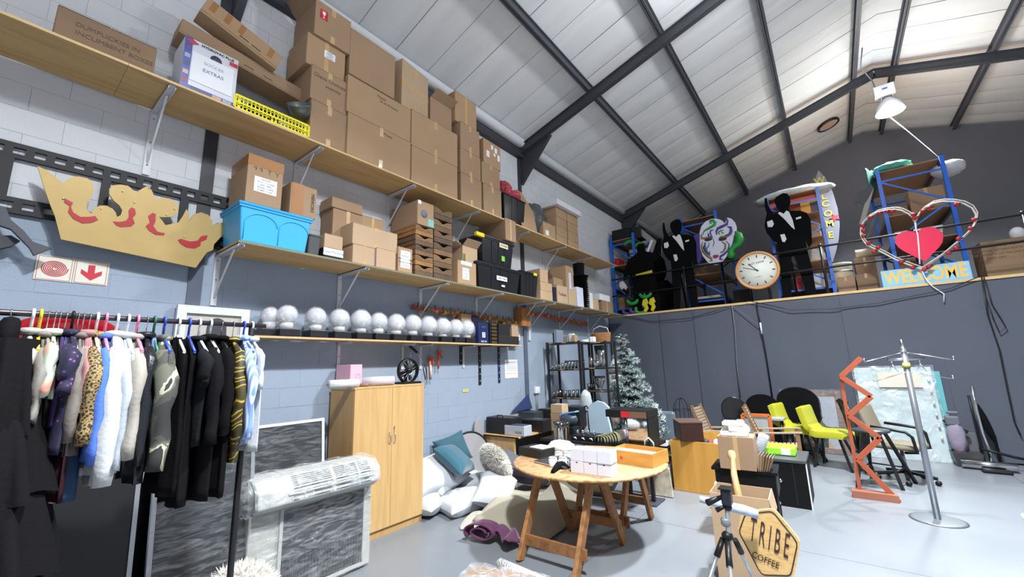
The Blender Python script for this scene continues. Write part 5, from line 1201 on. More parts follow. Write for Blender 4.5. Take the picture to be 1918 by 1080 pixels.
pts = [(0.36, 0.02)] + pts + [(-0.36, 0.02)]
MB().prism([(p[0], p[1]) for p in pts], (0.05, 0, 0), EY, EZ, 0.07).build('pad', mat('upholstery_grey', (150, 148, 150), 0.9, sheen=0.2), t, bevel=0.015)
MB().tube([(0.055, p[0], p[1]) for p in pts], 0.012, 8).build('piping', mat('piping_navy', (28, 28, 44), 0.7), t)
t = thing('upholstered_backrest', 'second grey panel standing behind at the desk end', 'backrest', (0.06, 5.0, 0), rot=(0, -0.03, 0))
MB().prism([(0.1, 0.02)] + [(0.1 * math.cos(a), 0.78 + 0.18 * math.sin(a)) for a in [math.pi * k / 8 for k in range(9)]] + [(-0.1, 0.02)], (0.03, 0, 0), EY, EZ, 0.03).build('pad', mat('upholstery_grey', (150, 148, 150), 0.9, sheen=0.2), t, bevel=0.01)
pillow('leather_bolster', 'dark brown shiny bolster lying before the desk side', 'cushion', (1.12, 4.95, 0.28), (0.66, 0.34, 0.24), (0.1, 0.0, 0.1), mat('leather_brown', (52, 44, 52), 0.25, var=0.2), 12, 0.01)
pillow('grey_cushion', 'dark grey round-cornered cushion between fluffy cushion and desk', 'cushion', (0.66, 4.98, 0.36), (0.44, 0.3, 0.3), (0.3, 0.4, 0.0), mat('cushion_grey', (86, 88, 94), 0.8, sheen=0.2), 13)
# folded rug on the floor and plum fabric
RUG = mat('rug_beige', (156, 150, 134), 0.95, var=0.06, scale=30, sheen=0.1, bump=0.2, bscale=120)
rc = [P(885, 968, z=0.12), P(1062, 878, z=0.15), P(1102, 938, z=0.12), P(1010, 1022, z=0.03)]
def fn(a, b):
    p = (rc[0] * (1 - a) + rc[1] * a) * (1 - b) + (rc[3] * (1 - a) + rc[2] * a) * b
    z = 0.05 + 0.17 * math.exp(-((a - 0.28) / 0.22) ** 2) * (0.4 + 0.6 * (1 - b)) + 0.13 * math.exp(-((a - 0.8) / 0.18) ** 2) + 0.02 * math.sin(9 * a + 5 * b)
    return Vector((p.x, p.y, max(0.015, z * (1 - 0.8 * b ** 3))))
m = MB().grid(34, 22, fn); 
m.solo('folded_rug', RUG, 'large beige rug lying in loose folds under the round table', 'rug', solid=0.018)
a = P(892, 972, z=0.06); 
m = MB()
def fn(a_, b):
    an = 2 * math.pi * a_; return Vector((1.15 + 0.06 * math.cos(an) + b * 0.3, 3.62 + 0.12 * math.sin(an) + 0.12 * b, 0.075 + 0.06 * math.sin(an) + 0.01 * math.sin(b * 9)))
m.grid(16, 8, fn, cu=True); m.solo('rolled_rug', mat('rug_pale', (168, 166, 156), 0.95, var=0.06), 'pale rolled rug edge poking out below the beige rug', 'rug')
PLUM = mat('fabric_plum', (92, 38, 78), 0.75, var=0.25, scale=9, sheen=0.3)
m = MB()
def sp(a_, b, r0=0.05, tu=1.6):
    an = 2 * math.pi * tu * a_; r = r0 + 0.1 * a_; return Vector((1.55 + r * math.cos(an) * 1.25, 3.36 + 0.05 * math.sin(b * 5) - 0.0 + b * 0.2 + r * 0.3 * math.cos(an), max(0.012, 0.1 + r * 0.62 * math.sin(an))))
m.grid(40, 7, sp); m.grid(16, 7, lambda a_, b: Vector((1.62 + 0.34 * a_, 3.38 + 0.22 * b + 0.06 * math.sin(a_ * 5), 0.06 + 0.07 * abs(math.sin(a_ * 5.2 + b * 1.5)))))
m.solo('plum_blanket', PLUM, 'folded plum purple blanket lying in front of the beige rug', 'blanket', solid=0.012)
# ================================================================ desk along the wall
t = thing('office_desk', 'beech office desk with dark edge standing along the left wall', 'desk', (0.34, 6.0, 0))
MB().bb((0.02, 5.14, 0.0), (0.64, 5.165, 0.685)).build('side_panel', BEECH, t, world=True)
MB().bb((0.02, 6.85, 0.0), (0.64, 6.875, 0.685)).build('side_panel', BEECH, t, world=True)
MB().bb((0.64, 5.139, 0.0), (0.655, 5.167, 0.685)).build('edge_strip', mat('beech_edge_lit', (232, 196, 128), 0.5), t, world=True)  # brighter beech colour paints the light on this panel edge
MB().bb((0.02, 5.1, 0.687), (0.76, 6.9, 0.712)).build('desktop', BEECH, t, world=True, bevel=0.004)
MB().bb((0.016, 5.096, 0.69), (0.764, 5.1, 0.71)).build('edge_band', BLACKP, t, world=True)
MB().bb((0.2, 5.17, 0.3), (0.215, 6.85, 0.68)).build('modesty_panel', mat('desk_dark', (38, 34, 32), 0.6), t, world=True)
ZD = 0.713
def onb(label, us, v0, v1, y, z, mm, name='equipment_case', cat='case', dep=0.3, bev=0.008, extra=None, x=None):
    """a boxy thing whose side towards the camera is seen between pixels us at heights v0 (top) and v1"""
    A = P(us[0], v1, y=y); B = P(us[1], v1, y=y); T_ = P((us[0] + us[1]) / 2, v0, y=y)
    h = max(0.03, T_.z - z); w = B.x - A.x; x0 = max(A.x, 0.03)
    t = thing(name, label, cat, ((x0 + B.x) / 2, y + dep / 2, z + 0.0008))
    w = B.x - x0
    MB().box((0, 0, h / 2), (w, dep, h - 0.001)).build('body', mm, t, bevel=bev)
    return t, w, h
CASE = mat('case_black', (22, 23, 25), 0.45, var=0.2, scale=20)
q, w, h = onb('black padded equipment case at the near end of the desk', (911, 957), 783, 807, 5.2, ZD, CASE)
MB().box((0, 0, h), (w * 0.98, 0.3, 0.02)).build('lid', CASE, q, bevel=0.006); MB().tube([(-0.06, -0.1, h + 0.01), (-0.05, -0.1, h + 0.04), (0.05, -0.1, h + 0.04), (0.06, -0.1, h + 0.01)], 0.008, 6).build('handle', CASE, q)
q, w, h = onb('silver-grey projector with a dark lid at the front edge of the desk', (945, 982), 797, 813, 5.16, ZD, mat('projector_silver', (176, 180, 190), 0.4), name='projector', cat='projector', dep=0.2)
MB().box((0, 0, h), (w * 0.9, 0.19, 0.008)).build('top_cover', mat('projector_lid', (60, 68, 88), 0.4), q); m = MB()
for k in range(10): m.box((w * 0.05 + k * w * 0.035, -0.1005, h * 0.35), (w * 0.012, 0.002, h * 0.25))
m.build('vent', BLACKP, q, kind='stuff')
q, w, h = onb('flat black case with silver label, middle of the desk', (972, 1018), 786, 800, 5.62, ZD, CASE); MB().box((0.03, 0, h + 0.001), (0.16, 0.1, 0.003)).build('label', STEEL, q)
q, w, h = onb('black laptop bag lying on the second case', (955, 1000), 771, 783, 6.1, ZD + 0.01, mat('case_slate', (46, 54, 60), 0.5, var=0.2)); 
q, w, h = onb('black printer at the far end of the desk beneath the shelving', (1008, 1032), 766, 785, 6.4, ZD, CASE, name='printer', cat='printer'); MB().box((0, 0, h + 0.002), (w * 0.6, 0.2, 0.004)).build('paper_tray', STEEL, q)
q, w, h = onb('second black printer right of the small carton tower', (1053, 1087), 762, 795, 6.35, ZD, CASE, name='printer', cat='printer', dep=0.4); MB().box((0, 0, h + 0.002), (w * 0.6, 0.2, 0.004)).build('paper_tray', STEEL, q)
z = ZD
for i, (v0, c_) in enumerate(((786, 1), (773, 1), (757, 3))):
    A = P(1031, v0, y=5.85); B = P(1052, v0, y=5.85); h = A.z - z
    carton('%s small brown carton of the tower on the desk' % ('bottom', 'middle', 'top')[i], ((A.x + B.x) / 2, 5.85 + 0.1, z + 0.001), B.x - A.x, 0.2, h - 0.001, rz=-math.pi / 2, c=c_, tape='n'); z = A.z
# navy triangular pennant on the wall over the desk
m = MB(); a, b, c_ = P(957, 771, x=0.03), P(996, 768, x=0.03), P(988, 738, x=0.03)
m.prism([(0, 0), ((b - a).y, 0), ((c_ - a).y, c_.z - a.z)], (0.05, a.y, a.z), EY, EZ, 0.015)
m.solo('navy_pennant', mat('cloth_navy', (44, 60, 104), 0.8), 'navy blue triangular pennant propped on the wall above the desk', 'pennant')
# ================================================================ black shelving with glassware
SHB = mat('shelf_black', (24, 24, 26), 0.5); SHW = ramp_mat('shelf_worn_edge', [(0.45, (30, 28, 26)), (0.6, (190, 150, 100))], 9, 3, 0.7)
def rackunit(label, x0, x1, y0, y1, zs, ztop, skip=()):
    t = thing('metal_shelving', label, 'shelving', ((x0 + x1) / 2, (y0 + y1) / 2, 0))
    for xx in (x0, x1):
        for yy in (y0, y1): MB().bb((xx - 0.018, yy - 0.018, 0), (xx + 0.018, yy + 0.018, ztop)).build('post', SHB, t, world=True)
    for z in zs:
        MB().bb((x0, y0, z - 0.03), (x1, y1, z)).build('shelf_board', SHB, t, world=True)
        MB().bb((x0 + 0.02, y0 - 0.004, z - 0.016), (x1 - 0.02, y0 - 0.0005, z - 0.002)).build('worn_edge', SHW, t, world=True)
    return t
ZA = [P(1050, v, y=7.0).z for v in (641, 691, 744)]; ZB = [P(1118, v, y=7.02).z for v in (640, 688, 731)]
xa0, xa1 = max(0.12, P(1020, 690, y=7.0).x), P(1087, 690, y=7.0).x; xb0, xb1 = xa1 + 0.05, P(1137, 690, y=7.02).x
rackunit('black metal shelving holding glassware, against the wall by the desk', xa0, xa1, 7.0, 7.4, ZA + [0.55], ZA[0] + 0.01)
rackunit('black metal shelving holding the vase and champagne bucket, nearer the tree', xb0, xb1, 7.02, 7.42, ZB + [0.9, 0.4], ZB[0] + 0.01)
GL_ = glass_mat('clear_glass', (225, 238, 240), fac=0.42, rough=0.1); GLT = glass_mat('teal_glass', (90, 190, 205), 0.25); GLD = glass_mat('smoke_glass', (90, 90, 86), 0.2)
def tumbler(x, y, z, r, h, label, mm=GL_, group='drinking glasses on the black shelving', name='drinking_glass', cat='glass'):
    m = MB().lathe([(0, 0.004), (r * 0.85, 0.004), (r, h), (r * 0.93, h), (r * 0.78, 0.012), (0, 0.012)], 14, c=(x, y, z)); m.solo(name, mm, label, cat, group)
rr = random.Random(5)
n_g = 9
for k in range(n_g):
    x = xa0 + 0.06 + (xa1 - xa0 - 0.1) * k / (n_g - 1); h = 0.07 + 0.014 * k if k < 5 else 0.16
    tumbler(x, 7.06, ZA[1] + 0.001, 0.022 if k < 3 else 0.03, h, '%s clear glass from the left on the upper glassware shelf' % (ORD + ['ninth'])[k].replace('lowest', 'first'))
    if k > 2: tumbler(x, 7.2, ZA[1] + 0.001, 0.03, 0.16, '%s clear glass of the back row, upper glassware shelf' % ORD[k - 3].replace('lowest', 'first'))
for k in range(8):
    x = xa0 + 0.06 + (xa1 - xa0 - 0.1) * k / 7
    if k == 2: continue
    tumbler(x, 7.06, ZA[2] + 0.001, 0.032, (0.1, 0.13, 0, 0.13, 0.13, 0.14, 0.15, 0.15)[k], ('%s clear glass from the left on the lower glassware shelf' % ORD[k].replace('lowest', 'first')) if k != 4 else 'teal tinted glass on the lower glassware shelf', GLT if k == 4 else GL_)
tumbler(xa0 + 0.17, 7.1, ZA[2] + 0.001, 0.07, 0.14, 'wide smoky grey glass jar on the lower glassware shelf', GLD, None, 'glass_jar', 'jar')
tumbler(xb0 + 0.13, 7.1, ZB[1] + 0.001, 0.045, 0.2, 'tall clear tumbler left of the big vase', GL_, None)
m = MB().lathe([(0, 0.004), (0.09, 0.004), (0.11, 0.1), (0.125, ZB[0] - ZB[1] - 0.06), (0.12, ZB[0] - ZB[1] - 0.06), (0.105, 0.1), (0.085, 0.015), (0, 0.015)], 24, c=(xb0 + 0.29, 7.22, ZB[1] + 0.001)); m.solo('glass_vase', GL_, 'large clear glass vase on the shelving nearer the tree', 'vase')
m = MB().ball((xb0 + 0.24, 7.1, ZB[1] + 0.072), (0.07, 0.05, 0.07), 16, 10); m.solo('glass_bowl', GL_, 'round clear glass bowl before the large vase', 'bowl')
m = MB().lathe([(0, 0.0), (0.05, 0.0), (0.045, 0.02), (0.05, 0.05), (0.1, 0.16), (0.115, 0.25), (0.12, 0.25), (0.105, 0.25), (0.09, 0.16), (0, 0.06)], 24, c=(xb0 + 0.25, 7.16, ZB[2] + 0.001)); m.solo('champagne_bucket', CHROME, 'shiny chrome champagne bucket on the lower shelf beneath the vase', 'bucket')
for k in range(3): tumbler(xb0 + 0.06, 7.08 + 0.09 * k, ZB[2] + 0.001, 0.025, 0.12, '%s slim dark bottle-like glass left of the champagne bucket' % ('front', 'middle', 'back')[k], GLD, None)
# on top of the shelving
zt = ZA[0] + 0.001
MB().bb((xa0 + 0.1, 7.05, zt), (xa0 + 0.125, 7.35, zt + 0.2)).solo('ring_binder', BLACKP, 'black ring binder standing on top of the glassware shelving', 'binder')
MB().bb((xa0 + 0.14, 7.03, zt), (xa0 + 0.2, 7.3, zt + 0.26)).solo('grey_file', mat('file_grey', (130, 140, 156), 0.5), 'grey file box standing beside the black ring binder', 'file')
q = carton('white stacked paper cups box on top of the shelving', (xa0 + 0.48, 7.15, zt), 0.09, 0.1, 0.17, rz=-1.57, mm=mat('box_white', (214, 216, 218), 0.6), tape='n', gap=False)
carton('tan small open box right of the white cups on the shelving', (xa0 + 0.56, 7.12, zt), 0.06, 0.12, 0.13, rz=-1.57, c=1, tape='n')
carton('low grey box left of the white cups on the shelving', (xa0 + 0.37, 7.15, zt), 0.1, 0.14, 0.12, rz=-1.57, mm=mat('box_warm_grey', (140, 134, 126), 0.7), tape='n')
zt = ZB[0] + 0.001
t = roll('short white tube lying on top of the shelving nearer the tree', (xb0 - 0.06, 7.06, zt + 0.03), (xb0 + 0.16, 7.04, zt + 0.03), 0.028, WHITEP, core=False, inner=0.7)
MB().bb((xb0 + 0.18, 7.0, zt), (xb0 + 0.27, 7.09, zt + 0.1)).solo('white_canister', WHITEP, 'small white canister in front of the wicker basket on the shelving', 'canister', bevel=0.01)
t = thing('wicker_basket', 'brown wicker basket with white bundles on top of the shelving nearer the tree', 'basket', (xb0 + 0.3, 7.24, zt))
WK = mat('wicker', (150, 106, 62), 0.8, var=0.3, scale=40)
for k in range(8): MB().tube([(0.17 * math.cos(a) * (1 + 0.02 * k), 0.1 * math.sin(a), 0.01 + k * 0.022) for a in [2 * math.pi * j / 20 for j in range(20)]], 0.011, 6, closed=True).build('weave_ring', WK, t)
MB().lathe([(0, 0.0), (0.16, 0.0), (0.18, 0.17), (0.15, 0.16), (0, 0.02)], 18, sq=0.6).build('lining', WK, t)
MB().tube([(-0.17, 0, 0.16), (-0.14, 0, 0.26), (0, 0, 0.31), (0.0, 0, 0.3), (0.14, 0, 0.26), (0.17, 0, 0.16)], 0.007, 6).build('handle', WHITEM, t)
# ================================================================ frosted Christmas tree, rocket
tb = P(1197, 866, z=0.0); tb = Vector((P(1196, 780, y=8.1).x, 8.1, 0)); top = P(1163, 628, y=8.1)
t = thing('christmas_tree', 'snow-frosted artificial Christmas tree standing by the black shelving', 'tree', tb)
ax_ = (top - tb)
MB().tube([(0, 0, 0.05), (ax_.x * 0.9, 0, ax_.z * 0.9), (ax_.x, ax_.y, ax_.z)], [0.025, 0.012, 0.005], 8).build('trunk', mat('trunk_brown', (70, 56, 44), 0.8), t)
for k in range(4):
    a = k * math.pi / 2 + 0.4; MB().bar((0, 0, 0.1), (0.28 * math.cos(a), 0.28 * math.sin(a), 0.012), 0.02, 0.02).build('stand_foot', BLACKM, t)
GRN = mat('needle_green', (60, 82, 74), 0.8, var=0.3, scale=20); FRO = mat('needle_frosted', (204, 216, 216), 0.8, var=0.2, scale=20)
bm = []
for s_ in range(4):
    rb = random.Random(40 + s_); m = MB()
    m.tube([(0, 0, 0), (0.5, 0, 0.06), (1, 0, 0.0)], 0.012, 4, 0)
    for st in range(-2, 3):
        for k in range(46):
            f_ = rb.uniform(0.15, 1.0); sgn = st * 0.16 * f_
            p = Vector((f_, sgn, 0.05 * math.sin(f_ * 3)))
            d = Vector((rb.uniform(0.2, 1.0), rb.uniform(-1, 1), rb.uniform(-0.6, 0.9))).normalized() * rb.uniform(0.09, 0.17)
            sd = d.cross(Vector((0, 0, 1))).normalized() * 0.024
            m.add([p - sd, p + sd, p + d + sd * 0.3, p + d - sd * 0.3], [(0, 1, 2, 3)], 1 if (f_ > 0.45 and rb.random() < 0.8) or rb.random() < 0.2 else 0, False)
    bm.append(m.mesh('branch', [GRN, FRO]))
rb = random.Random(9); nb = 210
for k in range(nb):
    f_ = (k + 0.5) / nb; zf = 1 - (1 - f_) ** 0.8 * 0.93
    rad = (0.12 + 0.46 * (1 - zf) ** 0.85) * rb.uniform(0.75, 1.1)
    o = bpy.data.objects.new('branch', bm[k % 4]); COL.objects.link(o); o.parent = t
    o.location = (ax_.x * zf, ax_.y * zf, 0.12 + (ax_.z - 0.14) * zf); o.scale = (rad, rad * 0.9, rad * 1.0)
    o.rotation_euler = (rb.uniform(-0.4, 0.4), rb.uniform(-0.35, 0.25) - 0.5 * (zf > 0.9), k * 2.399)
rx = P(1152, 700, y=8.8).x; zt = P(1150, 668, y=8.8).z; zc = P(1150, 697, y=8.8).z
t = thing('rocket_prop', 'white cardboard rocket with a brown ring behind the Christmas tree', 'prop', (rx + 0.03, 8.8, 0))
RW = mat('rocket_white', (214, 212, 206), 0.6)
MB().lathe([(0.0, 0.3), (0.15, 0.3), (0.16, 0.6), (0.165, 1.2), (0.155, zc - 0.03), (0, zc - 0.03)], 24).build('body', RW, t)
MB().lathe([(0.0, zc - 0.03), (0.16, zc - 0.03), (0.16, zc + 0.01), (0, zc + 0.01)], 24).build('ring', mat('ring_rust', (120, 62, 40), 0.6), t)
MB().lathe([(0.0, zc + 0.01), (0.15, zc + 0.01), (0.12, zc + 0.16), (0.05, zt - 0.03), (0.0, zt)], 24).build('nose', RW, t)
for k in range(3):
    a = -0.5 + k * 2.1; e = Vector((math.cos(a), math.sin(a), 0))
    MB().prism([(0.1, 1.0), (0.34, 0.75), (0.4, 0.45), (0.34, 0.42), (0.26, 0.62), (0.1, 0.7)], (0, 0, 0), e, EZ, 0.025).build('fin', RW, t)
for k in range(3):
    a = 0.5 + k * 2.1; MB().tube([(0.1 * math.cos(a), 0.1 * math.sin(a), 0.32), (0.16 * math.cos(a), 0.16 * math.sin(a), 0.0)], 0.015, 6).build('leg', RW, t)
# ================================================================ round trestle table
TW = [ramp_mat('table_wood_%d' % i, [(0.3, tuple(int(v * 0.72) for v in c)), (0.55, c), (0.8, tuple(int(v * 0.88) for v in c))], 3, 6, 0.6, stretch=(3, 3, 3), distort=1.2) for i, c in enumerate(((164, 114, 68), (148, 100, 58), (130, 88, 52), (184, 146, 104)))]
TC = Vector((2.45, 4.08, 0)); TZ = 0.765
t = thing('round_tabletop', 'round worn plywood tabletop carrying mugs, white boxes and the orange tray', 'tabletop', (TC.x, TC.y, TZ - 0.028))
MB().lathe([(0, 0), (0.772, 0), (0.78, 0.006), (0.78, 0.022), (0.772, 0.028), (0, 0.028)], 64).build('top', TW[3], t)
MB().lathe([(0.779, 0.004), (0.7825, 0.005), (0.7825, 0.023), (0.779, 0.024), (0.779, 0.004)], 64).build('edge', ramp_mat('ply_edge_worn', [(0.4, (150, 104, 60)), (0.6, (206, 160, 104)), (0.75, (60, 38, 24))], 14, 4, 0.7), t)
def trestle(label, yc, x0, x1, sp, zt, c):
    t = thing('wooden_trestle', label, 'trestle', ((x0 + x1) / 2, yc, 0))
    MB().bb((x0 - 0.08, yc - 0.035, zt - 0.09), (x1 + 0.08, yc + 0.035, zt)).build('top_beam', TW[c], t, world=True, bevel=0.004)
    for xx in (x0, x1):
        for s_ in (-1, 1):
            o = 0.0 if s_ < 0 else 0.0
            m = MB().bar((xx + (0.025 if s_ > 0 else -0.025), yc + s_ * sp, 0.0), (xx + (0.025 if s_ > 0 else -0.025), yc + s_ * 0.045, zt - 0.012), 0.09, 0.04, up=EX); m.v = [Vector((q.x, q.y, max(0.001, q.z))) for q in m.v]
            m.build('leg', TW[(c + (s_ > 0)) % 3], t, world=True, bevel=0.003)
    for s_ in (-1, 1):
        yy = yc + s_ * (sp * 0.76 + 0.03); MB().bb((x0 - 0.03, yy - 0.012, 0.12 if s_ < 0 else 0.16), (x1 + 0.05, yy + 0.012, 0.215 if s_ < 0 else 0.24)).build('rail', TW[(c + 1) % 3], t, world=True, bevel=0.003)
    return t
trestle('nearer wooden trestle under the round tabletop', 3.72, 2.14, 2.72, 0.43, TZ - 0.029, 0)
trestle('farther wooden trestle under the round tabletop', 4.58, 2.2, 2.72, 0.36, TZ - 0.029, 1)
# second table with black pedestal legs behind
t = thing('pedestal_table', 'black-topped table on slim black pedestals behind the round table', 'table', (2.0, 5.45, 0))
MB().bb((1.15, 5.1, 0.7), (2.72, 5.75, 0.73)).build('top', BLACKP, t, world=True)
for xx, yy in ((2.58, 5.5), (2.44, 5.62), (2.28, 5.5), (1.4, 5.5)): MB().bb((xx - 0.022, yy - 0.022, 0.018), (xx + 0.022, yy + 0.022, 0.7)).build('leg', BLACKM, t, world=True)
for xx, yy in ((2.53, 5.52), (2.26, 5.52), (1.4, 5.5)): MB().bb((xx - 0.13, yy - 0.17, 0), (xx + 0.13, yy + 0.17, 0.018)).build('foot_plate', mat('plate_scuffed', (56, 58, 66), 0.5, var=0.4, scale=14), t, world=True, bevel=0.003)
z2 = 0.731
# ---- on the round table
zt = TZ + 0.001
def at(u, v, z=zt): return P(u, v, z=z)
a = at(945, 864); b = at(986, 866)
t = thing('document_case', 'black document case with white papers on top at the left edge of the table', 'case', (1.98, 4.02, zt)); w = 0.34
MB().box((0, 0, 0.045), (w, 0.26, 0.088)).build('body', CASE, t, bevel=0.008); MB().box((0.05, 0.02, 0.092), (0.2, 0.18, 0.006)).build('papers', PAPER, t)
t.rotation_euler.z = -0.2; t.location = (1.86, 4.0, zt)
t = thing('tablet_tray', 'flat black tray with silver edge and loose papers at the front left of the table', 'tray', (2.28, 3.78, zt), rz=-0.25)
MB().box((0, 0, 0.012), (0.44, 0.3, 0.02)).build('body', mat('tray_slate', (58, 60, 66), 0.3), t, bevel=0.004); MB().box((0.0, -0.152, 0.012), (0.42, 0.004, 0.012)).build('edge', CHROME, t)
MB().ball((0.02, 0.03, 0.045), (0.11, 0.07, 0.024), 14, 8, noise=0.1).build('pouch', mat('pouch_grey', (66, 66, 70), 0.4), t); MB().ball((-0.13, 0.08, 0.035), (0.08, 0.05, 0.014), 12, 6, noise=0.15).build('silver_wrap', CHROME, t)
m = MB(); m.tube([at(1035, 886) + Vector((0, 0, 0.012)), at(1046, 878) + Vector((0, 0, 0.035)), at(1055, 874) + Vector((0, 0, 0.03)), at(1063, 878) + Vector((0, 0, 0.012))], [0.018, 0.032, 0.03, 0.02], 10)
m.solo('black_glove', BLACKF, 'crumpled black glove lying near the front edge of the round table', 'glove')
MUG = mat('enamel_white', (222, 228, 232), 0.3); MR = mat('mug_rim_grey', (80, 90, 100), 0.4)
for k, (u, v, lb) in enumerate(((1036, 873, 'white enamel mug, front left of the group'), (1055, 873, 'white enamel mug, front right of the group'), (1047, 862, 'white enamel mug, behind between the front two'), (1064, 863, 'white enamel mug partly behind the white boxes'))):
    c_ = at(u, v); t = thing('enamel_mug', lb + ' on the round table', 'mug', (c_.x, c_.y, zt), group='white enamel mugs')
    MB().lathe([(0, 0.002), (0.038, 0.0), (0.041, 0.006), (0.041, 0.085), (0.038, 0.085), (0.037, 0.01), (0, 0.01)], 22).build('cup', MUG, t)
    MB().tube([(0.041 * math.cos(a_), 0.041 * math.sin(a_), 0.086) for a_ in [2 * math.pi * j / 22 for j in range(22)]], 0.0022, 6, closed=True).build('rim', MR, t)
    MB().tube([(0.04, 0.0, 0.065), (0.062, 0, 0.06), (0.066, 0, 0.04), (0.058, 0, 0.02), (0.04, 0, 0.018)], 0.004, 6).build('handle', MUG, t)
WBX = mat('box_white_card', (214, 214, 222), 0.7, var=0.03)
c0 = at(1069, 884); c1 = at(1146, 894); ang = math.atan2((c1 - c0).y, (c1 - c0).x); ln = (c1 - c0).length; e = (c1 - c0).normalized(); nrm = Vector((-e.y, e.x, 0)); bw = ln / 3
for lv in range(2):
    for k in range(3):
        p = c0 + e * (bw * (k + 0.5) + 0.006 * lv) + nrm * (0.075 - 0.004 * lv * k)
        t = thing('small_white_box', '%s small white card box of the %s layer on the round table' % (('left', 'middle', 'right')[k], ('lower', 'upper')[lv]), 'box', (p.x, p.y, zt + lv * 0.107), rz=ang, group='small white card boxes')
        MB().box((0, 0, 0.052), (bw - 0.004, 0.15, 0.104)).build('body', WBX, t, bevel=0.002)
        MB().box((0, 0.0, 0.1045), (bw - 0.006, 0.146, 0.0025)).build('lid', WBX, t)
        if lv: MB().box((0, 0, 0.1065), (0.012, 0.15, 0.001)).build('tape', TAPEP, t)
        else: MB().prism([(0.012, 0), (-0.012, 0), (-0.006, -0.01), (0.006, -0.01)], (0, -0.0755, 0.098), EX, EZ, 0.001).build('finger_notch', BLACKP, t)
# orange tray box
OB = ramp_mat('box_orange_wood', [(0.3, (186, 132, 60)), (0.7, (208, 156, 78))], 3, 5, 0.45, stretch=(1, 1, 5))
q0 = at(1224, 877); q1 = at(1252, 864); q2 = at(1166, 868)
e = (q2 - q0); e.z = 0; e.normalize(); n_ = Vector((e.y, -e.x, 0)); 
t = thing('orange_tray_box', 'open orange wooden tray box with white foam inside on the right of the round table', 'box', (q0.x, q0.y, zt), rz=math.atan2(-e.y, -e.x))
# local frame: x runs left to right along the front, y back
Wd, Dp, Hh = 0.48, 0.34, 0.125
for a, b in (((-Wd, 0, 0), (0, 0.012, Hh)), ((-Wd, Dp - 0.012, 0), (0, Dp, Hh)), ((-0.012, 0.012, 0), (0, Dp - 0.012, Hh)), ((-Wd, 0.012, 0), (-Wd + 0.012, Dp - 0.012, Hh))): MB().bb(a, b).build('side', OB, t)
MB().bb((-Wd + 0.012, 0.012, 0), (-0.012, Dp - 0.012, 0.01)).build('base', OB, t)
MB().bb((-Wd + 0.02, 0.014, 0.05), (-0.03, 0.16, 0.118)).build('foam_block', PAPER, t, bevel=0.006)
MB().lathe([(0.014, 0), (0.014, 0.002), (0, 0.002)], 12, c=(-0.33, -0.002, 0.06), R=Matrix.Rotation(math.pi / 2, 3, 'X')).build('red_dot', mat('red_dot', (230, 60, 60), 0.5), t)
# ---- on the pedestal table
m = MB().lathe([(0, 0), (0.09, 0), (0.095, 0.02), (0.085, 0.06), (0.092, 0.25), (0.105, 0.31), (0.097, 0.31), (0.084, 0.25), (0.077, 0.06), (0, 0.03)], 26, c=(1.93, 4.42, zt))
m.solo('smoked_vase', GLD, 'tall smoky ribbed glass vase behind the document case', 'vase')
# crumpled white cloth, caps
def heap(name, label, cat, u, v, z, r, mm, seed, y=None, noise=0.09):
    c_ = P(u, v, z=z); rr = random.Random(seed); m = MB().ball((c_.x, c_.y, z + r[2]), r, 24, 14, noise=noise, rnd=rr); return m.solo(name, mm, label, cat)
heap('crumpled_cloth', 'crumpled white patterned cloth heaped behind the mugs', 'cloth', 1052, 850, zt, (0.16, 0.11, 0.075), ramp_mat('cloth_white_blue', [(0.4, (214, 220, 226)), (0.62, (232, 236, 240)), (0.7, (150, 170, 200))], 16, 4, 0.8, bump=0.8), 21)
heap('blue_cap', 'washed blue cloth cap behind the middle white box', 'cap', 1100, 858, zt, (0.12, 0.07, 0.055), FAB['chambray'], 22, noise=0.03)
heap('blue_cap', 'dark blue cloth cap left of the crumpled white cloth', 'cap', 1019, 850, zt, (0.07, 0.06, 0.045), mat('cloth_royal', (50, 70, 150), 0.8), 23, noise=0.05)
# black box with white scrolls
A = P(1072, 855, y=5.2); B = P(1117, 855, y=5.2); Z_ = P(1095, 816, y=5.2).z
t = thing('patterned_box', 'black box painted with white scrolls standing behind the caps', 'box', ((A.x + B.x) / 2, 5.35, z2)); w = B.x - A.x; h = Z_ - z2
MB().box((0, 0, h / 2), (w, 0.3, h - 0.001)).build('body', BLACKP, t, bevel=0.005)
for k in range(3):
    x0 = -w / 2 + w * (k + 0.5) / 3; m = MB().tube([(x0 + 0.02 * math.cos(j * 0.6), -0.152, h * 0.5 + (j - 5) * h * 0.07 + 0.012 * math.sin(j * 0.6)) for j in range(10)], [0.004 + 0.003 * math.sin(j) ** 2 for j in range(10)], 6); m.build('scroll', PAPER, t)
for k in range(4):
    c_ = Vector((t.location.x - w / 2 + 0.05 + k * w / 4.4, 5.3, z2 + h + 0.001)); m = MB().lathe([(0, 0), (0.018, 0), (0.01, 0.015), (0.024, 0.04), (0, 0.06)], 12, c=c_); m.solo('crystal_ornament', CHROME, '%s small silvery ornament from the left on the scroll-painted box' % ORD[k].replace('lowest', 'first'), 'ornament')
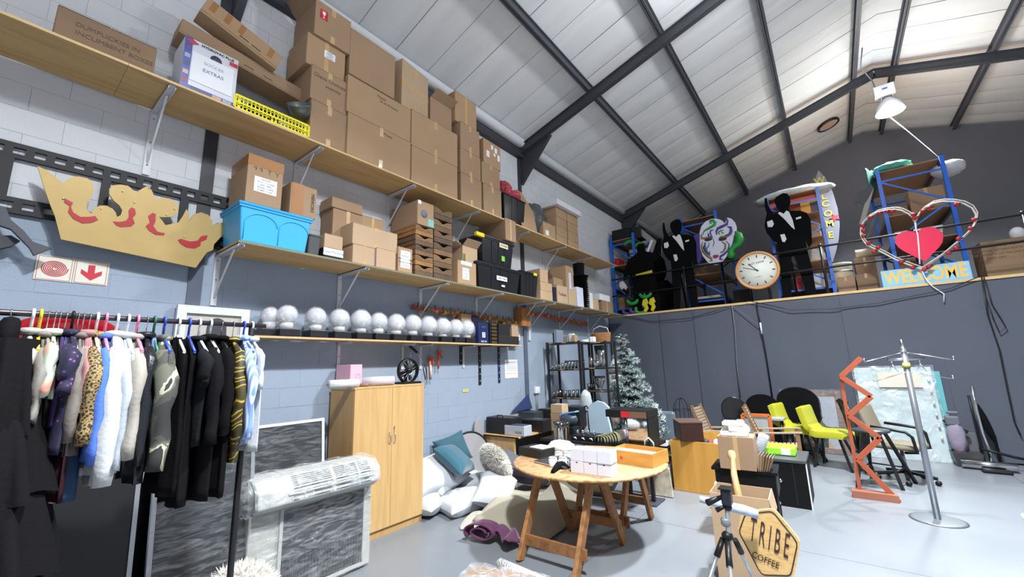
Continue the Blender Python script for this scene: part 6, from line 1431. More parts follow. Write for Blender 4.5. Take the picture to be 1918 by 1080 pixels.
# folded textiles
def fold_stack(label, u0, u1, v0, v1, y, n, mm, seed):
    A = P(u0, v1, y=y); B = P(u1, v1, y=y); Z = P((u0 + u1) / 2, v0, y=y).z
    t = thing('folded_textiles', label, 'textiles', ((A.x + B.x) / 2, y + 0.12, z2))
    for k in range(n):
        h = Z - z2; x = (k - n / 2) * (B.x - A.x) / n
        def fn(a, b, k=k):
            an = math.pi * a; return Vector((x * 0.5 + (0.05 + (n - k) * 0.004) * math.cos(an) + 0.02 * k, -0.12 + b * 0.24, max(0.001, (h - 0.012 * (n - k)) * math.sin(an) ** 0.55 + 0.002 * math.sin(b * 7))))
        MB().grid(14, 6, fn).build('cloth', mm, t, solid=0.004)
fold_stack('row of folded khaki cloths standing between scroll box and coffee grinder', 1117, 1150, 806, 850, 5.2, 6, mat('cloth_khaki', (186, 184, 152), 0.9, sheen=0.1), 1)
fold_stack('row of folded lilac cloths behind the khaki ones', 1138, 1162, 806, 845, 5.5, 4, mat('cloth_lilac', (164, 140, 196), 0.9, sheen=0.1), 2)
# coffee grinder / machine
y_ = 5.1; x0 = P(1134, 778, y=y_).x; x1 = P(1196, 778, y=y_).x; x2 = P(1212, 778, y=y_).x; zt_ = P(1170, 768, y=y_).z; zm = P(1170, 782, y=y_).z
t = thing('coffee_machine', 'chrome and black coffee machine with a red panel behind the orange tray', 'coffee machine', (2.45, 5.3, z2))
MB().bb((x0, y_, zm), (x2, y_ + 0.4, zt_)).build('head', BLACKP, t, world=True, bevel=0.008)
xr = P(1163, 778, y=y_).x; xr2 = P(1178, 778, y=y_).x
MB().bb((xr, y_ - 0.003, zm + 0.004), (xr2, y_ - 0.0005, zt_ - 0.012)).build('red_panel', RED, t, world=True); MB().bb((xr2 + 0.002, y_ - 0.003, zm + 0.004), (x2 - 0.01, y_ - 0.0005, zt_ - 0.012)).build('brown_panel', mat('panel_brown', (112, 84, 64), 0.4), t, world=True)
xc = P(1172, 800, y=y_).x
MB().bb((xc, y_ + 0.05, z2 + 0.001), (x2 - 0.02, y_ + 0.38, zm)).build('column', mat('mirror_steel', (190, 194, 198), 0.06, 1.0), t, world=True)
MB().bb((x0 + 0.05, y_ + 0.02, z2 + 0.001), (x2, y_ + 0.4, z2 + 0.03)).build('drip_base', BLACKP, t, world=True, bevel=0.004)
MB().bb((x2 - 0.02, y_ + 0.02, z2 + 0.03), (x2, y_ + 0.38, zm)).build('side_plate', BLACKP, t, world=True)
MB().lathe([(0.045, 0), (0.075, 0.03), (0.082, 0.1), (0.082, 0.11), (0, 0.11)], 22, c=(P(1156, 790, y=y_ + 0.12).x, y_ + 0.12, zm - 0.112)).build('brew_head', STEEL, t, world=True)
MB().tube([(xc - 0.01, y_ + 0.03, z2 + 0.02), (xc - 0.01, y_ + 0.03, zm)], 0.008, 8).build('rod', CHROME, t, world=True)
c_ = P(1213, 846, y=5.05)
MB().tube([(c_.x - 0.06, 5.13, z2 + 0.01), (c_.x - 0.05, 5.12, z2 + 0.08), (c_.x, 5.12, z2 + 0.12), (c_.x + 0.05, 5.12, z2 + 0.07), (c_.x + 0.05, 5.14, z2 + 0.01)], 0.009, 8).solo('white_cable', WHITEP, 'loop of thick white cable right of the coffee machine', 'cable')
# ironing things between desk and tree
y_ = 6.1; A = P(1105, 812, y=y_); 
pts = [(1107, 812), (1104, 790), (1101, 768), (1108, 756), (1120, 750), (1132, 753), (1142, 762), (1143, 768), (1138, 772), (1143, 790), (1148, 812)]
t = MB().prism([(P(u, v, y=y_).x, P(u, v, y=y_).z) for u, v in pts][::-1], (0, y_, 0), EX, EZ, -0.05)
m = t; m.bb((P(1112, 812, y=y_).x, y_ + 0.01, 0.0), (P(1142, 812, y=y_).x, y_ + 0.04, P(1120, 812, y=y_).z))
m.solo('pale_blue_board', mat('board_pale_blue', (172, 196, 212), 0.5), 'pale blue rounded headboard standing behind the folded cloths', 'board')
c_ = P(1096, 750, y=6.6); m = MB().ball((c_.x, 6.62, c_.z - 0.02), (0.11, 0.08, 0.2), 18, 12, noise=0.12, rnd=random.Random(2)); m.bb((c_.x - 0.05, 6.58, 0.0), (c_.x + 0.05, 6.66, c_.z - 0.2)); m.solo('wrapped_stand', mat('film_white', (170, 178, 182), 0.25, bump=0.6, bscale=9), 'tall white plastic-wrapped bundle between the desk and the pale blue board', 'bundle')
A = P(1062, 806, y=5.9); B = P(1097, 806, y=5.9); 
t = thing('steam_iron', 'dark steam iron with blue base and grey cord behind the scroll box', 'iron', ((A.x + B.x) / 2, 5.98, z2))
MB().bb((-0.13, -0.1, 0.0), (0.13, 0.09, 0.1)).build('stand', BLACKP, t, bevel=0.01); MB().ball((0, 0, 0.2), (0.15, 0.09, 0.1), 18, 10).build('body', mat('iron_slate', (58, 70, 84), 0.3), t)
MB().bar((-0.12, 0, 0.27), (0.15, 0, 0.32), 0.12, 0.02).build('soleplate', mat('iron_blue', (110, 170, 226), 0.3), t)
MB().tube([(-0.14, -0.03, 0.25), (-0.2, -0.05, 0.12), (-0.17, -0.06, 0.0), (-0.05, -0.1, -0.0)], 0.008, 8).build('cord', mat('grey_cord', (110, 112, 118), 0.6), t)
t.location = ((A.x + B.x) / 2, 5.69, z2)
MB().tube([P(1098, 765, y=5.7) + Vector((0.03 * math.cos(a_), 0, 0.04 * math.sin(a_))) for a_ in [k * 0.7 for k in range(9)]] + [P(1102, 790, y=5.7), Vector((P(1104, 806, y=5.7).x, 5.7, z2 + 0.01))], 0.01, 6).solo('black_hose', BLACKP, 'looped black hose beside the pale blue board', 'hose')
# cushion pile under the round table (far side), shelf front box
t = pillow('sack', 'tan stuffed sack lying under the far side of the round table', 'sack', (1.78, 5.45, 0.2), (0.66, 0.4, 0.36), (0.1, 0, 0.1), mat('sack_tan', (122, 108, 88), 0.9, var=0.1), 31, 0.01)
m = MB(); m.prism([(0, 0), (0.42, 0.0), (0.4, 0.35), (0.2, 0.5), (0.02, 0.4)], (2.3, 5.8, 0.01), EX, EZ, 0.05); m.solo('marbled_panel', ramp_mat('marble_print', [(0.4, (160, 150, 130)), (0.6, (206, 196, 176)), (0.7, (60, 54, 46))], 6, 5, 0.6), 'marbled cream panel leaning below the tabletop at the far side', 'panel')
# bubble-wrapped parcels at the bottom edge
t = thing('wrapped_parcel', 'brown parcel in torn clear wrap at the bottom edge of the picture', 'parcel', (2.35, 2.72, 0), rz=0.25)
MB().box((0, 0, 0.055), (0.66, 0.4, 0.11)).build('body', mat('parcel_brown', (140, 114, 92), 0.7, var=0.15), t, bevel=0.01)
MB().grid(22, 18, lambda a, b: Vector((-0.35 + a * 0.7, -0.22 + b * 0.44, 0.118 + 0.012 * math.sin(a * 19 + b * 5) * math.sin(b * 13)))).build('plastic_film', wrap_mat('film_crinkled', fac=0.3, scale=12), t)
t = roll('white roll of bubble wrap lying beside the brown parcel', (2.1, 3.02, 0.06), (2.72, 2.95, 0.06), 0.055, mat('bubble_wrap', (214, 218, 222), 0.3, bump=1.0, bscale=70), core=False, name='bubble_wrap_roll', inner=0.4)
# ================================================================ right half of the floor
def PX(pts, y): return [(P(u, v, y=y).x, P(u, v, y=y).z) for u, v in pts]
# beech cabinet with radio and open top
t = thing('beech_cabinet', 'low open-topped beech cabinet carrying the brown radio', 'cabinet', (2.95, 6.4, 0))
BEO = ramp_mat('beech_ochre', [(0.3, (188, 136, 56)), (0.7, (204, 152, 70))], 2.5, 5, 0.5, stretch=(6, 6, 0.5))
pts = [(2.63, 0.004), (3.27, 0.004)] + [(3.27 - 0.05 + 0.05 * math.cos(a), 0.61 + 0.05 * math.sin(a)) for a in (0, 0.5, 1.0, 1.57)] + [(2.63, 0.66)]
MB().prism(pts, (0, 6.2, 0), EX, EZ, -0.02).build('front_panel', BEO, t, world=True)
for a, b in (((2.63, 6.22, 0.0), (2.65, 6.75, 0.66)), ((3.25, 6.22, 0.0), (3.27, 6.75, 0.5)), ((2.65, 6.73, 0.0), (3.25, 6.75, 0.72))): MB().bb(a, b).build('side_panel', BEO, t, world=True)
MB().bb((2.65, 6.22, 0.5), (3.25, 6.73, 0.515)).build('shelf', mat('shelf_grey', (120, 116, 110), 0.7), t, world=True)
MB().bb((3.275, 6.25, 0.3), (3.5, 6.7, 0.56)).build('drawer', BEO, t, world=True, bevel=0.004)
rr = random.Random(4)
for k, (x, y, c) in enumerate(((2.98, 6.32, (60, 40, 60)), (3.06, 6.36, (40, 34, 44)), (3.13, 6.3, (110, 50, 60)), (3.2, 6.38, (200, 200, 204)))):
    MB().ball((x, y, 0.6), (0.055, 0.05, 0.085), 12, 8, noise=0.12, rnd=rr).solo('wrapped_trinket', mat('trinket_%d' % k, c, 0.6, var=0.4, scale=40), ('purple wrapped bundle', 'near-black wrapped bundle', 'dull red wrapped bundle', 'white crinkled bundle')[k] + ' inside the open beech cabinet', 'bundle')
t = thing('radio', 'dark wooden vintage radio with two cream grille panels on the beech cabinet', 'radio', (2.84, 6.36, 0.661), rz=0.5)
WAL = mat('walnut_dark', (52, 30, 22), 0.4, var=0.25, scale=8)
MB().box((0, 0, 0.125), (0.3, 0.44, 0.25)).build('casing', WAL, t, bevel=0.012)
MB().box((0, 0, 0.252), (0.31, 0.45, 0.012)).build('top', mat('walnut_top', (96, 74, 64), 0.3, var=0.4, scale=30), t)
for s_ in (-1, 1): MB().box((0.152, s_ * 0.1, 0.14), (0.004, 0.15, 0.17)).build('grille_panel', mat('grille_cream', (206, 184, 140), 0.7, var=0.15, scale=60), t)
MB().lathe([(0.014, 0), (0.014, 0.012), (0, 0.013)], 12, c=(0.154, 0.0, 0.04), R=Matrix.Rotation(math.pi / 2, 3, 'Y')).build('knob', STEEL, t)
# two slatted wooden armchairs seen from the side
def armchair(loc, rz, label, s=1.0):
    t = thing('wooden_armchair', label, 'chair', loc, rz)
    W_ = WOODS[1]; SL_ = mat('slat_weathered', (150, 132, 112), 0.8, var=0.2, scale=12); w = 0.5
    for sy in (-1, 1):
        MB().bar((0.26, sy * w / 2, 0), (0.26, sy * w / 2, 0.62), 0.04, 0.05, up=EX).build('leg', W_, t)
        MB().bar((-0.22, sy * w / 2, 0), (-0.24, sy * w / 2, 0.6), 0.04, 0.05, up=EX).build('leg', W_, t)
        MB().bar((-0.32, sy * w / 2, 0.6), (0.32, sy * w / 2, 0.64), 0.06, 0.025).build('armrest', SL_, t, bevel=0.006)
        MB().bar((-0.2, sy * 0.2, 0.36), (-0.42, sy * 0.2, 1.0), 0.035, 0.045, up=EX).build('back_post', W_, t)
    for k in range(12):
        f_ = (k + 1) / 13; MB().bar((-0.21 - 0.21 * f_, -0.21, 0.38 + 0.61 * f_), (-0.21 - 0.21 * f_, 0.21, 0.38 + 0.61 * f_), 0.018, 0.034).build('back_slat', SL_, t)
    for k in range(9): MB().bar((-0.2 + k * 0.055, -0.22, 0.4 + 0.015 * abs(k - 4) / 4), (-0.2 + k * 0.055, 0.22, 0.4 + 0.015 * abs(k - 4) / 4), 0.04, 0.016).build('seat_slat', SL_, t)
    MB().bar((0.26, -w / 2, 0.37), (0.26, w / 2, 0.37), 0.02, 0.06).build('apron', W_, t, bevel=0.005)
    for sy in (-1, 1): MB().bar((-0.2, sy * 0.23, 0.37), (0.25, sy * 0.23, 0.37), 0.02, 0.05).build('seat_rail', W_, t)
    return t
armchair((3.02, 7.75, 0), -0.08, 'weathered slatted wooden armchair behind the beech cabinet')
armchair((3.75, 7.95, 0), 0.1, 'slatted wooden armchair between the first armchair and yellow chairs')
# black chairs at the curtain
def shellchair(loc, rz, label, w, h0, h1, mm, rough=0.5, name='black_chair'):
    t = thing(name, label, 'chair', loc, rz)
    pts = [(-w * 0.42, 0)] + [(-w * 0.5 + 0.0, 0.1)] + [(w / 2 * math.cos(a) , (h1 - h0) - 0.24 + 0.24 * math.sin(a)) for a in [math.pi - math.pi * k / 12 for k in range(13)]] + [(w * 0.5, 0.1), (w * 0.42, 0)]
    MB().prism(pts[::-1], (0, -0.0, h0), EX, Vector((0, 0.12, 1)).normalized(), -0.05).build('backrest', mm, t, bevel=0.018)
    MB().box((0, -0.27, 0.47), (w, 0.48, 0.07)).build('seat', mm, t, bevel=0.02)
    MB().bar((0, 0.03, 0.45), (0, 0.05, h0 + 0.1), 0.07, 0.012, up=EX).build('back_stem', BLACKM, t)
    MB().tube([(0, -0.22, 0.08), (0, -0.22, 0.44)], 0.025, 10).build('gas_column', BLACKM, t)
    for k in range(5):
        a = 2 * math.pi * k / 5 + 0.3; e = Vector((math.cos(a), math.sin(a), 0)); o = Vector((0, -0.22, 0))
        l_ = MB().bar(o + Vector((0, 0, 0.1)), o + e * 0.28 + Vector((0, 0, 0.07)), 0.04, 0.03).build('base_arm', BLACKP, t)
        MB().lathe([(0.0, -0.012), (0.028, -0.012), (0.028, 0.012), (0.0, 0.012)], 12, c=o + e * 0.28 + Vector((0, 0, 0.029)), R=Matrix.Rotation(math.pi / 2, 3, 'X')).build('castor', BLACKP, l_)
    return t
shellchair((2.85, 9.65, 0), 0.2, 'glossy black plastic-backed chair, leftmost of three by the curtain', 0.46, 0.56, 1.0, mat('plastic_black_gloss', (14, 14, 16), 0.12))
shellchair((3.36, 9.65, 0), 0.1, 'black fabric office chair, middle of three by the curtain', 0.58, 0.55, 1.06, BLACKF)
shellchair((3.95, 9.65, 0), 0.0, 'largest black fabric office chair, right of three by the curtain', 0.66, 0.55, 1.2, BLACKF)
# grey bench table and orange frame behind the armchairs
t = thing('folding_table', 'light grey folding table behind the slatted armchairs', 'table', (3.5, 8.72, 0))
MB().bb((3.15, 8.55, 0.7), (3.8, 8.9, 0.73)).build('top', mat('table_grey', (150, 156, 164), 0.4), t, world=True)
for x, y in ((3.2, 8.6), (3.75, 8.6), (3.2, 8.85), (3.75, 8.85)): MB().tube([(x, y, 0), (x, y, 0.7)], 0.014, 8).build('leg', BLACKM, t, world=True)
ORW = mat('orange_wood', (196, 100, 44), 0.45, var=0.15, scale=8)
t = thing('orange_screen', 'orange wooden rectangular frame standing behind the second armchair', 'frame', (4.05, 8.3, 0))
a, b = P(1390, 776, y=8.3), P(1441, 776, y=8.3)
for (p, q) in (((a.x, 0), (a.x, a.z)), ((b.x, 0), (b.x, a.z)), ((a.x, a.z), (b.x, a.z)), ((a.x, 0.04), (b.x, 0.04))): MB().bar((p[0], 8.3, p[1]), (q[0], 8.3, q[1]), 0.05, 0.04, up=EY).build('frame_bar', ORW, t, world=True, bevel=0.004)
MB().bb((a.x + 0.03, 8.3, 0.06), (b.x - 0.03, 8.31, a.z - 0.03)).build('panel', mat('panel_pale', (156, 162, 160), 0.5), t, world=True)
# yellow chairs
def ychair(loc, rz, label):
    t = thing('yellow_chair', label, 'chair', loc, rz); Y_ = mat('leather_yellow', (176, 176, 44), 0.4, var=0.06, scale=8, bump=0.1, bscale=30)
    prof = [(0.3, 0.5), (0.28, 0.525), (0.1, 0.53), (-0.1, 0.52), (-0.19, 0.545), (-0.235, 0.63), (-0.27, 0.76), (-0.30, 0.9), (-0.315, 0.93)]
    inn = [(-0.30, 0.945), (-0.25, 0.92), (-0.2, 0.78)]
    def slab(pr, th, w, nm):
        N = len(pr)
        def fn(a, b):
            k = a * (N - 1); i = min(int(k), N - 2); f = k - i; x = pr[i][0] * (1 - f) + pr[i + 1][0] * f; z = pr[i][1] * (1 - f) + pr[i + 1][1] * f
            return Vector((x, (b - 0.5) * w * (1 - 0.12 * (1 - min(1, a * 6, (1 - a) * 6))), z + 0.0))
        m = MB().grid(26, 9, fn); o = m.build(nm, Y_, t); s = o.modifiers.new('solid', 'SOLIDIFY'); s.thickness = th; s.offset = 0; bv = o.modifiers.new('bevel', 'BEVEL'); bv.width = 0.02; bv.segments = 3; bv.limit_method = 'ANGLE'
    slab(prof[:5], 0.1, 0.5, 'seat'); slab([(-0.16, 0.55)] + prof[5:], 0.09, 0.42, 'backrest')
    for k in range(2):
        z = 0.68 + 0.11 * k; MB().tube([(-0.205 - 0.04 * k, -0.2, z), (-0.205 - 0.04 * k, 0.2, z)], 0.004, 6).build('seam', mat('seam_olive', (150, 148, 20), 0.6), t)
    for sy in (-1, 1):
        MB().bar((-0.12, sy * 0.08, 0.48), (-0.2, sy * 0.2, 0.0), 0.035, 0.03, up=EY).build('leg', BLACKM, t); MB().bar((0.16, sy * 0.08, 0.48), (0.3, sy * 0.2, 0.0), 0.035, 0.03, up=EY).build('leg', BLACKM, t)
    MB().box((0.03, 0, 0.475), (0.36, 0.2, 0.014)).build('mount_plate', BLACKM, t)
    return t
a = P(1518, 868, z=0.0)
ychair((4.38, 8.7, 0), -0.3, 'yellow padded side chair on crossed black legs, nearer the orange zigzag')
ychair((3.94, 9.0, 0), -0.3, 'yellow padded side chair on crossed black legs, farther left by the black chairs')
# lime box, black cabinet
x0, x1 = P(1455, 900, y=6.2).x - 0.25, P(1513, 900, y=6.2).x; zt_ = P(1480, 861, y=6.2).z
t = thing('black_cabinet', 'black floor cabinet with a bright edge strip under the lime green package', 'cabinet', ((x0 + x1) / 2, 6.5, 0))
MB().bb((x0, 6.2, 0.0), (x1, 6.85, zt_ - 0.03)).build('body', mat('cabinet_black', (13, 13, 14), 0.6, spec=0.2), t, world=True, bevel=0.004)
MB().bb((x0 - 0.02, 6.19, zt_ - 0.03), (x1 + 0.01, 6.86, zt_)).build('top', mat('cabinet_top_grey', (70, 72, 76), 0.4), t, world=True)
MB().bb((x1 + 0.0005, 6.2, 0.0), (x1 + 0.012, 6.24, zt_ - 0.035)).build('edge_strip', mat('strip_white', (226, 230, 232), 0.2), t, world=True)
MB().bb((x1 - 0.14, 6.196, 0.03), (x1 - 0.125, 6.1995, zt_ - 0.04)).build('door_gap', mat('gap_black', (4, 4, 4), 0.8), t, world=True)
LIME = mat('lime_package', (150, 230, 50), 0.4, var=0.15, scale=10, bump=0.5, bscale=20)
a, b = P(1419, 858, y=6.4), P(1478, 850, y=6.4)
t = thing('lime_package', 'lime green plastic-wrapped package lying on the black cabinet', 'package', ((a.x + x1) / 2 - 0.02, 6.56, zt_ + 0.001))
w_ = x1 - 0.1 - a.x
MB().box((-0.03, 0, 0.05), (w_, 0.3, 0.1)).build('body', LIME, t, bevel=0.02); MB().box((0.08, -0.152, 0.05), (0.1, 0.003, 0.07)).build('label', PAPER, t)
m = MB(); c_ = P(1420, 842, y=6.15)
m.lathe([(0.0, -0.14), (0.055, -0.13), (0.06, 0.0), (0.06, 0.12), (0.05, 0.14), (0, 0.145)], 18, c=(c_.x + 0.02, 6.3, zt_ + 0.132), R=Euler((0.1, 0.35, 0)).to_matrix()); m.solo('bubble_wrapped_bottle', mat('bubble_wrap', (214, 218, 222), 0.3, bump=1.0, bscale=70), 'white bubble-wrapped cylinder leaning behind the plain carton', 'bundle')
# black pedestal cabinet with carton
t = thing('pedestal_cabinet', 'black bedside cabinet with small glass knobs carrying the plain carton', 'cabinet', (3.72, 5.2, 0), rz=0.06)
BC = mat('cabinet_black', (15, 15, 17), 0.5)
MB().box((0, 0.0, 0.62), (0.6, 0.42, 0.03)).build('top', BC, t, bevel=0.003); MB().box((0, 0, 0.5), (0.54, 0.38, 0.21)).build('carcass', BC, t)
for sx in (-1, 1):
    for sy in (-1, 1): MB().box((sx * 0.25, sy * 0.17, 0.2), (0.04, 0.04, 0.4)).build('leg', BC, t)
MB().box((0, 0, 0.1), (0.5, 0.34, 0.018)).build('lower_shelf', BC, t)
d = MB().box((0.278, 0.0, 0.5), (0.014, 0.34, 0.19)).build('drawer', mat('drawer_grey_black', (44, 46, 52), 0.4), t, bevel=0.003)
MB().ball((0.305, 0.0, 0.52), (0.016, 0.018, 0.018), 12, 8).build('knob', CHROME, d)
d = MB().box((0.258, 0.0, 0.24), (0.012, 0.3, 0.25)).build('door', BC, t, bevel=0.003); MB().ball((0.27, 0.08, 0.28), (0.01, 0.012, 0.012), 10, 6).build('knob', CHROME, d)
A = P(1341, 816, y=4.95); B = P(1408, 822, y=4.95)
h = A.z - 0.636
q = carton('plain tan carton with faded tape standing on the black bedside cabinet', ((A.x + B.x) / 2 + 0.0, 5.1, 0.636), B.x - A.x, 0.3, h, rz=-math.pi / 2 + 0.06, c=0, tape='f')
for k, (dx, dz, rz_, sz) in enumerate(((-0.06, 0.0, 0.1, (0.26, 0.2, 0.045)), (-0.02, 0.047, 0.3, (0.2, 0.18, 0.05)), (-0.06, 0.1, 0.05, (0.2, 0.17, 0.04)))):
    t = thing('foam_block', '%s white polystyrene packing piece heaped on the plain tan carton' % ('lowest', 'middle', 'topmost')[k], 'packing foam', ((A.x + B.x) / 2 + 0.05 + dx, 5.08, 0.636 + h + 0.004 + dz), rz=rz_)
    MB().box((0, 0, sz[2] / 2), sz).build('body', mat('polystyrene', (228, 228, 226), 0.8, var=0.03), t, bevel=0.008)
    MB().box((sz[0] * 0.3, 0, sz[2] * 0.5 + 0.012), (sz[0] * 0.3, sz[1] * 0.9, sz[2])).build('rib', mat('polystyrene', (228, 228, 226), 0.8), t, bevel=0.008)
x0_ = B.x + 0.02
for k in range(6):
    t = thing('card_folder', '%s brown card folder from the left, filed beside the plain tan carton' % ORD[k].replace('lowest', 'first'), 'folder', (x0_ + k * 0.017, 5.08, 0.637), group='brown card folders', rot=(0, 0.1 + 0.05 * k, 0))
    MB().box((0, 0, 0.08), (0.003, 0.22, 0.16 - 0.006 * k)).build('sheet', CARD[(1, 3, 0)[k % 3]], t)
# open tall carton with paddle and tube
t = thing('open_carton', 'tall open carton on the floor in front of the black bedside cabinet', 'box', (3.87, 4.05, 0), rz=0.05)
w, d, h = 0.42, 0.34, 0.68
for a, b in (((-w / 2, -d / 2, 0.0), (w / 2, -d / 2 + 0.005, h)), ((-w / 2, d / 2 - 0.005, 0), (w / 2, d / 2, h)), ((-w / 2, -d / 2 + 0.005, 0), (-w / 2 + 0.005, d / 2 - 0.005, h)), ((w / 2 - 0.005, -d / 2 + 0.005, 0), (w / 2, d / 2 - 0.005, h))): MB().bb(a, b).build('wall_panel', CARD[3], t)
MB().bb((-w / 2 + .005, -d / 2 + .005, 0), (w / 2 - .005, d / 2 - .005, 0.005)).build('base', CARD[3], t)
MB().bar((w / 2, 0, h), (w / 2 + 0.02, 0, h - 0.14), d, 0.005).build('flap', CARD[3], t)
pA, pB = P(1370, 846, y=4.35), P(1385, 935, y=4.05)
t = thing('kraft_paddle', 'long kraft paper wrapped paddle standing up out of the open carton', 'paddle', (pB.x, 4.1, 0.3))
KR = mat('kraft_tape', (186, 150, 100), 0.35, var=0.2, scale=12)
MB().tube([(pB.x + 0.02, 4.12, 0.25), pB, pB.lerp(pA, 0.5) + Vector((-0.01, 0, 0)), pB.lerp(pA, 0.82), pA.lerp(pB, 0.12), pA], [0.028, 0.028, 0.026, 0.022, 0.036, 0.03], 10).build('shaft', KR, t, world=True)
# tripod
hub = P(1362, 1000, y=3.2); 
t = thing('tripod', 'silver and black camera tripod in the front before the open carton', 'tripod', (hub.x, 3.2, 0))
for k, (u, v, yy) in enumerate(((1330, 1080, 3.05), (1369, 1085, 2.95), (1410, 1080, 3.38))):
    q = P(u, v, y=yy); top_ = hub + Vector(((-0.03, 0.0, 0.04)[k], (0, -0.02, 0.02)[k], -0.03)); dr = (q - top_); ft = top_ + dr * (top_.z / max(0.05, top_.z - q.z)); ft.z = 0.012
    ft = top_ + dr * ((top_.z - 0.012) / (top_.z - q.z)) if q.z < top_.z - 0.05 else q
    l_ = MB().tube([top_.lerp(ft, 0.1), top_.lerp(ft, 0.62)], 0.013, 10).tube([top_.lerp(ft, 0.6), ft], 0.009, 10).build('leg', mat('tripod_alu', (186, 190, 194), 0.3, 0.8), t, world=True)
    m = MB().tube([top_, top_.lerp(ft, 0.16)], [0.017, 0.02], 10); m.shift(-Vector(t.location)); m.build('leg_clamp', BLACKP, l_)
    m = MB().ball(ft, (0.016, 0.016, 0.012), 8, 6); m.shift(-Vector(t.location)); m.build('rubber_foot', BLACKP, l_)
MB().tube([hub + Vector((0, 0, -0.12)), P(1361, 932, y=3.2)], 0.016, 12).build('centre_column', mat('tripod_alu', (186, 190, 194), 0.3, 0.8), t, world=True)
MB().ball(hub + Vector((0, 0, -0.01)), (0.036, 0.036, 0.03), 14, 8).build('spider', BLACKP, t, world=True, bevel=0)
MB().lathe([(0.022, 0.05), (0.03, 0.06), (0.03, 0.09), (0.024, 0.1), (0, 0.1)], 16, c=hub).build('collar', mat('tripod_grey', (120, 124, 126), 0.4), t, world=True)
hd = P(1361, 930, y=3.2)
MB().box(hd, (0.062, 0.07, 0.1)).build('head', mat('head_black', (24, 28, 40), 0.35), t, world=True, bevel=0.012)
MB().box(hd + Vector((0, 0, 0.055)), (0.08, 0.09, 0.012)).build('quick_plate', BLACKP, t, world=True, bevel=0.004)
MB().ball(hd + Vector((0, 0, -0.06)), (0.026, 0.026, 0.03), 12, 8).build('ball_joint', BLACKP, t, world=True)
MB().tube([hd + Vector((-0.02, 0, 0.0)), P(1325, 941, y=3.1)], [0.012, 0.022], 10).build('pan_handle', BLACKP, t, world=True); MB().tube([hd + Vector((0, 0, -0.05)), P(1342, 955, y=3.15)], [0.008, 0.016], 10).build('tilt_handle', BLACKP, t, world=True)
a, b = P(1374, 932, y=3.62), P(1428, 946, y=3.66)
t = thing('wrapped_tube', 'bluish-white paper wrapped tube lying across the open carton behind the tripod head', 'tube', ((a.x + b.x) / 2, 3.86, 0.68))
e = (b - a).normalized()
MB().tube([a - e * 0.18, a, a.lerp(b, 0.5) + Vector((0, 0, 0.004)), b], [0.022, 0.03, 0.034, 0.03], 12).build('sheet', mat('newspaper_blue', (178, 188, 206), 0.6, var=0.25, scale=30, bump=0.4, bscale=20), t, world=True)
t.location = ((a.x + b.x) / 2, 3.64, 0.68); 
# hexagonal sign
ys = 3.55
SGW = ramp_mat('sign_pine', [(0.3, (196, 152, 92)), (0.5, (222, 184, 124)), (0.62, (206, 170, 104)), (0.8, (178, 132, 76))], 2.2, 6, 0.45, stretch=(2, 2, 9), distort=1.5)
hexp = [(1389, 958), (1450, 952), (1500, 1014), (1487, 1082), (1427, 1079), (1381, 993)]
def rc_(pts, y, k=0.12):
    o = []
    n = len(pts)
    for i in range(n):
        p, q, r = Vector(pts[i - 1]), Vector(pts[i]), Vector(pts[(i + 1) % n])
        for s_, f in ((p, k), (q, 0), (r, k)): o.append(tuple(q.lerp(s_, f)) if f else tuple((q * 2 + q.lerp(p, k) + q.lerp(r, k)) / 4))
    return [(P(u, v, y=y).x, P(u, v, y=y).z) for u, v in o][::-1]
c_ = P(1440, 1020, y=ys)
t = thing('hexagonal_sign', 'hexagonal pine sign reading TRIBE COFFEE leaning on the open carton', 'sign', (c_.x, ys, c_.z - 0.3))
MB().prism(rc_(hexp, ys), (0, ys, 0), EX, EZ, 0.024).build('board', SGW, t, world=True)
hin = [(1396, 962), (1447, 957), (1494, 1016), (1481, 1078), (1426, 1076), (1384, 996)]
o1 = rc_(hin, ys - 0.002); m = MB(); n = len(o1)
for i in range(n): m.bar((o1[i][0], ys - 0.002, o1[i][1]), (o1[(i + 1) % n][0], ys - 0.002, o1[(i + 1) % n][1]), 0.007, 0.003, up=EY)
m.build('border_line', INK, t, world=True)
DK = mat('letter_brown', (58, 30, 36), 0.6)
def onp(s, u0, v0, u1, v1, hu, hv, hpx):
    """letters from pixel (u0,v0) to (u1,v1), their upright along (hu,hv), hpx tall"""
    a, b = P(u0, v0, y=ys - 0.002), P(u1, v1, y=ys - 0.002); um, vm = (u0 + u1) / 2, (v0 + v1) / 2
    up = P(um + hu, vm + hv, y=ys - 0.002) - P(um, vm, y=ys - 0.002); k = hpx / math.hypot(hu, hv); H = up.length * k
    text(s, (a + b) / 2 + Vector((0, -0.003, 0)), (b - a), up, H * 1.38, DK, t, width=(b - a).length, world=True, bold=0.0)
onp('T R I B E', 1405, 991, 1478, 1026, 5, -48, 47)
onp('COFFEE', 1409, 1037, 1459, 1060, 3, -14, 12)
MB().bar((c_.x, ys + 0.03, c_.z + 0.1), (c_.x + 0.02, ys + 0.16, 0.0), 0.03, 0.02).build('prop_leg', SGW, t, world=True)
t.location.z = 0
for q in KIDS(t): q.location.z += (c_.z - 0.3)
